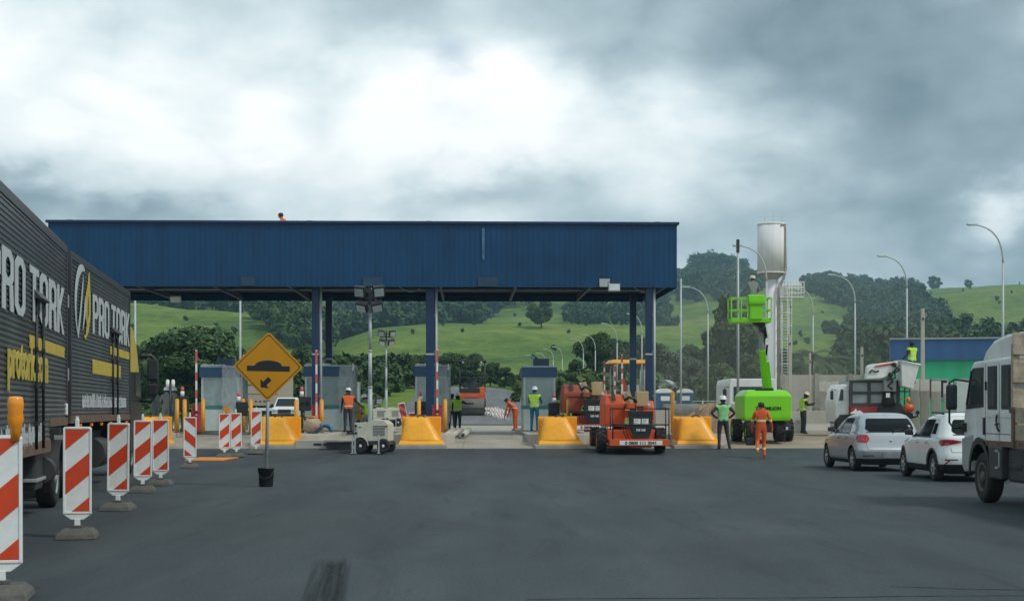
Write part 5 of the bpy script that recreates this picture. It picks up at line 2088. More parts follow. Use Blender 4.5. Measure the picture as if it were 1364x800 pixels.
        mb.hull([p + Vector((s * .03, .0, -.03)), p + Vector((s * .03, .06, -.03)), p + Vector((s * .06, .1, .06)), p + Vector((s * .24, .07, -.01)), p + Vector((s * .24, .05, .10)), p + Vector((s * .07, .06, .14)), p + Vector((s * .23, -.02, .0)), p + Vector((s * .07, -.03, .0)), p + Vector((s * .07, -.03, .12)), p + Vector((s * .22, -.02, .10))], 'black' if not silver else 'trailer_trim', .014)
        mb.build('door_mirror', None, t)
        # sill and lower dark trim
        mb = MB()
        S.patch(mb, lin(.205, .30 if silver else .36, 3), lambda z: (S.th_side(wb0 - r - .07, z, s), S.th_side(wb1 + r + .07, z, s)), .008 if silver else .014, 'black', 16)
        mb.build('sill_trim', None, t)
        if not silver:
            for yc in (wb0, wb1):
                mb = MB()
                rows = []
                for k in range(15):
                    a = math.pi * (-.06 + 1.12 * k / 14)
                    row = []
                    for rad in (r + .052, r + .105):
                        y, z = yc + rad * math.cos(a), max(.21, r + rad * math.sin(a))
                        row.append(S.pt(S.th_side(y, z, s), z, .012))
                    rows.append(row)
                mb.gridsurf(rows, 'black')
                mb.build('arch_trim', None, t)
            mb = MB()
            pts = [S.pt(S.th_side(y, 1.47, s), 1.47, .03) + Vector((0, 0, .03 + .035 * math.sin(math.pi * (y + 1.35) / 1.4))) for y in [-1.35 + 1.4 * k / 12 for k in range(13)]]
            mb.tube(pts, .02, 8, 'black')
            mb.build('roof_rail', None, t)
        # tail lamps wrapping the corner
        mb = MB()
        if silver:
            S.patch(mb, lin(.755, .955, 8), lambda z: (S.th_end(s * (.62 - .06 * math.sin(math.pi * (z - .755) / .2)), z, -1), S.th_side(-1.66 - .10 * abs(z - .86) / .1, z, s)), .012, 'taillight', 16)
        else:
            S.patch(mb, lin(.80, .945, 7), lambda z: (S.th_end(s * (.36 + .45 * abs(z - .895) / .1), z, -1), S.th_side(-1.64 - .1 * abs(z - .88) / .08, z, s)), .012, 'taillight', 18)
        lamp = mb.build('tail_lamp', None, t)
        mb = MB()
        if silver:
            S.patch(mb, lin(.80, .85, 2), lambda z: (S.th_end(s * .68, z, -1), S.th_end(s * .77, z, -1)), .015, 'red_faded', 5)
        else:
            S.patch(mb, lin(.83, .875, 2), lambda z: (S.th_end(s * .66, z, -1), S.th_end(s * .74, z, -1)), .015, 'red_faded', 5)
        mb.build('lamp_cell', None, lamp)
        mb = MB()
        if silver:
            S.patch(mb, lin(.40, .425, 2), lambda z: (S.th_end(s * .46, z, -1), S.th_end(s * .74, z, -1)), .008, 'trailer_trim', 8)
        else:
            S.patch(mb, lin(.40, .50, 4), lambda z: (S.th_end(s * (.74 - (z - .40) * 1.0), z, -1), S.th_end(s * (.775 - (z - .40) * 1.0), z, -1)), .016, 'taillight', 4)
            S.patch(mb, lin(.485, .51, 2), lambda z: (S.th_end(s * .50, z, -1), S.th_end(s * .76, z, -1)), .016, 'trailer_trim', 6)
        mb.build('bumper_reflector', None, t)
    # tailgate seam, plate, badge, bumper skirt
    mb = MB()
    zt = .565 if silver else .655
    S.patch(mb, [zt, zt + .010], lambda z: (S.th_end(-.62, z, -1), S.th_end(.62, z, -1)), .003, 'black', 20)
    for s in (-1, 1):
        S.patch(mb, lin(zt, .76, 4), lambda z: (S.th_end(s * (.615 + .15 * (z - zt)), z, -1), S.th_end(s * (.623 + .15 * (z - zt)), z, -1)), .003, 'black', 2)
    mb.build('tailgate_seam', None, t)
    mb = MB()
    if silver:
        S.patch(mb, lin(.36, .53, 4), lambda z: (S.th_end(-.225, z, -1), S.th_end(.225, z, -1)), .016, 'plate', 8)
    else:
        S.patch(mb, lin(.55, .66, 4), lambda z: (S.th_end(-.225, z, -1), S.th_end(.225, z, -1)), .016, 'plate', 8)
    mb.build('number_plate', None, t)
    mb = MB()
    if silver:
        c = S.pt(-math.pi / 2, .80, .012)
        mb.hull([c + Vector((0, 0, .05)), c + Vector((0, 0, -.05)), c + Vector((.036, 0, 0)), c + Vector((-.036, 0, 0)), c + Vector((0, -.012, 0))], 'chrome')
    else:
        c = S.pt(-math.pi / 2, .86, .010)
        mb.lathe([(.055, 0), (.055, -.012), (.045, -.018), (.0, -.016)], c, 'y', 20, 'red')
    mb.build('badge', None, t)
    mb = MB()
    S.patch(mb, lin(.205, .335 if silver else .395, 5), lambda z: (S.th_side(wb1 - r - .07, z, -1), 2 * math.pi + S.th_side(wb1 - r - .07, z, 1)), .010, 'black', 40)
    mb.build('bumper_skirt', None, t)
    if silver:
        mb = MB()
        mb.tube([(0, -1.45, 1.52), (0, -1.62, 1.62)], [.010, .006], 6, 'black')
        mb.build('roof_aerial', None, t)
    mb = MB()
    mb.span((-.62, wb1 - .5, .17), (.62, wb0 + .5, .24), 'dark', .02)
    mb.cyl((-.7, wb1, r), (.7, wb1, r), .05, m='dark')
    mb.cyl((.42, -1.93, .22), (.42, -1.6, .22), .03, m='dark')
    mb.build('underbody', None, t)
    for y in (wb0, wb1):
        for s in (-1, 1):
            wheel(t, (s * .755, y, r), r, .19, s, 0, 'alloy', 5 if silver else 6)
    return t


# ------------------------------------------------------------------ trucks
def seven_bars(mb, y0, y1, z0, z1, m, rnd, place):
    """illegible small painted writing: uneven upright strokes and bars, as the photograph shows it"""
    y = y0
    while y < y1 - .03:
        w = rnd.uniform(.035, .07)
        h0 = z0 + (rnd.random() < .15) * -.12 * (z1 - z0)
        h1 = z1 + (rnd.random() < .25) * .18 * (z1 - z0)
        mb.span((0.022, y, h0), (.030, min(y + w, y1), h1 if rnd.random() < .8 else z0 + (z1 - z0) * .7), m)
        if rnd.random() < .55:
            q = rnd.choice((z0, (z0 + z1) / 2 - .02, z1 - .05))
            mb.span((0.022, y + w * .5, q), (.031, min(y + w + .07, y1), q + .05), m)
        y += w + rnd.uniform(.03, .06)
        if rnd.random() < .12:
            y += .08


def block_letters(mb, word, y0, y1, z0, z1, m, x=.036, gap=.13):
    """tall squared capitals built as flat strokes on a right hand side (word runs along +y)"""
    H = z1 - z0
    n = sum(1 for c in word if c != ' ')
    sp = word.count(' ') * .35
    cw = (y1 - y0) / (n + sp + gap * (n - 1))
    t = cw * .30
    th = H * .135

    def strip(outer, inner, k, closed):
        if closed:
            outer, inner = outer + outer[:1], inner + inner[:1]
        q = x + k * .0012
        O, I = [(q, a, b) for a, b in outer], [(q, a, b) for a, b in inner]
        mb.gridsurf([O, I], m, False)
        mb.gridsurf([[(q - .008, a, b) for a, b in outer], O], m, False)

    def box(y, w, a, b, r, tt, tz_):
        r2, cz = r, r * H / cw * .5
        out = [(y + r2, a), (y + w - r2, a), (y + w, a + cz), (y + w, b - cz), (y + w - r2, b), (y + r2, b), (y, b - cz), (y, a + cz)]
        r3 = r2 * .55
        c3 = cz * .55
        i = [(y + tt + r3, a + tz_), (y + w - tt - r3, a + tz_), (y + w - tt, a + tz_ + c3), (y + w - tt, b - tz_ - c3), (y + w - tt - r3, b - tz_), (y + tt + r3, b - tz_), (y + tt, b - tz_ - c3), (y + tt, a + tz_ + c3)]
        return out, i

    def bar(pts, k):
        mb.prism(pts, 'x', x - .008, x + k * .0012, m)
    y = y0
    for c in word:
        if c == ' ':
            y += cw * (.35)
            continue
        if c == 'O':
            o, i = box(y, cw, z0, z1, cw * .26, t, th)
            strip(o, i, 0, True)
        elif c in 'PR':
            o, i = box(y, cw, z0 + H * .40, z1, cw * .26, t, th)
            o[0], o[7], o[5], o[6] = (y, z0 + H * .40), (y, z0 + H * .40 + .01), (y, z1), (y, z1 - .01)
            strip(o, i, 0, True)
            bar([(y, z0), (y + t, z0), (y + t, z0 + H * .5), (y, z0 + H * .5)], 1)
            if c == 'R':
                bar([(y + cw - t * 1.02, z0), (y + cw, z0), (y + cw * .92, z0 + H * .44), (y + cw * .92 - t, z0 + H * .44)], 2)
        elif c == 'T':
            bar([(y, z1 - th), (y + cw, z1 - th), (y + cw, z1), (y, z1)], 0)
            bar([(y + cw / 2 - t / 2, z0), (y + cw / 2 + t / 2, z0), (y + cw / 2 + t / 2, z1 - th * .5), (y + cw / 2 - t / 2, z1 - th * .5)], 1)
        elif c == 'K':
            bar([(y, z0), (y + t, z0), (y + t, z1), (y, z1)], 0)
            bar([(y + t * .8, z0 + H * .52), (y + t * .8, z0 + H * .36), (y + cw, z1), (y + cw - t * 1.05, z1)], 1)
            bar([(y + t * .9, z0 + H * .60), (y + t * .9, z0 + H * .42), (y + cw - t * 1.05, z0), (y + cw, z0)], 2)
        y += cw * (1 + gap)


def ribbed_box(t, y0, y1, z0, z1, W, drop=None):
    """box body with horizontal ribs on its right side (x = 0 face) ; drop = (y end, lower z)"""
    mb = MB()
    mb.span((-W, y0, z0), (-.02, y1, z1), 'trailer')
    if drop:
        mb.span((-W, y0, drop[1]), (-.02, drop[0], z0), 'trailer')
    b = mb.build('box_body', None, t)

    def ribs(ya, yb, za, zb):
        mb = MB()
        n = max(2, int((zb - za) / .072))
        prof = []
        for i in range(n):
            q = za + (zb - za) * i / n
            d = (zb - za) / n
            prof += [(.004, q), (.004, q + d * .35), (.018, q + d * .5), (.018, q + d * .85)]
        prof.append((-.004, zb))
        mb.gridsurf([[(x, ya, z) for x, z in prof], [(x, yb, z) for x, z in prof]], 'trailer', False)
        return mb
    ribs(y0 + .05, y1 - .05, z0 + .1, z1 - .12).build('ribbed_side', None, t)
    if drop:
        ribs(y0 + .05, drop[0] - .02, drop[1] + .1, z0 + .1).build('ribbed_skirt', None, t)
    mb = MB()
    mb.span((-W - .01, y0, z1 - .12), (.028, y1, z1 + .02), 'trailer_trim', .01)
    for yy in (y0, y1 - .09):
        mb.span((-.06, yy, z0), (.032, yy + .09, z1 - .1), 'trailer_trim', .01)
    mb.build('corner_post', None, t)
    mb = MB()
    mb.span((-.05, drop[0] if drop else y0, z0 - .03), (.030, y1, z0 + .10), 'rusty', .005)
    if drop:
        mb.span((-.05, y0, drop[1] - .03), (.030, drop[0], drop[1] + .16), 'rusty', .005)
    mb.build('bottom_rail', None, t)
    return b


def door_rods(t, ys, z0, z1, cap):
    mb = MB()
    for y in ys:
        mb.cyl((.05, y, z0), (.05, y, z1), .022, seg=8, m='black')
        for q in (.15, .4, .65, .9):
            z = z0 + (z1 - z0) * q
            mb.span((.02, y - .045, z), (.075, y + .045, z + .07), 'black', .01)
    if cap:
        mb.hull([(.02, ys[0] - .15, cap), (.02, ys[-1] + .15, cap), (.02, ys[0] - .15, cap + .16), (.02, ys[-1] + .15, cap + .16), (.14, ys[0] - .12, cap + .02), (.14, ys[-1] + .12, cap + .02)], 'black', .01)
        mb.span((.02, ys[-1] - .04, cap - .5), (.06, ys[-1] + .14, cap), 'black', .02)
    mb.build('side_door_rod', None, t)


def truck_wheel(t, x, y, r, w, side=1, rimm='greypanel'):
    mb = MB()
    tread_tyre(mb, (x, y, r), r, w, 'x', 0)
    o = mb.build('wheel', None, t)
    rb = MB()
    rr = r * .58
    xo = x + side * w * .36
    rb.lathe([(rr, 0), (rr, side * .04), (rr * .88, side * .03), (rr * .75, -side * .05), (rr * .42, -side * .07), (rr * .38, side * .03), (rr * .2, side * .05), (.001, side * .05)], (xo, y, r), 'x', 24, rimm)
    for k in range(8):
        a = 2 * math.pi * k / 8
        rb.cyl((xo - side * .065, y + rr * .58 * math.cos(a), r + rr * .58 * math.sin(a)), (xo - side * .03, y + rr * .58 * math.cos(a), r + rr * .58 * math.sin(a)), .018, seg=6, m='dark')
    rb.build('rim', None, o)
    return o


def build_left_truck():
    rnd = random.Random(5)
    # the drawbar trailer, nearer
    y1 = 25.65
    t = thing('box_trailer', 'dark ribbed box trailer with big white and yellow lettering, cut off by the left edge', 'trailer', (-.297 * y1, y1, 0), math.atan(.1865))
    z0, z1 = 1.38, 4.38
    ribbed_box(t, -10.4, 0, z0, z1, 2.55, (-2.45, 1.0))
    mb = MB()
    block_letters(mb, 'PRO TORK', -8.6, -.62, 2.86, 3.63, 'letter_white')
    mb.build('lettering', None, t)
    mb = MB()
    seven_bars(mb, -4.9, -.5, 2.50, 2.64, 'letter_yellow', rnd, None)
    mb.span((.021, -4.9, 2.48), (.027, -.5, 2.66), 'letter_yellow')
    mb.build('tagline', None, t)
    mb = MB()
    mb.text('protork.com', .72, at_face(FACE_RIGHT, .034, -2.85, 2.04), 'letter_yellow', .006, .022, 1.12, 'RIGHT', 1.0)
    mb.build('web_lettering', None, t)
    mb = MB()
    seven_bars(mb, -7.5, -3.2, 1.12, 1.38, 'letter_white', rnd, None)
    mb.span((.0215, -7.5, 1.12), (.027, -3.2, 1.14), 'letter_white')
    mb.build('small_lettering', None, t)
    door_rods(t, (-4.35, -3.55), 1.05, 3.20, 3.18)
    mb = MB()
    mb.span((-1.9, -10.2, .85), (-.65, -.3, 1.05), 'dark', .02)
    mb.span((-2.3, -.9, .95), (-.3, -.2, 1.36), 'dark', .02)
    mb.build('chassis', None, t)
    for y in (-.72, -7.2, -8.5):
        truck_wheel(t, -.22, y, .50, .30)
        truck_wheel(t, -2.33, y, .50, .30, -1)
    mb = MB()
    mb.cyl((-2.3, -.72, .5), (-.3, -.72, .5), .07, m='dark')
    mb.build('axle', None, t)
    mb = MB()
    for yc in (-.72,):
        rows = []
        for k in range(11):
            a = math.pi * (-.02 + 1.0 * k / 10)
            rows.append([(-.42, yc + .60 * math.cos(a), .52 + .60 * math.sin(a)), (.02, yc + .60 * math.cos(a), .52 + .60 * math.sin(a))])
        mb.gridsurf(rows, 'dark')
    mb.build('mudguard', None, t)
    mb = MB()
    mb.span((-.45, -3.6, .42), (-.05, -2.75, .98), 'dark', .05)
    mb.cyl((-.1, -2.62, .68), (-.1, -2.2, .68), .20, seg=20, m='dark')
    mb.span((-.45, -3.7, .55), (-.02, -2.4, .60), 'greypanel', .01)
    mb.build('tank_box', None, t)
    mb = MB()
    mb.span((-.4, -1.5, .50), (-.02, -1.47, .66), 'stripe_red')
    mb.span((-.28, -1.475, .505), (-.16, -1.465, .655), 'white_board')
    mb.build('reflector_plate', None, t)
    mb = MB()
    mb.tube([(-1.2, -.2, .9), (-1.2, .7, .75)], .06, 8, 'dark')
    mb.tube([(-.9, -.0, 1.5), (-.85, .25, 1.1), (-.9, .7, 1.4)], .03, 6, 'red')
    mb.build('drawbar', None, t)
    for y, z in ((-.03, 3.35), (-.03, 2.1)):
        mb = MB()
        mb.span((-.05, y, z), (.05, y + .05, z + .22), 'greypanel', .01)
        mb.build('hinge', None, t)
    mb = MB()
    mb.span((-.02, -.18, 1.52), (.042, -.08, 1.72), 'white_board', .02)
    mb.build('marker_lamp', None, t)
    # the rigid truck in front of it
    y2 = 26.55
    t = thing('box_truck', 'dark ribbed box truck with round white and yellow emblem, heading for the toll lanes', 'truck', (-.29475 * y2, y2, 0), math.atan(.142))
    L, z0, z1 = 9.45, 1.40, 4.40
    ribbed_box(t, 0, L, z0, z1, 2.55)
    mb = MB()
    block_letters(mb, 'PRO TORK', 2.80, 9.2, 3.10, 3.87, 'letter_white')
    mb.build('lettering', None, t)
    # emblem: a tall white broken ring and a yellow flame
    mb = MB()

    def stroke(pts, wid, m, x):
        L_, R_ = [], []
        pts = [zq(q) for q in pts]
        for i, p in enumerate(pts):
            a, b = pts[max(0, i - 1)], pts[min(len(pts) - 1, i + 1)]
            d = Vector((b[0] - a[0], b[1] - a[1])).normalized()
            n = Vector((-d.y, d.x))
            w = wid[i] / 2 if isinstance(wid, list) else wid / 2
            L_.append((x, p[0] + n.x * w, p[1] + n.y * w))
            R_.append((x, p[0] - n.x * w, p[1] - n.y * w))
        off = Vector((.006, 0, 0))
        mb.gridsurf([L_, R_], m, False)
        mb.gridsurf([[Vector(q) - off for q in R_], R_], m, False)
    zq = lambda q: (q[0] * 1.22 - .1, 2.93 + (q[1] - 2.40) * .81)
    cy, cz = 1.35, 3.12
    pts = [(cy - .10 + .75 * math.cos(a) * 1.0, cz + .90 * math.sin(a)) for a in [math.pi * (.42 + .82 * k / 20) for k in range(21)]]
    stroke(pts, [.06 + .17 * math.sin(math.pi * k / 20) for k in range(21)], 'letter_white', .036)
    stroke([(.72, 2.42), (.98, 2.95), (1.22, 3.60), (1.30, 3.86)], [.16, .17, .14, .03], 'letter_white', .037)
    stroke([(1.25, 2.62), (1.45, 3.0), (1.50, 3.4)], [.05, .22, .06], 'letter_white', .036)
    mb.build('emblem_ring', None, t)
    mb = MB()
    fl = [(1.52, 2.40), (1.88, 2.62), (2.06, 3.0), (2.08, 3.4), (2.02, 3.72), (1.94, 4.02), (1.80, 3.72), (1.60, 3.45), (1.52, 3.05), (1.66, 2.72), (1.62, 2.54), (1.36, 2.46)]
    mb.prism([zq(p) for p in fl], 'x', .030, .040, 'letter_yellow')
    mb.build('emblem_flame', None, t)
    mb = MB()
    mb.prism([zq(p) for p in [(1.74, 2.9), (1.84, 3.0), (1.86, 3.3), (1.80, 3.45), (1.74, 3.2)]], 'x', .040, .044, 'trailer')
    mb.build('emblem_core', None, t)
    mb = MB()
    seven_bars(mb, 5.6, 9.2, 2.80, 2.95, 'letter_yellow', rnd, None)
    mb.span((.021, 5.6, 2.79), (.027, 9.2, 2.97), 'letter_yellow')
    seven_bars(mb, 2.8, 7.5, 2.34, 2.56, 'letter_yellow', rnd, None)
    mb.span((.021, 2.8, 2.32), (.027, 7.5, 2.60), 'letter_yellow')
    mb.build('tagline', None, t)
    mb = MB()
    seven_bars(mb, 1.4, 8.6, 1.66, 1.88, 'letter_white', rnd, None)
    mb.span((.0215, 1.4, 1.66), (.027, 8.6, 1.68), 'letter_white')
    mb.build('small_lettering', None, t)
    door_rods(t, (5.9, 6.75), 1.5, 3.25, 3.25)
    mb = MB()
    mb.span((-1.85, .1, .85), (-.7, L + 1.6, 1.12), 'dark', .02)
    mb.span((-2.4, -.02, .55), (-.15, .12, 1.30), 'dark', .02)
    mb.build('chassis', None, t)
    for y in (1.25, 2.55):
        truck_wheel(t, -.22, y, .50, .30)
        truck_wheel(t, -.56, y, .50, .28)
        truck_wheel(t, -2.33, y, .50, .30, -1)
    mb = MB()
    for x in (-.48, -2.1):
        mb.span((x - .32, -.03, .22), (x + .32, .0, .95), 'black', .01)
    fl_ = mb.build('mud_flap', None, t)
    mb = MB()
    mb.text('VOLVO', .15, at_face(FACE_FRONT, -.46, -.036, .50), 'letter_white', .003, .004, 1.15)
    mb.build('flap_lettering', None, fl_)
    for x in (-.14, -2.4):
        mb = MB()
        mb.span((x - .12, -.06, 1.02), (x + .10, -.01, 1.16), 'greypanel', .01)
        mb.build('tail_lamp', None, t)
        mb = MB()
        mb.prism([(x - .02, .78), (x + .06, .86), (x - .02, .94), (x - .10, .86)], 'y', -.06, -.03, 'taillight')
        mb.build('reflector', None, t)
    # cab
    y = L + .35
    mb = MB()
    mb.prism([(y, .55), (y + 2.4, .55), (y + 2.6, 1.0), (y + 2.55, 1.7), (y + 2.25, 3.05), (y + 1.9, 3.25), (y, 3.25)], 'x', -2.50, .0, 'cab_green', .06)
    mb.build('cab', None, t)
    mb = MB()
    mb.prism([(y + .95, 1.95), (y + 1.98, 1.95), (y + 1.80, 2.75), (y + .95, 2.75)], 'x', -.01, .012, 'glass_truck')
    mb.build('door_window', None, t)
    mb = MB()
    mb.hull([(-2.35, y, 3.22), (-.15, y, 3.22), (-2.35, y + 1.7, 3.24), (-.15, y + 1.7, 3.24), (-2.25, y, 4.25), (-.25, y, 4.25), (-2.2, y + .35, 4.2), (-.28, y + .35, 4.2)], 'letter_yellow', .04)
    mb.hull([(-.06, y - .2, 2.5), (.02, y - .2, 2.5), (-.06, y + 1.7, 2.5), (.02, y + 1.7, 2.55), (-.06, y - .2, 3.62), (.02, y - .2, 3.62), (-.06, y + .2, 3.58), (.02, y + .2, 3.58), (-.06, y + 1.1, 3.2), (.02, y + 1.1, 3.2)], 'letter_yellow', .02)
    mb.build('wind_deflector', None, t)
    mb = MB()
    mb.tube([(-.02, y + 2.2, 2.95), (.25, y + 2.3, 3.0), (.40, y + 2.3, 2.85), (.42, y + 2.3, 2.1), (.25, y + 2.3, 1.82), (-.02, y + 2.2, 1.85)], .05, 8, 'black')
    mb.box((.30, y + 2.28, 2.62), (.26, .14, .56), 'black', None, .04)
    mb.box((.30, y + 2.28, 2.12), (.26, .14, .30), 'black', None, .04)
    mb.build('mirror', None, t)
    mb = MB()
    mb.box((.30, y + 2.20, 2.62), (.19, .012, .46), 'glass_truck')
    mb.build('mirror_glass', None, t)
    truck_wheel(t, -.25, y + 1.2, .50, .30)
    truck_wheel(t, -2.3, y + 1.2, .50, .30, -1)
    mb = MB()
    mb.cyl((-.25, 4.3, .72), (-.25, 5.8, .72), .32, seg=20, m='dark')
    mb.span((-.5, 6.4, .45), (-.05, 7.2, .98), 'dark', .03)
    mb.build('fuel_tank', None, t)
    mb = MB()
    for k in range(6):
        mb.box((.02, 1.2 + 1.5 * k, 1.32), (.05, .09, .06), 'amber', None, .01)
    mb.build('side_marker', None, t)


def build_right_truck():
    # local: y forward, x right ; the left flank of the cab is x = 0
    t = thing('flatbed_truck', 'worn white truck with rusty cream bed boards, cut off by the right edge', 'truck', (8.19, 24.45, 0), 0)
    W = 2.2
    mb = MB()
    # lower cab then the raised sleeper roof
    side = [(0, 1.02), (1.17, 1.02)] + [(1.75 + .54 * math.cos(a), .52 + .56 * math.sin(a)) for a in [math.pi * (.92 - .86 * k / 12) for k in range(13)]] + [(2.32, .58), (2.62, .60), (2.76, .80), (2.78, 1.45), (2.70, 1.72), (2.38, 2.34), (2.18, 2.46), (0, 2.50)]
    mb.prism(side, 'x', 0, W, 'truckwhite', .045)
    cab = mb.build('cab', None, t)
    mb = MB()
    mb.prism([(0, 2.47), (1.9, 2.45), (1.72, 2.62), (1.25, 2.80), (.6, 2.87), (0, 2.88)], 'x', .06, W - .06, 'truckwhite', .05)
    mb.build('raised_roof', None, t)
    mb = MB()
    mb.prism([(1.62, 1.66), (2.60, 1.62), (2.58, 1.72), (2.30, 2.30), (2.20, 2.35), (1.62, 2.35)], 'x', -.012, .02, 'black', .008)
    w = mb.build('door_window', None, t)
    mb = MB()
    mb.prism([(1.70, 1.72), (2.48, 1.70), (2.24, 2.27), (1.70, 2.28)], 'x', -.018, -.010, 'glass_truck')
    mb.build('pane', None, w)
    mb = MB()
    mb.prism([(2.52, 1.70), (2.56, 1.70), (2.28, 2.30), (2.22, 2.30)], 'x', -.03, -.012, 'black')
    mb.build('quarter_bar', None, w)
    for a, b in ((.90, 1.38), (.18, .66)):
        mb = MB()
        mb.span((-.014, a, 1.62), (.02, b, 2.36), 'black', .012)
        w = mb.build('rear_cab_window', None, t)
        mb = MB()
        mb.span((-.020, a + .06, 1.68), (-.012, b - .06, 2.30), 'glass_truck')
        mb.build('pane', None, w)
        mb = MB()
        mb.span((-.012, a - .04, 1.48), (.02, b + .04, 1.58), 'truckwhite', .01)
        mb.build('recess_lip', None, t)
    mb = MB()
    for y in (1.52, .78):
        mb.span((-.003, y - .006, 1.06), (.01, y + .006, 2.40), 'black')
    mb.span((-.003, .1, 1.20), (.01, 1.5, 1.212), 'black')
    mb.build('door_seam', None, t)
    mb = MB()
    mb.tube([(-.02, .86, 1.52), (-.05, .80, 1.45), (-.05, .74, 1.30), (-.02, .72, 1.25)], .018, 8, 'black')
    mb.tube([(-.05, .86, 1.36), (-.05, .68, 1.38)], .015, 8, 'black')
    mb.build('grab_handle', None, t)
    for nm, lo, hi in (('door_hinge', (-.03, 1.44, 1.95), (.0, 1.49, 2.1)), ('door_latch', (-.03, 1.52, 1.18), (.0, 1.60, 1.48))):
        mb = MB()
        mb.span(lo, hi, 'black', .01)
        mb.build(nm, None, t)
    mb = MB()
    mb.prism([(2.20, .52), (2.66, .50), (2.80, .62), (2.80, 1.10), (2.2, 1.18)], 'x', -.03, W + .03, 'greypanel', .03)
    mb.build('front_bumper', None, t)
    mb = MB()
    rows = []
    for k in range(11):
        a = math.pi * k / 10
        rows.append([(-.05, 1.75 + .58 * math.cos(a), .52 + .62 * math.sin(a)), (-.05, 1.75 + .50 * math.cos(a), .50 + .52 * math.sin(a))])
    mb.gridsurf(rows, 'black')
    rows = [[(-.05, 1.75 + .50 * math.cos(math.pi * k / 10), .50 + .52 * math.sin(math.pi * k / 10)), (.5, 1.75 + .50 * math.cos(math.pi * k / 10), .50 + .52 * math.sin(math.pi * k / 10))] for k in range(11)]
    mb.gridsurf(rows, 'black')
    mb.span((-.045, .55, .45), (.3, 1.24, 1.0), 'dark', .03)
    mb.span((-.055, .62, .62), (-.03, .68, .94), 'greypanel', .005)
    mb.span((-.055, .62, .90), (-.03, .86, .94), 'greypanel', .005)
    mb.span((-.055, .62, .62), (-.03, .86, .66), 'greypanel', .005)
    mb.build('wheel_arch', None, t)
    mb = MB()
    mb.span((.55, -6.5, .55), (1.65, 1.2, .85), 'dark', .02)
    mb.span((.05, -2.2, .42), (.55, .5, .98), 'dark', .05)
    mb.cyl((.3, -.2, .68), (.3, .45, .68), .26, seg=18, m='dark')
    mb.build('chassis', None, t)
    mb = MB()
    mb.span((-.02, -.0, .99), (W + .02, 1.50, 1.09), 'rusty', .01)
    mb.build('cab_sill', None, t)
    for y in (1.75, -3.9):
        for x, s in ((.14, -1), (W - .14, 1)):
            truck_wheel(t, x, y, .44, .27, s, 'hub_dirty')
    # mirror on its looped arm
    mb = MB()
    mb.tube([(.02, 2.50, 2.12), (-.18, 2.70, 2.16), (-.27, 2.74, 2.10), (-.27, 2.74, 1.38), (-.20, 2.72, 1.28), (.0, 2.66, 1.30)], .020, 8, 'black')
    mb.build('mirror_arm', None, t)
    mb = MB()
    mb.box((-.235, 2.72, 1.84), (.20, .09, .46), 'black', None, .05)
    mr = mb.build('mirror', None, t)
    mb = MB()
    mb.box((-.235, 2.672, 1.84), (.15, .008, .38), 'glass_truck', None)
    mb.build('mirror_glass', None, mr)
    mb = MB()
    mb.box((-.02, 2.66, 1.30), (.12, .14, .16), 'black', None, .02)
    mb.build('mirror_base', None, t)
    # bed with headboard and drop sides of rusty boards
    y0 = -.12
    mb = MB()
    mb.span((-.10, -6.8, .98), (W + .10, y0 - .01, 1.10), 'rusty', .01)
    mb.build('bed_floor', None, t)
    mb = MB()
    for k in range(7):
        x = -.10 + k * (W + .2 - .16) / 6
        mb.span((x, y0 - .05, 1.10), (x + .12, y0 + .03, 2.68), 'bedwood', .01)
    for z in (1.12, 1.58, 2.05, 2.50):
        mb.span((-.10, y0 - .09, z), (W + .10, y0 - .05, z + .36), 'bedwood', .008)
    mb.build('headboard', None, t)
    mb = MB()
    for k in range(10):
        y = -.25 - k * .66
        mb.span((-.13, y - .05, 1.02), (-.06, y + .05, 1.66), 'rusty', .008)
    for z in (1.12, 1.40):
        mb.span((-.10, -6.8, z), (-.065, -.2, z + .25), 'bedwood', .006)
        mb.span((W + .065, -6.8, z), (W + .10, -.2, z + .25), 'bedwood', .006)
    mb.build('drop_side', None, t)
    mb = MB()
    mb.span((-.12, -.20, 1.56), (-.02, -.06, 1.64), 'dark', .01)
    mb.build('latch', None, t)


# ------------------------------------------------------------------ boom lifts and plant
def big_wheel(t, x, y, r, w, side, rim='orange', lugs=14):
    mb = MB()
    tread_tyre(mb, (x, y, r), r * .95, w, 'x', lugs)
    o = mb.build('wheel', None, t)
    rb = MB()
    xo = x + side * w * .25
    rb.lathe([(r * .56, 0), (r * .56, side * w * .2), (r * .5, side * w * .18), (r * .4, 0), (r * .2, side * .02), (r * .18, side * w * .2), (.001, side * w * .22)], (xo, y, r), 'x', 20, rim)
    rb.build('rim', None, o)


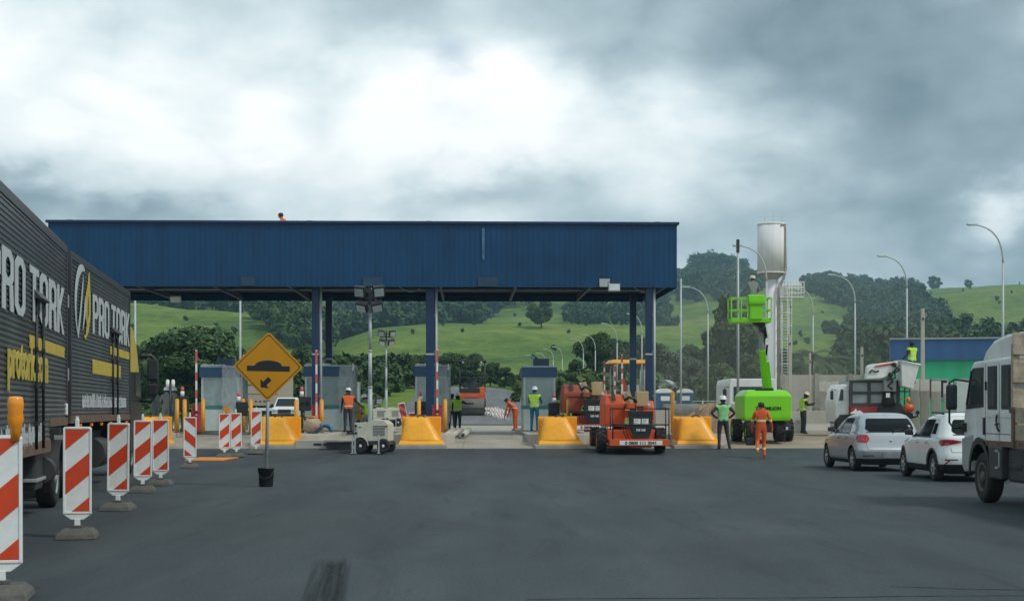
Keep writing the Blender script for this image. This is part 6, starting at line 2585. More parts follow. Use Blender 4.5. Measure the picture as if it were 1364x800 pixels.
def orange_lift(name_label, loc, rz, col, text, mirror=False):
    t = thing('boom_lift', name_label, 'boom lift', loc, rz, 'folded orange boom lifts in the toll lane')
    for y in (.55, 2.95):
        for s in (-1, 1):
            big_wheel(t, s * .98, y, .42, .32, s, col)
    mb = MB()
    mb.span((-.8, .35, .42), (.8, 3.2, .78), col, .04)
    mb.cyl((-.9, .55, .42), (.9, .55, .42), .08, m='dark')
    mb.cyl((-.9, 2.95, .42), (.9, 2.95, .42), .08, m='dark')
    mb.cyl((0, 1.75, .78), (0, 1.75, .92), .45, seg=24, m='dark')
    mb.build('chassis', None, t)
    for a, b, z0, z1, nm in ((-.84, -.14, .88, 1.98, 'engine_hood'), (.46, .86, .90, 1.78, 'tank_hood')):
        mb = MB()
        mb.hull([(a, .95, z0), (b, .95, z0), (a, 2.75, z0), (b, 2.75, z0), (a, .92, z1 - .35), (b, .92, z1 - .35), (a + .05, 1.05, z1 - .04), (b - .03, 1.05, z1 - .04), (a + .05, 2.5, z1), (b - .03, 2.5, z1), (a, 2.75, z1 - .3), (b, 2.75, z1 - .3)], col, .06)
        h = mb.build(nm, None, t)
        if nm == 'engine_hood':
            mb = MB()
            mb.hull([(-.56, .90, z1 - .2), (-.44, .90, z1 - .24), (-.62, .98, z1 + .06), (-.50, .98, z1 + .06), (-.56, .93, z1 - .22)], 'black')
            mb.build('exhaust_slot', None, h)
        else:
            mb = MB()
            mb.cyl((.66, .90, 1.62), (.66, .86, 1.62), .055, seg=14, m='lens')
            mb.build('work_lamp', None, h)
            mb = MB()
            mb.span((.70, .905, 1.02), (.80, .925, 1.12), 'white_board')
            mb.build('decal', None, h)
    mb = MB()
    mb.hull([(-.05, 1.0, 1.62), (.02, 1.0, 1.62), (-.22, 1.0, 2.02), (-.10, 1.0, 2.05), (-.05, 1.2, 1.62), (.02, 1.2, 1.62), (-.22, 1.2, 2.02), (-.10, 1.2, 2.05), ], 'cream', .01)
    mb.hull([(.03, .9, 1.62), (.17, .9, 1.60), (-.12, .9, 2.03), (.02, .9, 2.08), (.03, 1.1, 1.62), (.17, 1.1, 1.6), (-.12, 1.1, 2.03), (.02, 1.1, 2.08)], 'tan', .01)
    mb.span((.24, .95, 1.55), (.66, 1.35, 2.06), 'tan', .03)
    mb.build('foam_pad', None, t)
    # folded boom lying across the deck, counterweights and hoses
    mb = MB()
    mb.span((-.16, .7, 1.18), (.10, 3.6, 1.42), col, .02)
    mb.span((-.12, .3, 1.46), (.12, 3.9, 1.66), col, .02)
    mb.span((-.14, 3.6, 1.18), (.14, 3.95, 1.66), 'dark', .02)
    mb.cyl((-.1, 1.15, 1.54), (.55, 1.15, 1.54), .035, m=col)
    mb.tube([(-.2, .55, 1.75), (-.05, .5, 1.86), (.12, .5, 1.80), (.2, .6, 1.7)], .05, 8, 'black')
    mb.build('boom', None, t)
    mb = MB()
    for k in range(5):
        mb.tube([(-.1 + .05 * k, .45, .8), (-.35 + .09 * k, .2, 1.0 - .05 * k), (-.25 + .1 * k, .05, .62), (-.1 + .08 * k, .2, .45)], .016, 6, 'black')
    mb.build('hose', None, t)
    # work platform parked in front: floor, rails and control box
    xa, xb = -.68, 1.16
    mb = MB()
    mb.span((xa - .10, -.42, .26), (xb, .42, .48), col, .02)
    mb.span((.0 - .1, -.30, .20), (.60, .3, .26), col, .01)
    fl = mb.build('platform_floor', None, t)
    mb = MB()
    mb.span((-.46, -.432, .29), (.94, -.420, .435), 'white_board', .003)
    pl = mb.build('name_board', None, fl)
    mb = MB()
    mb.text(text, .145, at_face(FACE_FRONT, .24, -.437, .312), 'black', .003, .004, 1.05)
    mb.build('board_lettering', None, pl)
    mb = MB()
    r = .022
    for yy in (-.40, .40):
        for z in (.95, 1.48):
            mb.cyl((xa, yy, z), (xb, yy, z), r, seg=8, m='black')
        for x in (xa, xb) if yy < 0 else (xa, .24, xb):
            mb.cyl((x, yy, .46), (x, yy, 1.48), r, seg=8, m='black')
    for x in (xa, xb):
        for z in (.95, 1.48):
            mb.cyl((x, -.40, z), (x, .40, z), r, seg=8, m='black')
    mb.build('guard_rail', None, t)
    mb = MB()
    mb.prism([(-.16, 1.40), (.66, 1.40), (.64, .92), (.52, .50), (.02, .50), (-.12, .95)], 'y', -.30, -.12, 'black', .02)
    cb = mb.build('control_box_cover', None, t)
    for x, z, w, h in ((.02, .98, .22, .17), (.28, .98, .22, .17), (.10, .74, .13, .08), (.27, .74, .13, .08)):
        mb = MB()
        mb.span((x, -.308, z), (x + w, -.300, z + h), 'white_board')
        for k in range(3):
            mb.span((x + .02, -.311, z + .02 + k * h * .3), (x + w * (.5 + .15 * k), -.308, z + .02 + k * h * .3 + h * .14), 'greypanel')
        mb.build('decal', None, cb)
    return t


def green_lift():
    p = ground_at(1018, 585)
    y = 54.0
    x = px(1018, y)
    p = Vector((x, y, ramp_z(x, y)))
    t = thing('boom_lift', 'bright lime green boom lift with raised basket in front of the water tower', 'boom lift', p, 0)
    s = y / FOC
    Z = lambda v: pz(v, y) - p.z
    X = lambda u: (u - 1018) * s
    for xx, yy, sd in ((X(984), -.1, -1), (X(996), -1.1, -1), (X(1053.5), .1, 1), (X(1036), -.9, 1)):
        big_wheel(t, xx, yy + .6, .40, .36, sd, 'lime', 14)
    mb = MB()
    mb.span((X(988), -.5, .38), (X(1050), .9, .66), 'dark', .03)
    mb.cyl((X(980), .6, .42), (X(1056), .6, .42), .09, m='dark')
    mb.cyl((X(992), -.5, .42), (X(1040), -.4, .42), .09, m='dark')
    mb.cyl((0, .3, .6), (0, .3, .76), .5, seg=24, m='dark')
    mb.span((X(1040), -.55, .42), (X(1046), -.5, .52), 'white_board', .01)
    mb.build('chassis', None, t)
    a, b = X(987), X(1049)
    z0, z1 = .74, Z(519)
    mb = MB()
    mb.hull([(a + .05, -.75, z0), (b - .05, -.75, z0), (a, -.78, z0 + .12), (b, -.78, z0 + .12), (a, -.78, z1 - .22), (b, -.78, z1 - .22), (a + .12, -.62, z1 - .04), (b - .12, -.62, z1 - .04), (a + .2, -.3, z1), (b - .25, -.3, z1),
             (a + .05, 1.6, z0), (b - .05, 1.6, z0), (a, 1.6, z1 - .22), (b, 1.6, z1 - .22), (a + .2, 1.4, z1), (b - .25, 1.4, z1)], 'lime', .045)
    tt = mb.build('turntable_cover', None, t)
    mb = MB()
    mb.text('ZOOMLION', .165, at_face(FACE_FRONT, .02, -.792, Z(545.5)), 'black', .004, .006, .98, 'CENTER', 1.05)
    mb.build('cover_lettering', None, tt)
    mb = MB()
    mb.span((X(1004), -.55, z1 - .06), (X(1027), -.1, z1 + .06), 'black', .02)
    mb.build('slot_cover', None, tt)
    # boom: thick green base section, grey telescoping section, jib and basket
    b0, b1, b2 = Vector((X(1022), .1, z1 - .2)), Vector((X(1012.5), -.35, Z(466))), Vector((X(1006), -.8, Z(432)))

    def bar(p, q, w, d, m, name, par):
        mb = MB()
        dd = (q - p)
        rot = Vector((0, 0, 1)).rotation_difference(dd.normalized()).to_matrix().to_4x4()
        mb.box((p + q) / 2, (w, d, dd.length), m, rot, .02)
        return mb.build(name, None, par)
    bm_ = bar(b0, b1, .21, .30, 'lime', 'boom', t)
    bar(b1 - (b1 - b0).normalized() * .2, b2, .14, .18, 'greypanel', 'inner_boom', bm_)
    off = Vector((.17, .02, 0))
    bar(b0 + off + (b1 - b0) * .10, b0 + off + (b1 - b0) * .75, .10, .14, 'lime', 'riser_link', bm_)
    mb = MB()
    mb.tube([b1 + Vector((.16, .0, -.2)), b1 + Vector((.20, -.05, .3)), b2 + Vector((.22, .0, -.2)), b2 + Vector((.1, 0, .05))], .035, 8, 'black')
    mb.tube([b1 + Vector((.12, .0, .2)), b1.lerp(b2, .5) + Vector((.17, 0, 0)), b2 + Vector((.15, .1, -.1))], .04, 8, 'dark')
    mb.build('hose_carrier', None, bm_)
    mb = MB()
    mb.box(b1.lerp(b2, .35) + Vector((.24, -.02, .05)), (.17, .04, .42), 'white_board', None, .01)
    mb.build('placard', None, bm_)
    mb = MB()
    mb.box(b2 + Vector((-.03, -.05, .02)), (.36, .3, .26), 'black', Matrix.Rotation(.4, 4, 'Y'), .04)
    mb.box(b2 + Vector((.08, -.05, -.12)), (.24, .22, .3), 'dark', Matrix.Rotation(-.4, 4, 'Y'), .03)
    mb.tube([b2 + Vector((-.2, 0, .1)), b2 + Vector((-.02, -.1, .22)), b2 + Vector((.2, 0, .06)), b2 + Vector((.14, 0, -.35))], .04, 8, 'black')
    mb.build('rotator', None, t)
    # basket
    xa, xb, zb, zt = X(968), X(1020), Z(431), Z(399.5)
    ya, yb = -1.15, -.35
    mb = MB()
    mb.span((xa, ya, zb - .02), (xb, yb, zb + .14), 'lime', .02)
    bk = mb.build('basket_floor', None, t)
    mb = MB()
    for yy in (ya, yb):
        for k in range(5):
            xx = xa + (xb - xa) * k / 4
            mb.span((xx - .022, yy - .018, zb + .1), (xx + .022, yy + .018, zt), 'lime_rail')
        for f in (.5, 1.0):
            z = zb + (zt - zb) * f
            mb.span((xa, yy - .02, z - .022), (xb, yy + .02, z + .022), 'lime_rail')
    for xx in (xa, xb):
        for f in (.5, 1.0):
            z = zb + (zt - zb) * f
            mb.span((xx - .02, ya, z - .022), (xx + .02, yb, z + .022), 'lime_rail')
    mb.build('basket_rail', None, bk)
    mb = MB()
    mb.hull([(X(990), ya - .10, Z(409)), (X(1012), ya - .10, Z(409)), (X(989.5), ya - .12, Z(405)), (X(1012), ya - .12, Z(405)), (X(990), ya - .10, Z(396)), (X(1011), ya - .10, Z(396)), (X(990), ya + .2, Z(395)), (X(1011), ya + .2, Z(395)), (X(990), ya + .2, Z(409)), (X(1012), ya + .2, Z(409))], 'lime', .05)
    mb.span((X(992), ya - .06, Z(428)), (X(1008), ya + .12, Z(408)), 'lime', .03)
    mb.build('control_box', None, bk)
    return t, Vector((X(998), -.78, zb + .14)) + p


def build_roller():
    y = 114.0
    u0, u1 = 612, 645
    x = px(628.5, y)
    p = Vector((x, y, tz(x, y)))
    t = thing('road_roller', 'orange road roller with wide smooth drum and dark canopy, coming down the lane', 'road roller', p, 0)
    mb = MB()
    mb.cyl((-.95, 0, .66), (.95, 0, .66), .66, seg=40, m='hub_dirty')
    mb.build('drum', None, t)
    mb = MB()
    for s in (-1, 1):
        mb.span((s * 1.0 - .07, -.3, .45), (s * 1.0 + .07, 1.6, .85), 'dark', .02)
    mb.span((-1.05, -.72, .5), (1.05, -.60, .62), 'dark', .01)
    mb.build('drum_frame', None, t)
    mb = MB()
    mb.hull([(-1.0, .4, 1.25), (1.0, .4, 1.25), (-1.0, .35, 1.72), (1.0, .35, 1.72), (-.95, 3.4, 1.0), (.95, 3.4, 1.0), (-.95, 3.4, 1.85), (.95, 3.4, 1.85)], 'roller_orange', .04)
    h = mb.build('hood', None, t)
    mb = MB()
    mb.span((-.45, .325, 1.42), (.5, .36, 1.55), 'red_faded', .01)
    mb.build('hood_plate', None, h)
    mb = MB()
    mb.span((-.95, .5, 1.74), (.6, 2.6, 2.1), 'black', .03)
    mb.span((.55, .55, 1.74), (.98, 1.2, 2.2), 'roller_orange', .03)
    mb.hull([(-.4, 1.3, 2.1), (.4, 1.3, 2.1), (-.35, 1.9, 2.1), (.35, 1.9, 2.1), (-.3, 1.8, 2.9), (.3, 1.8, 2.9), (-.3, 1.9, 2.9), (.3, 1.9, 2.9)], 'black', .04)
    mb.build('operator_deck', None, t)
    mb = MB()
    for s in (-1, 1):
        for yy in (.8, 2.6):
            mb.cyl((s * .95, yy, 1.8), (s * .95, yy, 4.15), .04, seg=8, m='dark')
        mb.tube([(s * .95, .8, 2.9), (s * .3, .75, 2.95), (s * .05, .75, 2.7)], .04, 6, 'dark')
        mb.cyl((s * .55, .8, 2.35), (s * .55, .72, 2.35), .24, seg=14, m='black')
    mb.build('canopy_post', None, t)
    mb = MB()
    mb.span((-1.08, .5, 4.12), (1.08, 2.9, 4.26), 'dark', .03)
    mb.build('canopy_roof', None, t)
    mb = MB()
    for s in (-1, 1):
        tread_tyre(mb, (s * .75, 3.0, .7), .7, .5, 'x', 0)
    mb.build('rear_wheel', None, t)
    for s in (-1, 1):
        mb = MB()
        mb.sphere((s * .7, .55, 4.08), .08, 'lens', 10, 6)
        mb.build('work_lamp', None, t)


def build_paver():
    y = 84
    x = px(832, y)
    t = thing('paving_machine', 'paving machine with thin yellow roof behind the right blue columns', 'paving machine', (x, y, tz(x, y)), .1)
    mb = MB()
    z = pz(484, y) - tz(x, y)
    mb.hull([(-1.0, -.9, z), (1.25, -.9, z), (-1.0, .9, z), (1.25, .9, z), (-.8, -.75, z + .2), (1.2, -.75, z + .2), (-.8, .75, z + .2), (1.2, .75, z + .2)], 'post_yellow', .02)
    mb.build('canopy_roof', None, t)
    mb = MB()
    for xx in (-.7, 1.0):
        for yy in (-.6, .6):
            mb.cyl((xx, yy, 1.4), (xx, yy, z), .04, seg=8, m='greypanel')
    mb.build('canopy_post', None, t)
    mb = MB()
    mb.hull([(-1.1, -1, .5), (1.2, -1, .5), (-1.1, 2, .5), (1.2, 2, .5), (-1.1, -1, 1.5), (1.2, -1, 1.5), (-1.0, 2, 1.8), (1.1, 2, 1.8)], 'post_yellow', .05)
    mb.build('engine_body', None, t)
    mb = MB()
    mb.span((.1, -.5, 1.5), (.75, .1, 2.35), 'greypanel', .04)
    mb.hull([(-.25, -.2, 1.5), (.1, -.2, 1.5), (-.2, -.2, 2.7), (0, -.2, 2.7), (-.25, .1, 1.5), (.1, .1, 1.5)], 'orange', .03)
    mb.build('operator_console', None, t)
    for s in (-1, 1):
        mb = MB()
        mb.prism([(-1.2, .2), (-.9, 0), (1.8, 0), (2.1, .2), (2.1, .5), (1.8, .7), (-.9, .7), (-1.2, .5)], 'x', s * .9 - .2, s * .9 + .2, 'rubber', .03)
        mb.build('track', None, t)


def build_bucket_truck():
    y = 58.5
    x = px(1165, y)
    p = on_land(1165, y)
    t = thing('bucket_truck', 'white bucket truck with framed grey side, dark red skirt and folded boom with lift bucket', 'bucket truck', p, 0)
    s = y / FOC
    Z = lambda v: pz(v, y) - p.z
    X = lambda u: (u - 1165) * s
    # cab seen from behind at the left
    mb = MB()
    mb.prism([(X(1117), .5), (X(1134), .5), (X(1134), Z(512)), (X(1124), Z(511)), (X(1119), Z(518)), (X(1115), Z(535))], 'y', .35, 2.35, 'truckwhite', .05)
    cb = mb.build('cab', None, t)
    mb = MB()
    mb.prism([(X(1120), Z(533)), (X(1126), Z(533)), (X(1126), Z(518)), (X(1122.5), Z(518))], 'y', .335, .352, 'glass_truck')
    mb.build('cab_window', None, t)
    mb = MB()
    mb.tube([(X(1117), .5, Z(519)), (X(1111), .4, Z(518)), (X(1111), .4, Z(532))], .02, 6, 'black')
    mb.box((X(1111), .4, Z(526)), (.12, .07, .35), 'black', None, .02)
    mb.build('mirror', None, t)
    # framed side of the body
    xa, xb = X(1134), X(1197)
    zb, zt = Z(538), Z(507.5)
    mb = MB()
    mb.span((xa, .1, zb), (xb, 2.3, zt), 'greypanel')
    mb.build('body_panel', None, t)
    mb = MB()
    for f in (0, .385, .78, 1.0):
        xx = xa + (xb - xa) * f
        mb.span((xx - .06, .04, zb), (xx + .06, .1, zt), 'trailer_trim', .008)
    for z in (zb, (zb + zt) / 2, zt):
        mb.span((xa - .06, .03, z - .05), (xb + .06, .098, z + .05), 'trailer_trim', .008)
    mb.build('body_frame', None, t)
    mb = MB()
    mb.span((xa, .06, Z(552)), (X(1172), 2.3, zb - .06), 'redpanel', .02)
    sk = mb.build('skirt', None, t)
    mb = MB()
    cx, cz = X(1141.5), Z(548)
    mb.prism([(cx - .26, cz - .08), (cx + .30, cz - .08), (cx + .12, cz + .06), (cx + .02, cz + .02), (cx - .03, cz + .14), (cx - .10, cz + .04), (cx - .18, cz + .0)], 'y', .048, .062, 'white_board')
    mb.build('emblem', None, sk)
    mb = MB()
    mb.span((xa - .4, .3, .45), (X(1210), 2.1, Z(552)), 'dark', .02)
    mb.prism([(X(1168), Z(552)), (X(1172), Z(537)), (X(1200), Z(537)), (X(1204), Z(548)), (X(1216), Z(550)), (X(1216), Z(557)), (X(1168), Z(557))], 'y', -.05, 1.9, 'black', .02)
    mb.build('chassis', None, t)
    for xx in (X(1128), X(1186), X(1200)):
        mb = MB()
        c = (xx, .35, .40)
        mb.lathe([(.2, -.13), (.25, -.15), (.37, -.15), (.40, -.1), (.40, .1), (.37, .15), (.25, .15), (.2, .13)], c, 'y', 24, 'rubber')
        w = mb.build('wheel', None, t)
        mb = MB()
        mb.lathe([(.22, -.12), (.17, -.06), (.08, -.1), (.001, -.1)], c, 'y', 16, 'greypanel')
        mb.build('rim', None, w)
    # pedestal and folded boom
    mb = MB()
    mb.cyl((X(1183), .0, Z(540)), (X(1183), .0, Z(521)), .26, .20, 18, 'black')
    mb.span((X(1176), -.25, Z(521)), (X(1192), .25, Z(506)), 'greypanel', .03)
    mb.span((X(1178), -.28, Z(529)), (X(1183), -.24, Z(523)), 'white_board')
    mb.build('pedestal', None, t)
    mb = MB()
    q0, q1 = (X(1153), Z(495)), (X(1196), Z(486))
    mb.prism([(X(1151), Z(505)), (X(1153), Z(489)), (X(1156), Z(485.5)), (X(1192), Z(481)), (X(1196), Z(484)), (X(1190), Z(497)), (X(1172), Z(504))], 'y', -.30, .05, 'truckwhite', .04)
    bm_ = mb.build('boom', None, t)
    mb = MB()
    mb.hull([(X(1163), -.33, Z(489)), (X(1187), -.33, Z(485.5)), (X(1163), -.31, Z(487)), (X(1187), -.31, Z(482.5)), (X(1163), -.36, Z(488)), (X(1187), -.36, Z(484))], 'orange')
    mb.build('orange_link', None, bm_)
    mb = MB()
    mb.tube([(X(1155), -.33, Z(497)), (X(1158), -.35, Z(493)), (X(1163), -.34, Z(495)), (X(1168), -.33, Z(494))], .03, 6, 'black')
    mb.tube([(X(1185), -.36, Z(486)), (X(1192), -.4, Z(490)), (X(1182), -.38, Z(500)), (X(1186), -.36, Z(508)), (X(1180), -.34, Z(514)), (X(1186), -.32, Z(518))], .045, 8, 'black')
    mb.tube([(X(1196), -.3, Z(492)), (X(1188), -.38, Z(497)), (X(1190), -.36, Z(503)), (X(1178), -.36, Z(506))], .035, 8, 'dark')
    mb.sphere((X(1188), -.36, Z(485.5)), .09, 'black', 12, 8)
    mb.sphere((X(1183), -.36, Z(499)), .10, 'black', 12, 8)
    mb.build('hydraulics', None, bm_)
    mb = MB()
    xa2, xb2 = X(1195.5), X(1220)
    pts_t = [(xa2, Z(481)), (xb2, Z(484.5))]
    mb.hull([(X(1195.5), -.55, Z(481)), (X(1220), -.55, Z(486)), (X(1195.5), .35, Z(481)), (X(1220), .35, Z(486)), (X(1197), -.5, Z(514)), (X(1211.5), -.5, Z(518)), (X(1197), .3, Z(514)), (X(1211.5), .3, Z(518))], 'white', .04)
    bk = mb.build('lift_bucket', None, t)
    mb = MB()
    mb.tube([(X(1195), -.58, Z(481)), (X(1220.5), -.58, Z(486)), (X(1220.5), .38, Z(486)), (X(1195), .38, Z(481))], .03, 8, 'white_board', True)
    mb.build('bucket_rim', None, bk)
    # tail frame with beacon and orange cover
    mb = MB()
    for u in (1199, 1206, 1213):
        mb.cyl((X(u), .1, Z(550)), (X(u), .1, Z(516)), .025, seg=8, m='bldg_green' if u < 1205 else 'dark')
    for v in (521, 531, 541):
        mb.cyl((X(1197), .1, Z(v)), (X(1214), .1, Z(v)), .022, seg=8, m='post_yellow' if v == 531 else 'dark')
    mb.build('tail_frame', None, t)
    mb = MB()
    mb.sphere((X(1210), -.05, Z(543)), (.22, .16, .17), 'orange', 14, 10)
    mb.build('orange_cover', None, t)
    mb = MB()
    mb.lathe([(.07, 0), (.07, .16), (.05, .22), (0, .24)], (X(1211), .1, Z(536)), 'z', 14, 'amber')
    mb.build('beacon', None, t)
    mb = MB()
    mb.box((X(1212), .0, Z(553)), (.34, .06, .14), 'white_board', None, .01)
    mb.tube([(X(1214), 0, Z(556)), (X(1221), -.1, Z(554)), (X(1222), -.1, Z(548))], .035, 8, 'black')
    mb.sphere((X(1221.5), -.1, Z(549)), .08, 'black', 10, 8)
    mb.build('tail_board', None, t)
    return Vector((X(1212), .0, Z(500))) + p


def build_far_vehicles():
    # white pickup facing us beyond the lanes
    y = 100
    x = px(383, y)
    t = thing('pickup_truck', 'small white pickup facing us beyond the toll lanes, seen under the diamond sign', 'pickup', (x, y, tz(x, y) + .01), 0.05)
    mb = MB()
    mb.hull([(-.82, -2.1, .45), (.82, -2.1, .45), (-.84, -2.1, .95), (.84, -2.1, .95), (-.84, -1.1, 1.08), (.84, -1.1, 1.08), (-.84, 2.2, 1.05), (.84, 2.2, 1.05), (-.82, 2.2, .45), (.82, 2.2, .45)], 'white', .06)
    mb.build('body', None, t)
    mb = MB()
    mb.hull([(-.80, -1.15, 1.06), (.80, -1.15, 1.06), (-.64, -.45, 1.68), (.64, -.45, 1.68), (-.64, .7, 1.70), (.64, .7, 1.70), (-.78, 1.0, 1.06), (.78, 1.0, 1.06)], 'white', .05)
    mb.build('cab', None, t)
    mb = MB()
    mb.hull([(-.68, -1.10, 1.14), (.68, -1.10, 1.14), (-.56, -.56, 1.60), (.56, -.56, 1.60), (-.68, -1.13, 1.13), (.68, -1.13, 1.13), (-.56, -.59, 1.62), (.56, -.59, 1.62)], 'glass')
    mb.build('windscreen', None, t)
    for s in (-1, 1):
        mb = MB()
        mb.sphere((s * .62, -2.12, .86), (.15, .06, .10), 'lens', 12, 8)
        mb.build('headlight', None, t)
        mb = MB()
        mb.box((s * .95, -.75, 1.18), (.18, .1, .16), 'black', None, .02)
        mb.build('mirror', None, t)
        for yy in (-1.35, 1.35):
            mb = MB()
            tread_tyre(mb, (s * .72, yy, .33), .33, .2, 'x', 0)
            mb.build('wheel', None, t)
    mb = MB()
    mb.span((-.42, -2.15, .66), (.42, -2.10, .90), 'black', .01)
    mb.span((-.84, -2.2, .42), (.84, -2.05, .62), 'black', .02)
    mb.build('grille', None, t)
    # tall pale box truck farther on, seen from behind
    y = 104
    x = px(347, y)
    t = thing('delivery_truck', 'tall pale pinkish box truck half hidden behind the diamond sign', 'truck', (x, y, tz(x, y)), 0)
    h = pz(472, y) - tz(x, y)
    mb = MB()
    mb.span((-1.25, 0, 1.1), (1.25, 7, h), 'pinkbox', .04)
    b = mb.build('box_body', None, t)
    mb = MB()
    for z in (1.9, 2.5, 2.55):
        mb.span((-1.2, -.015, z), (1.2, .0, z + .03), 'trailer_trim')
    for k in range(6):
        mb.span((-1.0 + k * .3, -.012, 1.35), (-.85 + k * .3, .0, 1.45), 'trailer_trim')
    mb.build('rear_trim', None, b)
    mb = MB()
    mb.span((-1.15, .3, .5), (1.15, 7.5, 1.1), 'dark', .02)
    mb.span((-1.25, -.05, .75), (1.25, .05, .95), 'white_board', .01)
    mb.build('chassis', None, t)
    for s in (-1, 1):
        mb = MB()
        tread_tyre(mb, (s * .95, 1.3, .48), .48, .5, 'x', 0)
        mb.build('wheel', None, t)
    # white van behind the green lift
    y = 66
    x = px(1003, y)
    t = thing('white_van', 'boxy white truck partly hidden behind the lime green boom lift', 'truck', (x, y, tz(x, y)), 0)
    mb = MB()
    mb.prism([(-1.05, .5), (1.05, .5), (1.05, 2.1), (.98, 2.35), (-.98, 2.35), (-1.05, 2.1)], 'y', 0, 4.2, 'truckwhite', .05)
    mb.build('body', None, t)
    mb = MB()
    mb.span((-.85, -.02, 1.35), (.85, .01, 2.0), 'glass_truck', .008)
    mb.build('windscreen', None, t)
    mb = MB()
    for s in (-1, 1):
        mb.tube([(s * 1.0, .1, 2.0), (s * 1.25, -.05, 1.95), (s * 1.25, -.05, 1.5)], .02, 6, 'black')
        mb.box((s * 1.25, -.05, 1.7), (.16, .08, .36), 'black', None, .02)
    mb.build('mirror', None, t)
    for s in (-1, 1):
        mb = MB()
        tread_tyre(mb, (s * .85, .9, .42), .42, .25, 'x', 0)
        mb.build('wheel', None, t)
    # pale site panel van behind the orange vested worker
    y = 70
    x = px(466.5, y)
    t = thing('notice_board', 'pale grey site notice board standing behind the worker in orange vest', 'notice board', (x, y, PLZ), 0)
    zz = pz(508, y) - PLZ
    mb = MB()
    mb.span((-.47, 0, zz - 1.35), (.47, .04, zz), 'greypanel', .01)
    mb.span((-.43, -.012, zz - 1.30), (.43, .0, zz - .05), 'booth', .005)
    pn = mb.build('panel', None, t)
    mb = MB()
    for k in range(5):
        mb.span((-.36, -.018, zz - .25 - k * .2), (.30 - .07 * (k % 3), -.012, zz - .18 - k * .2), 'greypanel')
    mb.build('notice_rows', None, pn)
    mb = MB()
    for s in (-.4, .4):
        mb.cyl((s, .06, 0), (s, .06, zz), .03, seg=8, m='galv')
    mb.build('stand', None, t)
    # yellow crate beside him and stacked barrier net in the far lane
    x, y = px(474, 63), 63
    t = thing('yellow_crate', 'yellow tool crate at the right of the worker in orange vest', 'crate', (x, y, PLZ + .9), 0)
    mb = MB()
    mb.span((-.28, 0, -.35), (.28, .4, .28), 'yellow', .03)
    mb.build('crate_body', None, t)
    mb = MB()
    mb.span((-.3, -.02, .28), (.3, .42, .33), 'yellow', .01)
    mb.build('lid', None, t)
    mb = MB()
    mb.span((-.28, .05, -.76), (.28, .36, -.35), 'dark', .01)
    mb.build('stand', None, t)
    first = None
    for i, (u, yy, lab) in enumerate(((655, 112, 'faded red and white road barrier in the far lane, nearest the roller'), (661, 109, 'faded red and white road barrier in the far lane, second from the roller'), (666, 106, 'faded red and white road barrier in the far lane, third from the roller'), (670, 103, 'faded red and white road barrier in the far lane, nearest us'))):
        p = on_land(u, yy)
        if first is None:
            t = first = thing('road_barrier', lab, 'barrier', p, .5, 'faded barriers in the far lane')
            mb = MB()
            for z in (.35, .8):
                mb.span((-.8, -.03, z), (.8, .03, z + .25), 'white_board', .01)
            mb.build('rail', None, t)
            mb = MB()
            for z in (.35, .8):
                for k in range(4):
                    mb.span((-.7 + k * .4, -.036, z + .01), (-.5 + k * .4, -.03, z + .24), 'pink')
            mb.build('stripe', None, t)
            mb = MB()
            for sx in (-.65, .65):
                mb.tube([(sx, -.35, 0), (sx, 0, 1.05), (sx, .35, 0)], .03, 6, 'white_board')
            mb.build('trestle', None, t)
            t.scale = (.7, .7, .7)
        else:
            dup(first, p, .5 + .15 * i, lab)
# ------------------------------------------------------------------ people
BASE = dict(pel=(0, 0, .96), spi=(0, -.005, 1.12), che=(0, -.01, 1.34), nek=(0, -.005, 1.50), hed=(0, .02, 1.60), top=(0, .015, 1.70),
            shl=(-.185, -.01, 1.42), shr=(.185, -.01, 1.42), ell=(-.25, -.03, 1.14), elr=(.25, -.03, 1.14), wrl=(-.26, .05, .90), wrr=(.26, .05, .90),
            hal=(-.26, .08, .82), har=(.26, .08, .82), hil=(-.10, 0, .90), hir=(.10, 0, .90), knl=(-.11, .02, .50), knr=(.11, .02, .50),
            anl=(-.12, -.02, .10), anr=(.12, -.02, .10), tol=(-.13, .14, .035), tor=(.13, .14, .035), hel=(-.12, -.06, .045), her=(.12, -.06, .045))
BONES = [('pel', 'spi', 'torso'), ('spi', 'che', 'torso'), ('che', 'nek', 'torso'), ('nek', 'hed', 'head'), ('hed', 'top', 'head'),
         ('che', 'shl', 'torso'), ('che', 'shr', 'torso'), ('shl', 'ell', 'arm'), ('shr', 'elr', 'arm'), ('ell', 'wrl', 'fore'), ('elr', 'wrr', 'fore'), ('wrl', 'hal', 'hand'), ('wrr', 'har', 'hand'),
         ('pel', 'hil', 'leg'), ('pel', 'hir', 'leg'), ('hil', 'knl', 'leg'), ('hir', 'knr', 'leg'), ('knl', 'anl', 'shin'), ('knr', 'anr', 'shin'),
         ('anl', 'tol', 'foot'), ('anr', 'tor', 'foot'), ('anl', 'hel', 'foot'), ('anr', 'her', 'foot')]
RAD = dict(pel=(.155, .115), spi=(.15, .105), che=(.17, .115), nek=(.062, .062), hed=(.078, .095), top=(.066, .078), shl=(.075, .075), shr=(.075, .075), ell=(.050, .050), elr=(.050, .050),
           wrl=(.034, .034), wrr=(.034, .034), hal=(.034, .024), har=(.034, .024), hil=(.105, .105), hir=(.105, .105), knl=(.068, .068), knr=(.068, .068), anl=(.048, .048), anr=(.048, .048),
           tol=(.042, .032), tor=(.042, .032), hel=(.042, .042), her=(.042, .042))


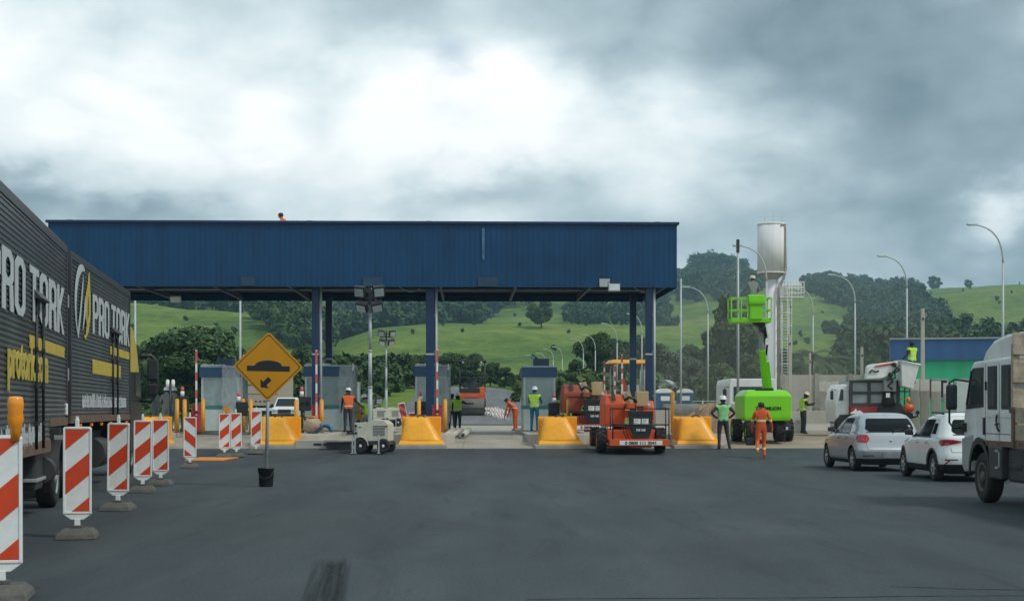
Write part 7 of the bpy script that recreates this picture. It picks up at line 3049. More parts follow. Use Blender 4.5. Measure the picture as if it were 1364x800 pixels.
def person(label, loc, rz, pose, cl, hat=None, vest=None, scale=1.0, group='workers on the toll plaza', vest_mark=False):
    """cl: dict torso/arm/fore/leg/shin/foot -> material. Faces +Y before rz."""
    J = dict(BASE)
    J.update(pose)
    names = list(J)
    names.remove('pel')
    names = ['pel'] + names
    me = bpy.data.meshes.new('person')
    me.from_pydata([J[n] for n in names], [(names.index(a), names.index(b)) for a, b, _ in BONES], [])
    o = bpy.data.objects.new('person', me)
    COL.objects.link(o)
    o.modifiers.new('skin', 'SKIN')
    sk = me.skin_vertices[0].data
    fat = 1.0
    for i, n in enumerate(names):
        sk[i].radius = tuple(r * fat for r in RAD[n])
        sk[i].use_root = (n == 'pel')
    o.modifiers['skin'].use_smooth_shade = True
    sub = o.modifiers.new('sub', 'SUBSURF')
    sub.levels = sub.render_levels = 2
    dg = bpy.context.evaluated_depsgraph_get()
    body = bpy.data.meshes.new_from_object(o.evaluated_get(dg))
    bpy.data.objects.remove(o)
    bpy.data.meshes.remove(me)
    mats = []

    def mi(m):
        if m not in mats:
            mats.append(m)
        return mats.index(m)
    segs = [(Vector(J[a]), Vector(J[b]), k) for a, b, k in BONES]
    look = dict(head='skin', hand='skin', torso=cl['torso'], arm=cl.get('arm', cl['torso']), fore=cl.get('fore', 'skin'), leg=cl['leg'], shin=cl['leg'], foot=cl.get('foot', 'boot'))
    b = bmesh.new()
    b.from_mesh(body)
    torso_faces = []
    hip_z = J['pel'][2] - .02
    for f in b.faces:
        c = f.calc_center_median()
        best, bk = 9, None
        for p, q, k in segs:
            d = q - p
            t = max(0, min(1, (c - p).dot(d) / d.length_squared))
            dist = (c - (p + d * t)).length
            if k in ('torso',):
                dist *= .72
            if dist < best:
                best, bk = dist, k
        if bk == 'head' and c.z < J['nek'][2] - .01:
            bk = 'torso'
        if bk == 'torso' and c.z < hip_z:
            bk = 'leg'
        f.material_index = mi(look[bk])
        f.smooth = True
        if bk == 'torso':
            torso_faces.append(f)
    # faces, ears and hands belong to the same figure
    mb = MB()
    H, T = Vector(J['hed']), Vector(J['top'])
    up = (T - H).normalized()
    fw = Vector((0, 1, 0)) - up * up.y
    fw = Matrix.Rotation(pose.get('_turn', 0), 3, 'Z') @ fw.normalized() if '_turn' in pose else fw.normalized()
    rt = fw.cross(up)
    ctr = H + up * .03
    mb.hull([ctr + fw * .088 + up * .035, ctr + fw * .118 - up * .012, ctr + fw * .088 + rt * .018 - up * .018, ctr + fw * .088 - rt * .018 - up * .018, ctr + fw * .07], 'skin', .003)
    for s in (-1, 1):
        mb.sphere(ctr + rt * s * .083 - up * .005, (.014, .026, .034), 'skin', 8, 6)
        mb.sphere(ctr + fw * .083 + rt * s * .033 + up * .03, .011, 'hair', 8, 6)
    mb.tube([ctr + fw * .086 - up * .055 + rt * .026, ctr + fw * .094 - up * .056, ctr + fw * .086 - up * .055 - rt * .026], .006, 6, mat_lip())
    for s, w, h in ((-1, 'wrl', 'hal'), (1, 'wrr', 'har')):
        W, Hn = Vector(J[w]), Vector(J[h])
        d = (Hn - W).normalized()
        side = d.cross(Vector((0, 0, 1)) if abs(d.z) < .9 else Vector((1, 0, 0))).normalized()
        inn = Vector((-s, .25, 0))
        inn = (inn - d * inn.dot(d)).normalized()
        side = d.cross(inn)
        for k, ln in enumerate((.070, .080, .074, .058)):
            o_ = (k - 1.5) * .019
            p0 = Hn + side * o_ + d * .005
            p1 = p0 + d * ln * .5 + inn * ln * .12
            p2 = p1 + d * ln * .38 + inn * ln * .34
            mb.tube([p0, p1, p2], [.0105, .0095, .0075], 6, 'skin')
        p0 = W.lerp(Hn, .55) - side * .024
        p1 = p0 + d * .035 - side * .028 + inn * .015
        mb.tube([p0, p1, p1 + d * .03 + inn * .014], [.013, .011, .009], 6, 'skin')
    bm2 = mb.bm
    vm = {}
    for v in bm2.verts:
        vm[v] = b.verts.new(v.co)
    for f in bm2.faces:
        try:
            nf = b.faces.new([vm[v] for v in f.verts])
        except ValueError:
            continue
        nm = mb.ms[f.material_index] if mb.ms else M['skin']
        key = next((k for k, q in M.items() if q == nm), 'skin')
        nf.material_index = mi(key)
        nf.smooth = True
    bm2.free()
    shell = None
    if vest:
        idx = set(f.index for f in b.faces)
        vb = bmesh.new()
        vmap = {}
        zlo, zhi = J['pel'][2] - .06 if vest != 'coat' else .8, J['nek'][2] - .03
        b.verts.index_update()
        b.normal_update()
        for f in torso_faces:
            if f.calc_center_median().z > zhi:
                continue
            vs = []
            for v in f.verts:
                if v not in vmap:
                    n = Vector((v.normal.x, v.normal.y, v.normal.z * .3))
                    vmap[v] = vb.verts.new(v.co + n * .020)
                vs.append(vmap[v])
            nf = vb.faces.new(vs)
            nf.smooth = True
        shell = bpy.data.meshes.new('vest')
        vb.to_mesh(shell)
        vb.free()
        shell.materials.append(M[vest])
    b.to_mesh(body)
    b.free()
    body.materials.clear()
    for k in mats:
        body.materials.append(M[k])
    body.name = 'person'
    o = bpy.data.objects.new('person', body)
    COL.objects.link(o)
    o.location = loc
    o.rotation_euler = (0, 0, rz)
    o.scale = (scale, scale, scale)
    tag(o, label, 'person', group)
    if shell is not None:
        v = bpy.data.objects.new('vest', shell)
        COL.objects.link(v)
        v.parent = o
        sm = v.modifiers.new('thickness', 'SOLIDIFY')
        sm.thickness = .008
        if vest_mark:
            mb = MB()
            c = Vector(J['che'])
            rows = []
            for k in range(6):
                z = c.z + .10 - .07 * k / 5
                rows.append([(c.x - .07 + .14 * i / 6, c.y - .172 + .03 * abs(i - 3) / 3, z + (.02 if i < 4 else -.01)) for i in range(7)])
            mb.gridsurf(rows[:4], 'white_board')
            q = mb.build('vest_patch', None, v)
            q.modifiers.new('thickness', 'SOLIDIFY').thickness = .006
    # headgear
    up3, cc = up, H + up * .055
    rotm = Vector((0, 0, 1)).rotation_difference(up3).to_matrix().to_4x4()
    if hat:
        mb = MB()
        mb.lathe([(.135, .0), (.118, .012), (.116, .05), (.100, .095), (.065, .125), (.02, .135), (.0, .136)], (0, 0, 0), 'z', 22, hat)
        mb.hull([(-.09, .09, -.006), (.09, .09, -.006), (-.05, .165, -.012), (.05, .165, -.012), (-.09, .09, .012), (.09, .09, .012), (-.05, .16, -.002), (.05, .16, -.002)], hat, .004)
        mb.span((-.014, -.10, .10), (.014, .10, .138), hat, .008)
        mb.bm.transform(Matrix.Translation(cc) @ rotm)
        mb.build('helmet', None, o)
        mb = MB()
        mb.sphere((0, -.012, .015), (.096, .112, .055), 'hair', 14, 8)
        mb.bm.transform(Matrix.Translation(H + up * .015) @ rotm)
        mb.build('hair', None, o)
    else:
        mb = MB()
        mb.lathe([(.090, -.03), (.100, .0), (.103, .05), (.095, .085), (.06, .115), (.0, .125)], (0, -.014, 0), 'z', 18, 'hair')
        rnd = random.Random(len(label))
        for v in mb.bm.verts:
            v.co.y *= 1.08
            v.co += Vector((rnd.uniform(-1, 1), rnd.uniform(-1, 1), rnd.uniform(-1, 1))) * .004
            if v.co.y > .03 and v.co.z < .055:
                v.co.y -= .05
        mb.bm.transform(Matrix.Translation(H + up * .02) @ rotm)
        mb.build('hair', None, o)
    return o


def mat_lip():
    if 'lip' not in M:
        M['lip'] = mat('lip', (.22, .09, .07), .5)
    return 'lip'


def build_people(basket, bucket):
    P = lambda u, y: Vector((px(u, y), y, ramp_z(px(u, y), y)))
    # walking away from us in orange
    walk = dict(pel=(0, 0, .95), hil=(-.09, 0, .89), hir=(.09, 0, .89), knl=(-.12, -.02, .50), anl=(-.15, -.34, .30), tol=(-.16, -.42, .16), hel=(-.155, -.40, .34), knr=(.09, .06, .48), anr=(.09, .0, .09), tor=(.10, .16, .035), her=(.09, -.06, .045),
                ell=(-.27, .04, 1.15), wrl=(-.27, .10, .90), hal=(-.27, .12, .81), elr=(.28, -.10, 1.17), wrr=(.33, -.02, .94), har=(.35, .02, .86), top=(0, .03, 1.70))
    p = ground_at(1014, 609.5)
    o = person('person in orange coverall with pale reflective bands walking away, no helmet', p + Vector((0, 0, .0)), -.06, walk, dict(torso='coverall', fore='coverall', leg='coverall'), None, None, 1.02)
    # bag held in the left hand
    t = thing('tool_bag', 'small black bag carried by the walking worker in orange coverall', 'bag', p + Vector((-.33, .06, 0)), 0)
    mb = MB()
    mb.hull([(-.15, -.05, .40), (.15, -.05, .40), (-.15, .06, .40), (.15, .06, .40), (-.14, -.05, .63), (.12, -.05, .66), (-.14, .05, .63), (.12, .05, .66)], 'black', .04)
    mb.build('bag_body', None, t)
    mb = MB()
    mb.tube([(-.08, 0, .64), (-.03, .02, .80), (.05, .03, .86), (.08, 0, .66)], .012, 6, 'black')
    mb.build('handle', None, t)
    hips = dict(ell=(-.40, -.10, 1.20), wrl=(-.24, .03, 1.06), hal=(-.17, .06, 1.04), elr=(.38, -.10, 1.20), wrr=(.24, .03, 1.06), har=(.17, .06, 1.04), knl=(-.12, .03, .50), anl=(-.13, -.02, .10), knr=(.15, .03, .50), anr=(.21, -.03, .10), tor=(.26, .12, .035), her=(.20, -.07, .045))
    person('person in faded green vest with hands on hips, white helmet', ground_at(963, 598.5), .05, hips, dict(torso='shirt_dark', arm='shirt_blue', fore='shirt_blue', leg='jeans'), 'helmet', 'hivis_green', 1.03, vest_mark=True)
    arms_fwd = dict(ell=(-.24, .08, 1.17), wrl=(-.20, .30, 1.12), hal=(-.17, .37, 1.12), elr=(.27, .08, 1.18), wrr=(.22, .30, 1.15), har=(.19, .38, 1.15))
    q = P(712, 58.6)
    q.z = PLZ + .135
    person('person in lime vest and jeans, back turned, before the third booth', q, -.25, arms_fwd, dict(torso='shirt_blue', arm='shirt_blue', fore='shirt_blue', leg='jeans'), 'helmet', 'hivis', .99)
    q = P(730, 61.5)
    q.z = PLZ + .135
    crouch = dict(pel=(0, -.05, .66), spi=(0, .02, .82), che=(0, .10, 1.02), nek=(0, .17, 1.16), hed=(0, .22, 1.25), top=(0, .25, 1.34), shl=(-.18, .11, 1.10), shr=(.18, .11, 1.10), ell=(-.25, .20, .86), elr=(.25, .20, .86), wrl=(-.2, .4, .78), wrr=(.2, .4, .78), hal=(-.18, .48, .76), har=(.18, .48, .76), hil=(-.1, -.04, .62), hir=(.1, -.04, .62), knl=(-.14, .26, .50), knr=(.14, .26, .50), anl=(-.14, .0, .10), anr=(.14, .0, .10), tol=(-.15, .16, .035), tor=(.15, .16, .035), hel=(-.14, -.05, .045), her=(.14, -.05, .045))
    person('person crouching with white helmet beside the third booth, mostly hidden', q, 2.2, crouch, dict(torso='shirt_grey', leg='trousers'), 'helmet', None, 1.0)
    # two in lime vests side by side in the lane
    person('person in lime vest, left one of a close pair in the middle lane', P(602, 67), -.3, dict(), dict(torso='shirt_dark', leg='trousers'), None, 'hivis', .98)
    point = dict(elr=(.40, .12, 1.28), wrr=(.52, .30, 1.30), har=(.57, .37, 1.30))
    person('person in lime vest, right one of a close pair in the middle lane', P(609.5, 66.2), -.5, point, dict(torso='shirt_dark', leg='trousers'), 'helmet_y', 'hivis', .97)
    bend = dict(che=(0, .22, 1.22), nek=(0, .34, 1.32), hed=(0, .41, 1.37), top=(0, .48, 1.43), shl=(-.18, .24, 1.26), shr=(.18, .24, 1.26), spi=(0, .06, 1.10), ell=(-.22, .36, 1.0), elr=(.22, .36, 1.0), wrl=(-.18, .42, .76), wrr=(.18, .42, .76), hal=(-.17, .45, .68), har=(.17, .45, .68))
    person('person in orange vest bending forward at the kerb left of the third booth', P(686.5, 69), 1.2, bend, dict(torso='shirt_grey', arm='hivis_orange', leg='shirt_grey'), None, 'hivis_orange', 1.0)
    reach = dict(ell=(-.22, .05, 1.15), elr=(.36, .10, 1.24), wrr=(.55, .16, 1.08), har=(.62, .19, 1.04), hed=(.02, .06, 1.59), top=(.04, .09, 1.68))
    q = P(463.5, 58)
    q.z = PLZ + .10
    person('person in orange vest and white helmet reaching sideways beside the second booth', q, .35, reach, dict(torso='shirt_dark', arm='hivis_orange', fore='skin', leg='trousers'), 'helmet', 'hivis_orange', .98)
    kneel = dict(crouch)
    q = P(491.5, 60)
    q.z = PLZ
    person('person in pale vest bent low behind the generator trailer, white helmet', q, .9, crouch, dict(torso='shirt_grey', leg='trousers'), 'helmet', 'hivis', 1.12)
    # at the left, by the black poles
    for u, y, rz, lab in ((222, 60, .4, 'person in grey shirt and white helmet standing left of the two lens camera pole'), (231.5, 61, -.5, 'person in grey shirt and white helmet standing right of the two lens camera pole'), (207, 64, 1.2, 'person in grey shirt with pale helmet standing close to the dark truck cab')):
        q = P(u, y)
        q.z += .13
        person(lab, q, rz, arms_fwd if u == 222 else dict(), dict(torso='shirt_grey', fore='shirt_grey', leg='trousers'), 'helmet', None, .99)
    # yard at right
    work = dict(ell=(-.22, .12, 1.2), wrl=(-.12, .36, 1.22), hal=(-.08, .43, 1.23), elr=(.24, .12, 1.22), wrr=(.16, .36, 1.28), har=(.12, .44, 1.30), che=(0, .05, 1.33), hed=(0, .12, 1.58), top=(0, .16, 1.67), nek=(0, .07, 1.49))
    person('person in lime vest and pale helmet working at the low concrete blocks', on_land(1070, 60.5), -1.35, work, dict(torso='shirt_dark', leg='trousers'), 'helmet_y', 'hivis', .97)
    lean = dict(ell=(-.30, .10, 1.18), wrl=(-.30, .34, 1.12), hal=(-.29, .42, 1.10), elr=(.30, .10, 1.18), wrr=(.28, .34, 1.12), har=(.27, .42, 1.10))
    person('person in pale helmet standing in the raised lime green basket', basket, .2, lean, dict(torso='shirt_grey', fore='shirt_grey', leg='trousers'), 'helmet_y', None, .86)
    person('person in lime vest standing in the white lift bucket, dark cap', bucket + Vector((.05, -.1, -.35)), .6, dict(ell=(-.30, .0, 1.16), wrl=(-.36, .18, 1.0), hal=(-.36, .26, .96)), dict(torso='shirt_dark', leg='trousers'), None, 'hivis', .97)
    x = px(380, 59)
    person('person in orange crouching on top of the blue canopy, only head and shoulders showing', Vector((x, 59.2, 7.95)), 1.4, crouch, dict(torso='hivis_orange', arm='hivis_orange', fore='hivis_orange', leg='trousers'), None, None, 1.0)
# ------------------------------------------------------------------ vegetation
def leaf_material(name, stops):
    m, nt, b = node_mat(name)
    geo = nt.nodes.new('ShaderNodeNewGeometry')
    oi = nt.nodes.new('ShaderNodeObjectInfo')
    f = math_n(nt, 'ADD', math_n(nt, 'MULTIPLY', geo.outputs['Random Per Island'], 0.8), math_n(nt, 'MULTIPLY', oi.outputs['Random'], 0.2))
    n = noise(nt, scaled(nt, geo.outputs['Position'], (.12, .12, .12)), 1.0, 4, .6)
    f = math_n(nt, 'ADD', math_n(nt, 'MULTIPLY', f, .6), math_n(nt, 'MULTIPLY', math_n(nt, 'SUBTRACT', n, .3), .9), True)
    c = ramp_node(nt, f, stops)
    nt.links.new(c, b.inputs['Base Color'])
    b.inputs['Roughness'].default_value = .75
    b.inputs['Specular IOR Level'].default_value = .25
    return m


def cards(rng, centres, radii, per, size, flat=0.7):
    """leaf sprays: per cluster, small bent quads spread through a ball"""
    V, Fc = [], []
    for c, r in zip(centres, radii):
        n = per
        d = rng.normal(size=(n, 3))
        d /= np.linalg.norm(d, axis=1)[:, None]
        rad = r * (0.35 + 0.65 * rng.random(n) ** .5)
        p = c + d * rad[:, None] * np.array([1, 1, flat])
        a = rng.normal(size=(n, 3)); a /= np.linalg.norm(a, axis=1)[:, None]
        nb = d * .8 + np.array([0, 0, .35]) + rng.normal(size=(n, 3)) * .45
        a = a - nb * (np.sum(a * nb, axis=1) / np.sum(nb * nb, axis=1))[:, None]
        a /= np.linalg.norm(a, axis=1)[:, None] + 1e-6
        q = np.cross(nb, a); q /= np.linalg.norm(q, axis=1)[:, None] + 1e-6
        s = size * (0.55 + 0.9 * rng.random(n))[:, None]
        base = len(V) * 0
        quad = np.stack([p - a * s - q * s * .35, p + q * s * .55 - a * s * .1, p + a * s, p - q * s * .5 + a * s * .15], axis=1)
        V.append(quad.reshape(-1, 3))
    V = np.concatenate(V)
    F4 = np.arange(len(V)).reshape(-1, 4)
    return V, F4


def mesh_np(name, V, F4, material):
    me = bpy.data.meshes.new(name)
    me.vertices.add(len(V))
    me.vertices.foreach_set('co', V.astype(np.float32).ravel())
    me.loops.add(F4.size)
    me.loops.foreach_set('vertex_index', F4.astype(np.int32).ravel())
    me.polygons.add(len(F4))
    me.polygons.foreach_set('loop_start', np.arange(0, F4.size, 4, dtype=np.int32))
    me.polygons.foreach_set('loop_total', np.full(len(F4), 4, dtype=np.int32))
    me.update(calc_edges=True)
    me.materials.append(material)
    o = bpy.data.objects.new(name, me)
    COL.objects.link(o)
    return o


def tree_proto(seed, h, w, trunk_h, leaf, kind='round', dens=1.0, size=.30):
    rng = np.random.default_rng(seed)
    t = thing('tree', 'tree', 'tree', (0, 0, 0), 0)
    nl = 22
    cen, rad = [], []
    for k in range(nl):
        a = rng.random() * 6.283
        f = (k + rng.random()) / nl
        z = trunk_h * .55 + (h - trunk_h * .55) * (.10 + .80 * f)
        if kind == 'round':
            rr = w * .5 * math.sqrt(max(.08, 1 - ((f - .42) / .62) ** 2)) * (.35 + .6 * rng.random())
        elif kind == 'tall':
            rr = w * .5 * (1 - .55 * f) * (.3 + .6 * rng.random())
        else:
            rr = w * .5 * (.4 + .6 * f) * (.35 + .65 * rng.random())
        cen.append(np.array([rr * math.cos(a), rr * math.sin(a), z]))
        rad.append(w * (.13 + .10 * rng.random()) * (1.0 if kind != 'flat' else .9))
    V, F4 = cards(rng, cen, rad, int(150 * dens), size, .75)
    lim = trunk_h * .75
    cr = mesh_np('crown', V, F4, leaf)
    cr.parent = t
    mb = MB()
    top = h * .62
    mb.tube([(0, 0, -.3), (.05 * w * .3, 0, trunk_h * .6), (0, .06, trunk_h), (.1, -.05, top)], [h * .028, h * .022, h * .017, h * .006], 8, 'bark')
    for c in cen[:9]:
        b0 = Vector((0, 0, trunk_h * (.7 + .4 * rng.random())))
        e = Vector(c)
        mb.tube([b0, b0.lerp(e, .5) + Vector((0, 0, -.15)), e], [h * .010, h * .007, h * .003], 6, 'bark')
    mb.build('trunk', None, t)
    return t


def palm(p, h, label, seed):
    rng = random.Random(seed)
    t = thing('palm_tree', label, 'palm tree', p, rng.random() * 6, 'palm trees behind the beige wall')
    mb = MB()
    mb.tube([(0, 0, -.2), (.08, 0, h * .4), (.02, .1, h * .75), (0, .05, h)], [.2, .15, .13, .12], 8, 'bark')
    mb.build('trunk', None, t)
    mb = MB()
    for k in range(17):
        a = k * 2.4
        el = rng.uniform(-.2, 1.1)
        ln = rng.uniform(2.0, 2.8)
        pts = []
        for i in range(8):
            q = i / 7
            r = ln * q * math.cos(el * (1 - q * .4))
            z = h + ln * q * math.sin(el) * 1.0 - 1.7 * q * q * (ln / 2.2)
            pts.append(Vector((r * math.cos(a), r * math.sin(a), z)))
        sd = Vector((-math.sin(a), math.cos(a), 0))
        for i in range(7):
            for s in (-1, 1):
                for f in (0, .33, .66):
                    b0 = pts[i].lerp(pts[i + 1], f)
                    q = (i + f) / 7
                    L = .62 * math.sin(math.pi * min(.97, q * .85 + .14))
                    d = (pts[i + 1] - pts[i]).normalized()
                    tip = b0 + sd * s * L + d * L * .45 + Vector((0, 0, -L * .45))
                    mb.quad([b0, b0 + d * .07, tip, tip - d * .03], M['palm_leaf'])
    mb.build('crown', None, t)
    return t


def woodland(name, label, rng, pts, hmin, hmax, leaf, per=46, lobes=4, size=1.1):
    """a far wood read as one mass: many crowns of leaf sprays"""
    C, Rr = [], []
    for (x, y) in pts:
        z = tz(x, y)
        h = hmin + (hmax - hmin) * rng.random()
        w = h * (.42 + .25 * rng.random())
        for k in range(lobes):
            a = rng.random() * 6.283
            f = rng.random()
            C.append(np.array([x + w * .5 * math.cos(a) * (1 - .5 * f), y + w * .5 * math.sin(a) * (1 - .5 * f), z + h * (.25 + .6 * f)]))
            Rr.append(w * (.30 + .18 * rng.random()))
    V, F4 = cards(rng, C, Rr, per, size, .85)
    o = mesh_np(name, V, F4, leaf)
    tag(o, label, 'woodland', None, 'stuff')
    return o


def scatter(rng, n, u0, u1, y0, y1, test=None):
    out = []
    k = 0
    while len(out) < n and k < n * 40:
        k += 1
        y = y0 + (y1 - y0) * rng.random()
        u = u0 + (u1 - u0) * rng.random()
        x = px(u, y)
        if test is not None:
            v = HV - (tz(x, y) - EYE) * FOC / y
            if not test(u, v, y):
                continue
        out.append((x, y))
    return out


def build_trees():
    dark = leaf_material('dark_leaves', [(.1, (.015, .033, .012)), (.4, (.031, .068, .021)), (.7, (.060, .110, .034)), (1.0, (.108, .158, .054))])
    mid = leaf_material('mid_leaves', [(.1, (.028, .050, .016)), (.4, (.054, .096, .028)), (.7, (.095, .145, .045)), (1.0, (.15, .19, .07))])
    pale = leaf_material('pale_leaves', [(.1, (.05, .07, .040)), (.4, (.085, .115, .065)), (.7, (.13, .165, .10)), (1.0, (.19, .22, .14))])
    far = leaf_material('far_leaves', [(.1, (.012, .036, .018)), (.4, (.026, .068, .028)), (.7, (.052, .108, .038)), (1.0, (.090, .155, .055))])
    M['palm_leaf'] = mat('palm_leaf', (.045, .075, .030), .6, var=.3, scale=2)
    rng = np.random.default_rng(4)
    # ---- woods on the hills
    woodland('far_hillside_wood', 'dark wood covering the far hillside seen under the canopy', rng, scatter(rng, 620, 450, 735, 690, 1150, lambda u, v, y: u < 640 + (434 - v) / 38 * 85), 9, 15, far, 34, 4, 1.5)
    woodland('left_hilltop_wood', 'dark wood along the top of the left pasture', rng, scatter(rng, 170, 40, 345, 615, 800), 9, 14, far, 40, 4, 1.2)
    woodland('left_slope_wood', 'dense wood running down the slope behind the diamond sign', rng, scatter(rng, 150, 338, 440, 300, 640, lambda u, v, y: v < 470 and u > 338 + max(0, (v - 425)) * .8), 8, 13, dark, 60, 4, .75)
    woodland('mid_slope_wood', 'wood behind the pasture crest left of the middle column', rng, scatter(rng, 190, 400, 535, 610, 860), 8, 13, far, 40, 4, 1.2)
    woodland('right_ridge_wood', 'dark wood on the ridge right of the canopy', rng, scatter(rng, 340, 880, 1012, 1000, 1600, lambda u, v, y: v < 410 - max(0, 930 - u) * .2), 10, 16, far, 34, 4, 1.6)
    woodland('tall_ridge_wood', 'tall trees crowning the ridge behind the green basket', rng, scatter(rng, 60, 925, 990, 1500, 1600), 20, 28, far, 60, 5, 1.6)
    woodland('right_slope_wood', 'broad dark wood on the slope behind the street lamps at right', rng, scatter(rng, 560, 1062, 1262, 700, 1600, lambda u, v, y: u > 1072 + max(0, v - 388) * 1.9 and u < 1212 + max(0, v - 384) * 1.1), 9, 15, far, 34, 4, 1.5)
    woodland('right_foot_wood', 'strip of dark trees along the foot of the right hill', rng, scatter(rng, 220, 1120, 1480, 300, 560, lambda u, v, y: v > 446), 7, 12, dark, 46, 4, .8)
    woodland('pasture_copse_wood', 'small dark copse on the pasture above the third booth', rng, scatter(rng, 40, 752, 805, 720, 900, lambda u, v, y: True), 7, 13, far, 44, 4, 1.2)
    woodland('column_copse_wood', 'dark copse beside the right canopy columns', rng, scatter(rng, 60, 815, 890, 800, 1000), 8, 13, far, 44, 4, 1.3)
    # ---- lone far trees on pastures
    protoA = tree_proto(1, 10, 8.5, 1.6, mid, 'round', 2.0, .32)
    protoB = tree_proto(2, 11, 8.5, 1.4, dark, 'round', 2.4, .30)
    protoC = tree_proto(3, 9, 9, 1.2, dark, 'flat', 1.5, .40)
    protoD = tree_proto(5, 12, 8, 1.6, mid, 'tall', 2.2, .34)
    protoE = tree_proto(6, 9, 8, 2.0, pale, 'round', 2.2, .28)
    protoG = tree_proto(31, 10.5, 8.5, 2.6, mid, 'round', 2.0, .34)
    protoF = tree_proto(8, 10, 11, .6, dark, 'round', 3.6, .28)
    used = {}

    def put(proto, u, y, vtop, label, group, wf=1.0, zoff=0.0):
        hs = {protoA.name: 10, protoB.name: 11, protoC.name: 9, protoD.name: 12, protoE.name: 9, protoF.name: 10, protoG.name: 10.5}[proto.name]
        p = on_land(u, y)
        s = (pz(vtop, y) - p.z) / hs
        sc = (s * wf, s * wf, s)
        rz = random.random() * 6.28
        if not used.get(proto.name):
            used[proto.name] = True
            o = proto
            o.location, o.rotation_euler, o.scale = p, (0, 0, rz), sc
        else:
            o = dup(proto, p, rz, None, sc)
        o['label'] = label
        o['group'] = group
        return o
    put(protoG, 721, 560, 399, 'lone round tree standing on the pasture above the road', 'lone trees on the pastures', 1.15)
    for u, y, v, lab in ((297, 640, 398, 'dark round tree on the left pasture edge, left one'), (365, 640, 407, 'dark round tree on the left pasture edge, right one'), (1245, 1590, 367, 'lone tree standing out on the right skyline'), (1290, 1590, 372, 'small tree on the right skyline, right of the lone one'),
                         (1150, 1590, 366, 'tree above the wood on the right skyline'), (1106, 1580, 360, 'broad tree on the skyline right of the water tower'), (1226, 1590, 376, 'low tree on the right skyline, left of the lone one'),
                         (895, 700, 422, 'dark bush on the pasture right of the canopy'), (1107, 640, 426, 'dark bush on the pasture right of the water tower'), (1328, 1000, 394, 'dark tree on the slope above the flatbed truck')):
        put(protoC if v > 385 else protoB, u, y, v, lab, 'lone trees on the pastures', 1.15)
    # ---- tree belt behind the plaza
    g = 'trees behind the plaza'
    L = [(protoF, 262, 150, 436, 'largest bushy dark tree, left of the wrapped booth', 1.35), (protoF, 218, 165, 452, 'bushy dark tree close behind the dark truck cab', 1.2), (protoF, 305, 170, 462, 'bushy dark tree behind the wrapped booth', 1.1),
         (protoA, 335, 180, 470, 'mid green tree behind the diamond sign, left side', 1.2), (protoA, 375, 185, 478, 'mid green tree hidden behind the diamond sign', 1.2), (protoB, 408, 190, 462, 'dark tree between diamond sign and left columns', 1.1),
         (protoB, 440, 200, 472, 'dark tree behind the second booth', 1.3), (protoF, 466, 205, 474, 'dark tree right of the second booth', 1.1), (protoF, 500, 215, 477, 'dark tree behind the tall floodlight mast', 1.2), (protoB, 528, 220, 488, 'lower dark tree right of the floodlight mast', 1.3),
         (protoF, 552, 210, 473, 'dark tree left of the middle column', 1.1), (protoB, 574, 215, 470, 'dark tree behind the middle column', 1.2), (protoF, 600, 212, 470, 'dark rounded tree right of the middle column', 1.15), (protoF, 628, 216, 471, 'dark rounded tree above the road roller', 1.15),
         (protoB, 653, 224, 482, 'dark tree above the climbing road', 1.3), (protoF, 672, 230, 489, 'lower dark tree left of the third booth', 1.1), (protoA, 700, 240, 494, 'tree behind the third booth', 1.2), (protoA, 735, 190, 500, 'low tree right of the third booth', 1.5), (protoA, 758, 180, 495, 'mid green low tree left of the tall dark trees', 1.5),
         (protoB, 786, 200, 446, 'tallest dark tree left of the right columns', .95), (protoB, 806, 204, 441, 'pointed dark tree behind the yellow machine roof', .8), (protoF, 824, 198, 455, 'dark tree directly left of the right columns', .9), (protoB, 846, 206, 446, 'dark tree behind the right columns', .9), (protoF, 868, 210, 458, 'dark tree just right of the right columns', 1.0),
         (protoE, 885, 180, 466, 'pale grey green tree above the small white house', .9), (protoE, 906, 186, 470, 'pale grey green tree behind the plain pole', .9), (protoE, 928, 176, 478, 'pale willowy tree left of the green lift', .9), (protoB, 918, 230, 458, 'darker tree behind the willowy ones', 1.1),
         (protoD, 952, 215, 432, 'mid green tree left of the green lift basket', .9), (protoD, 975, 205, 392, 'very tall leafy tree directly behind the green basket', .75), (protoA, 995, 200, 415, 'tall leafy tree left of the water tower stem', .8), (protoA, 960, 150, 482, 'lower tree behind the earth heap', 1.1), (protoA, 1005, 150, 470, 'lower tree behind the green boom', .9),
         (protoB, 1060, 190, 470, 'dark bushy tree right of the tower ladder', 1.1), (protoB, 1108, 200, 474, 'dark bushy tree behind the palms', 1.2), (protoA, 1035, 210, 462, 'mid green tree behind the tower stem', .9), (protoF, 1135, 210, 480, 'broad dark bush above the beige wall', 1.2), (protoA, 1175, 220, 472, 'mid green tree above the bucket truck', 1.2), (protoF, 1290, 240, 462, 'dark tree behind the building roof', 1.2), (protoF, 1215, 240, 466, 'dark tree behind the left end of the building', 1.2)]
    for pr, u, y, v, lab, wf in L:
        put(pr, u, y, v, lab, g, wf)
    palm(on_land(1083, 128), pz(473, 128) - on_land(1083, 128).z, 'palm tree with drooping fronds, tallest, right of the tower ladder', 3)
    palm(on_land(1104, 135), pz(482, 135) - on_land(1104, 135).z, 'shorter palm tree right of the tallest palm', 5)
    palm(on_land(1068, 140), pz(484, 140) - on_land(1068, 140).z, 'shorter palm tree left of the tallest palm', 7)
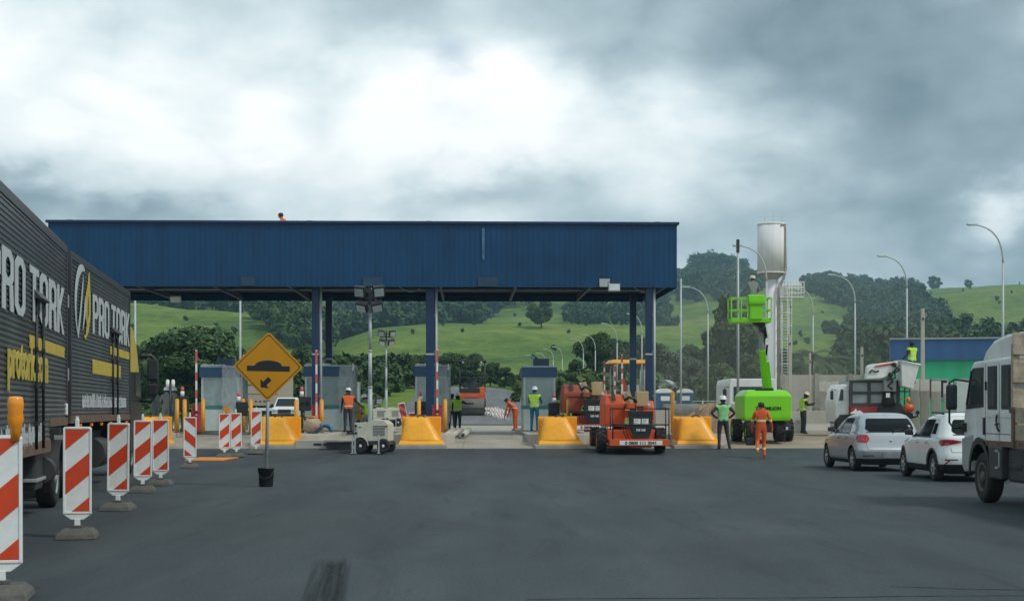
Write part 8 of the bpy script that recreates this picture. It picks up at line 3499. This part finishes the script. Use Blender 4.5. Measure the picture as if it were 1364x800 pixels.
    rng3 = np.random.default_rng(21)
    woodland('undergrowth', 'tangled dark undergrowth filling in beneath the tree belt', rng3, scatter(rng3, 420, 175, 700, 150, 235, lambda u, v, y: abs(px(u, y) + 2.9 + .0295 * (y - 94)) > 8), 2.2, 5.0, dark, 46, 3, .42)
    woodland('scrub', 'mixed scrub on the rising ground right of the lanes', rng3, scatter(rng3, 380, 690, 1240, 140, 250), 1.2, 3.6, mid, 40, 3, .40)
    woodland('pasture_shrubs', 'scattered low shrubs dotted over the pastures', rng3, scatter(rng3, 90, 100, 1450, 300, 640) + scatter(rng3, 110, 620, 1450, 700, 1500), 1.0, 3.4, far, 26, 3, .55)
    # rough grass at the field edges
    rng2 = np.random.default_rng(9)
    pts = scatter(rng2, 2600, -100, 1500, 112, 190)
    C = [np.array([x, y, tz(x, y) + .15]) for x, y in pts if abs(x + 3 + .02 * (y - 94)) > 9]
    V, F4 = cards(rng2, C, [.5] * len(C), 12, .28, .5)
    o = mesh_np('rough_grass', V, F4, mid)
    tag(o, 'rough grass and weeds at the field edge beyond the plaza', 'grass', None, 'stuff')
defmats()
build_camera()
build_light()
build_ground()
build_plaza()
build_boards()
build_sign()
build_lamps()
build_tower()
build_right_side()
build_left_truck()
build_right_truck()
car('silver', 'silver hatchback with red tail lamps and grey plate, ahead in the right queue', (px(1131, 39.6) + .84, 39.6 + 1.32, 0), .05)
car('white', 'white hatchback with black roof rails between silver car and flatbed truck', (px(1241, 34.0) + .86, 34.0 + 1.26, 0), .008)
orange_lift('bright orange boom lift nearest us, white name board across its platform', (px(841.5, 49.6), 49.4, ramp_z(px(841.5, 49.6), 49.6)), YAW, 'orange', '0 0800 111 3041')
orange_lift('duller red orange boom lift behind the bright orange one', (px(781, 56.3), 55.6, ramp_z(px(781, 56), 56.3) - 0.0), YAW, 'orange_old', '0 0800 111 3041')
_, basket = green_lift()
build_roller()
build_paver()
bucket = build_bucket_truck()
build_far_vehicles()
build_people(basket, bucket)
build_trees()
build_air()
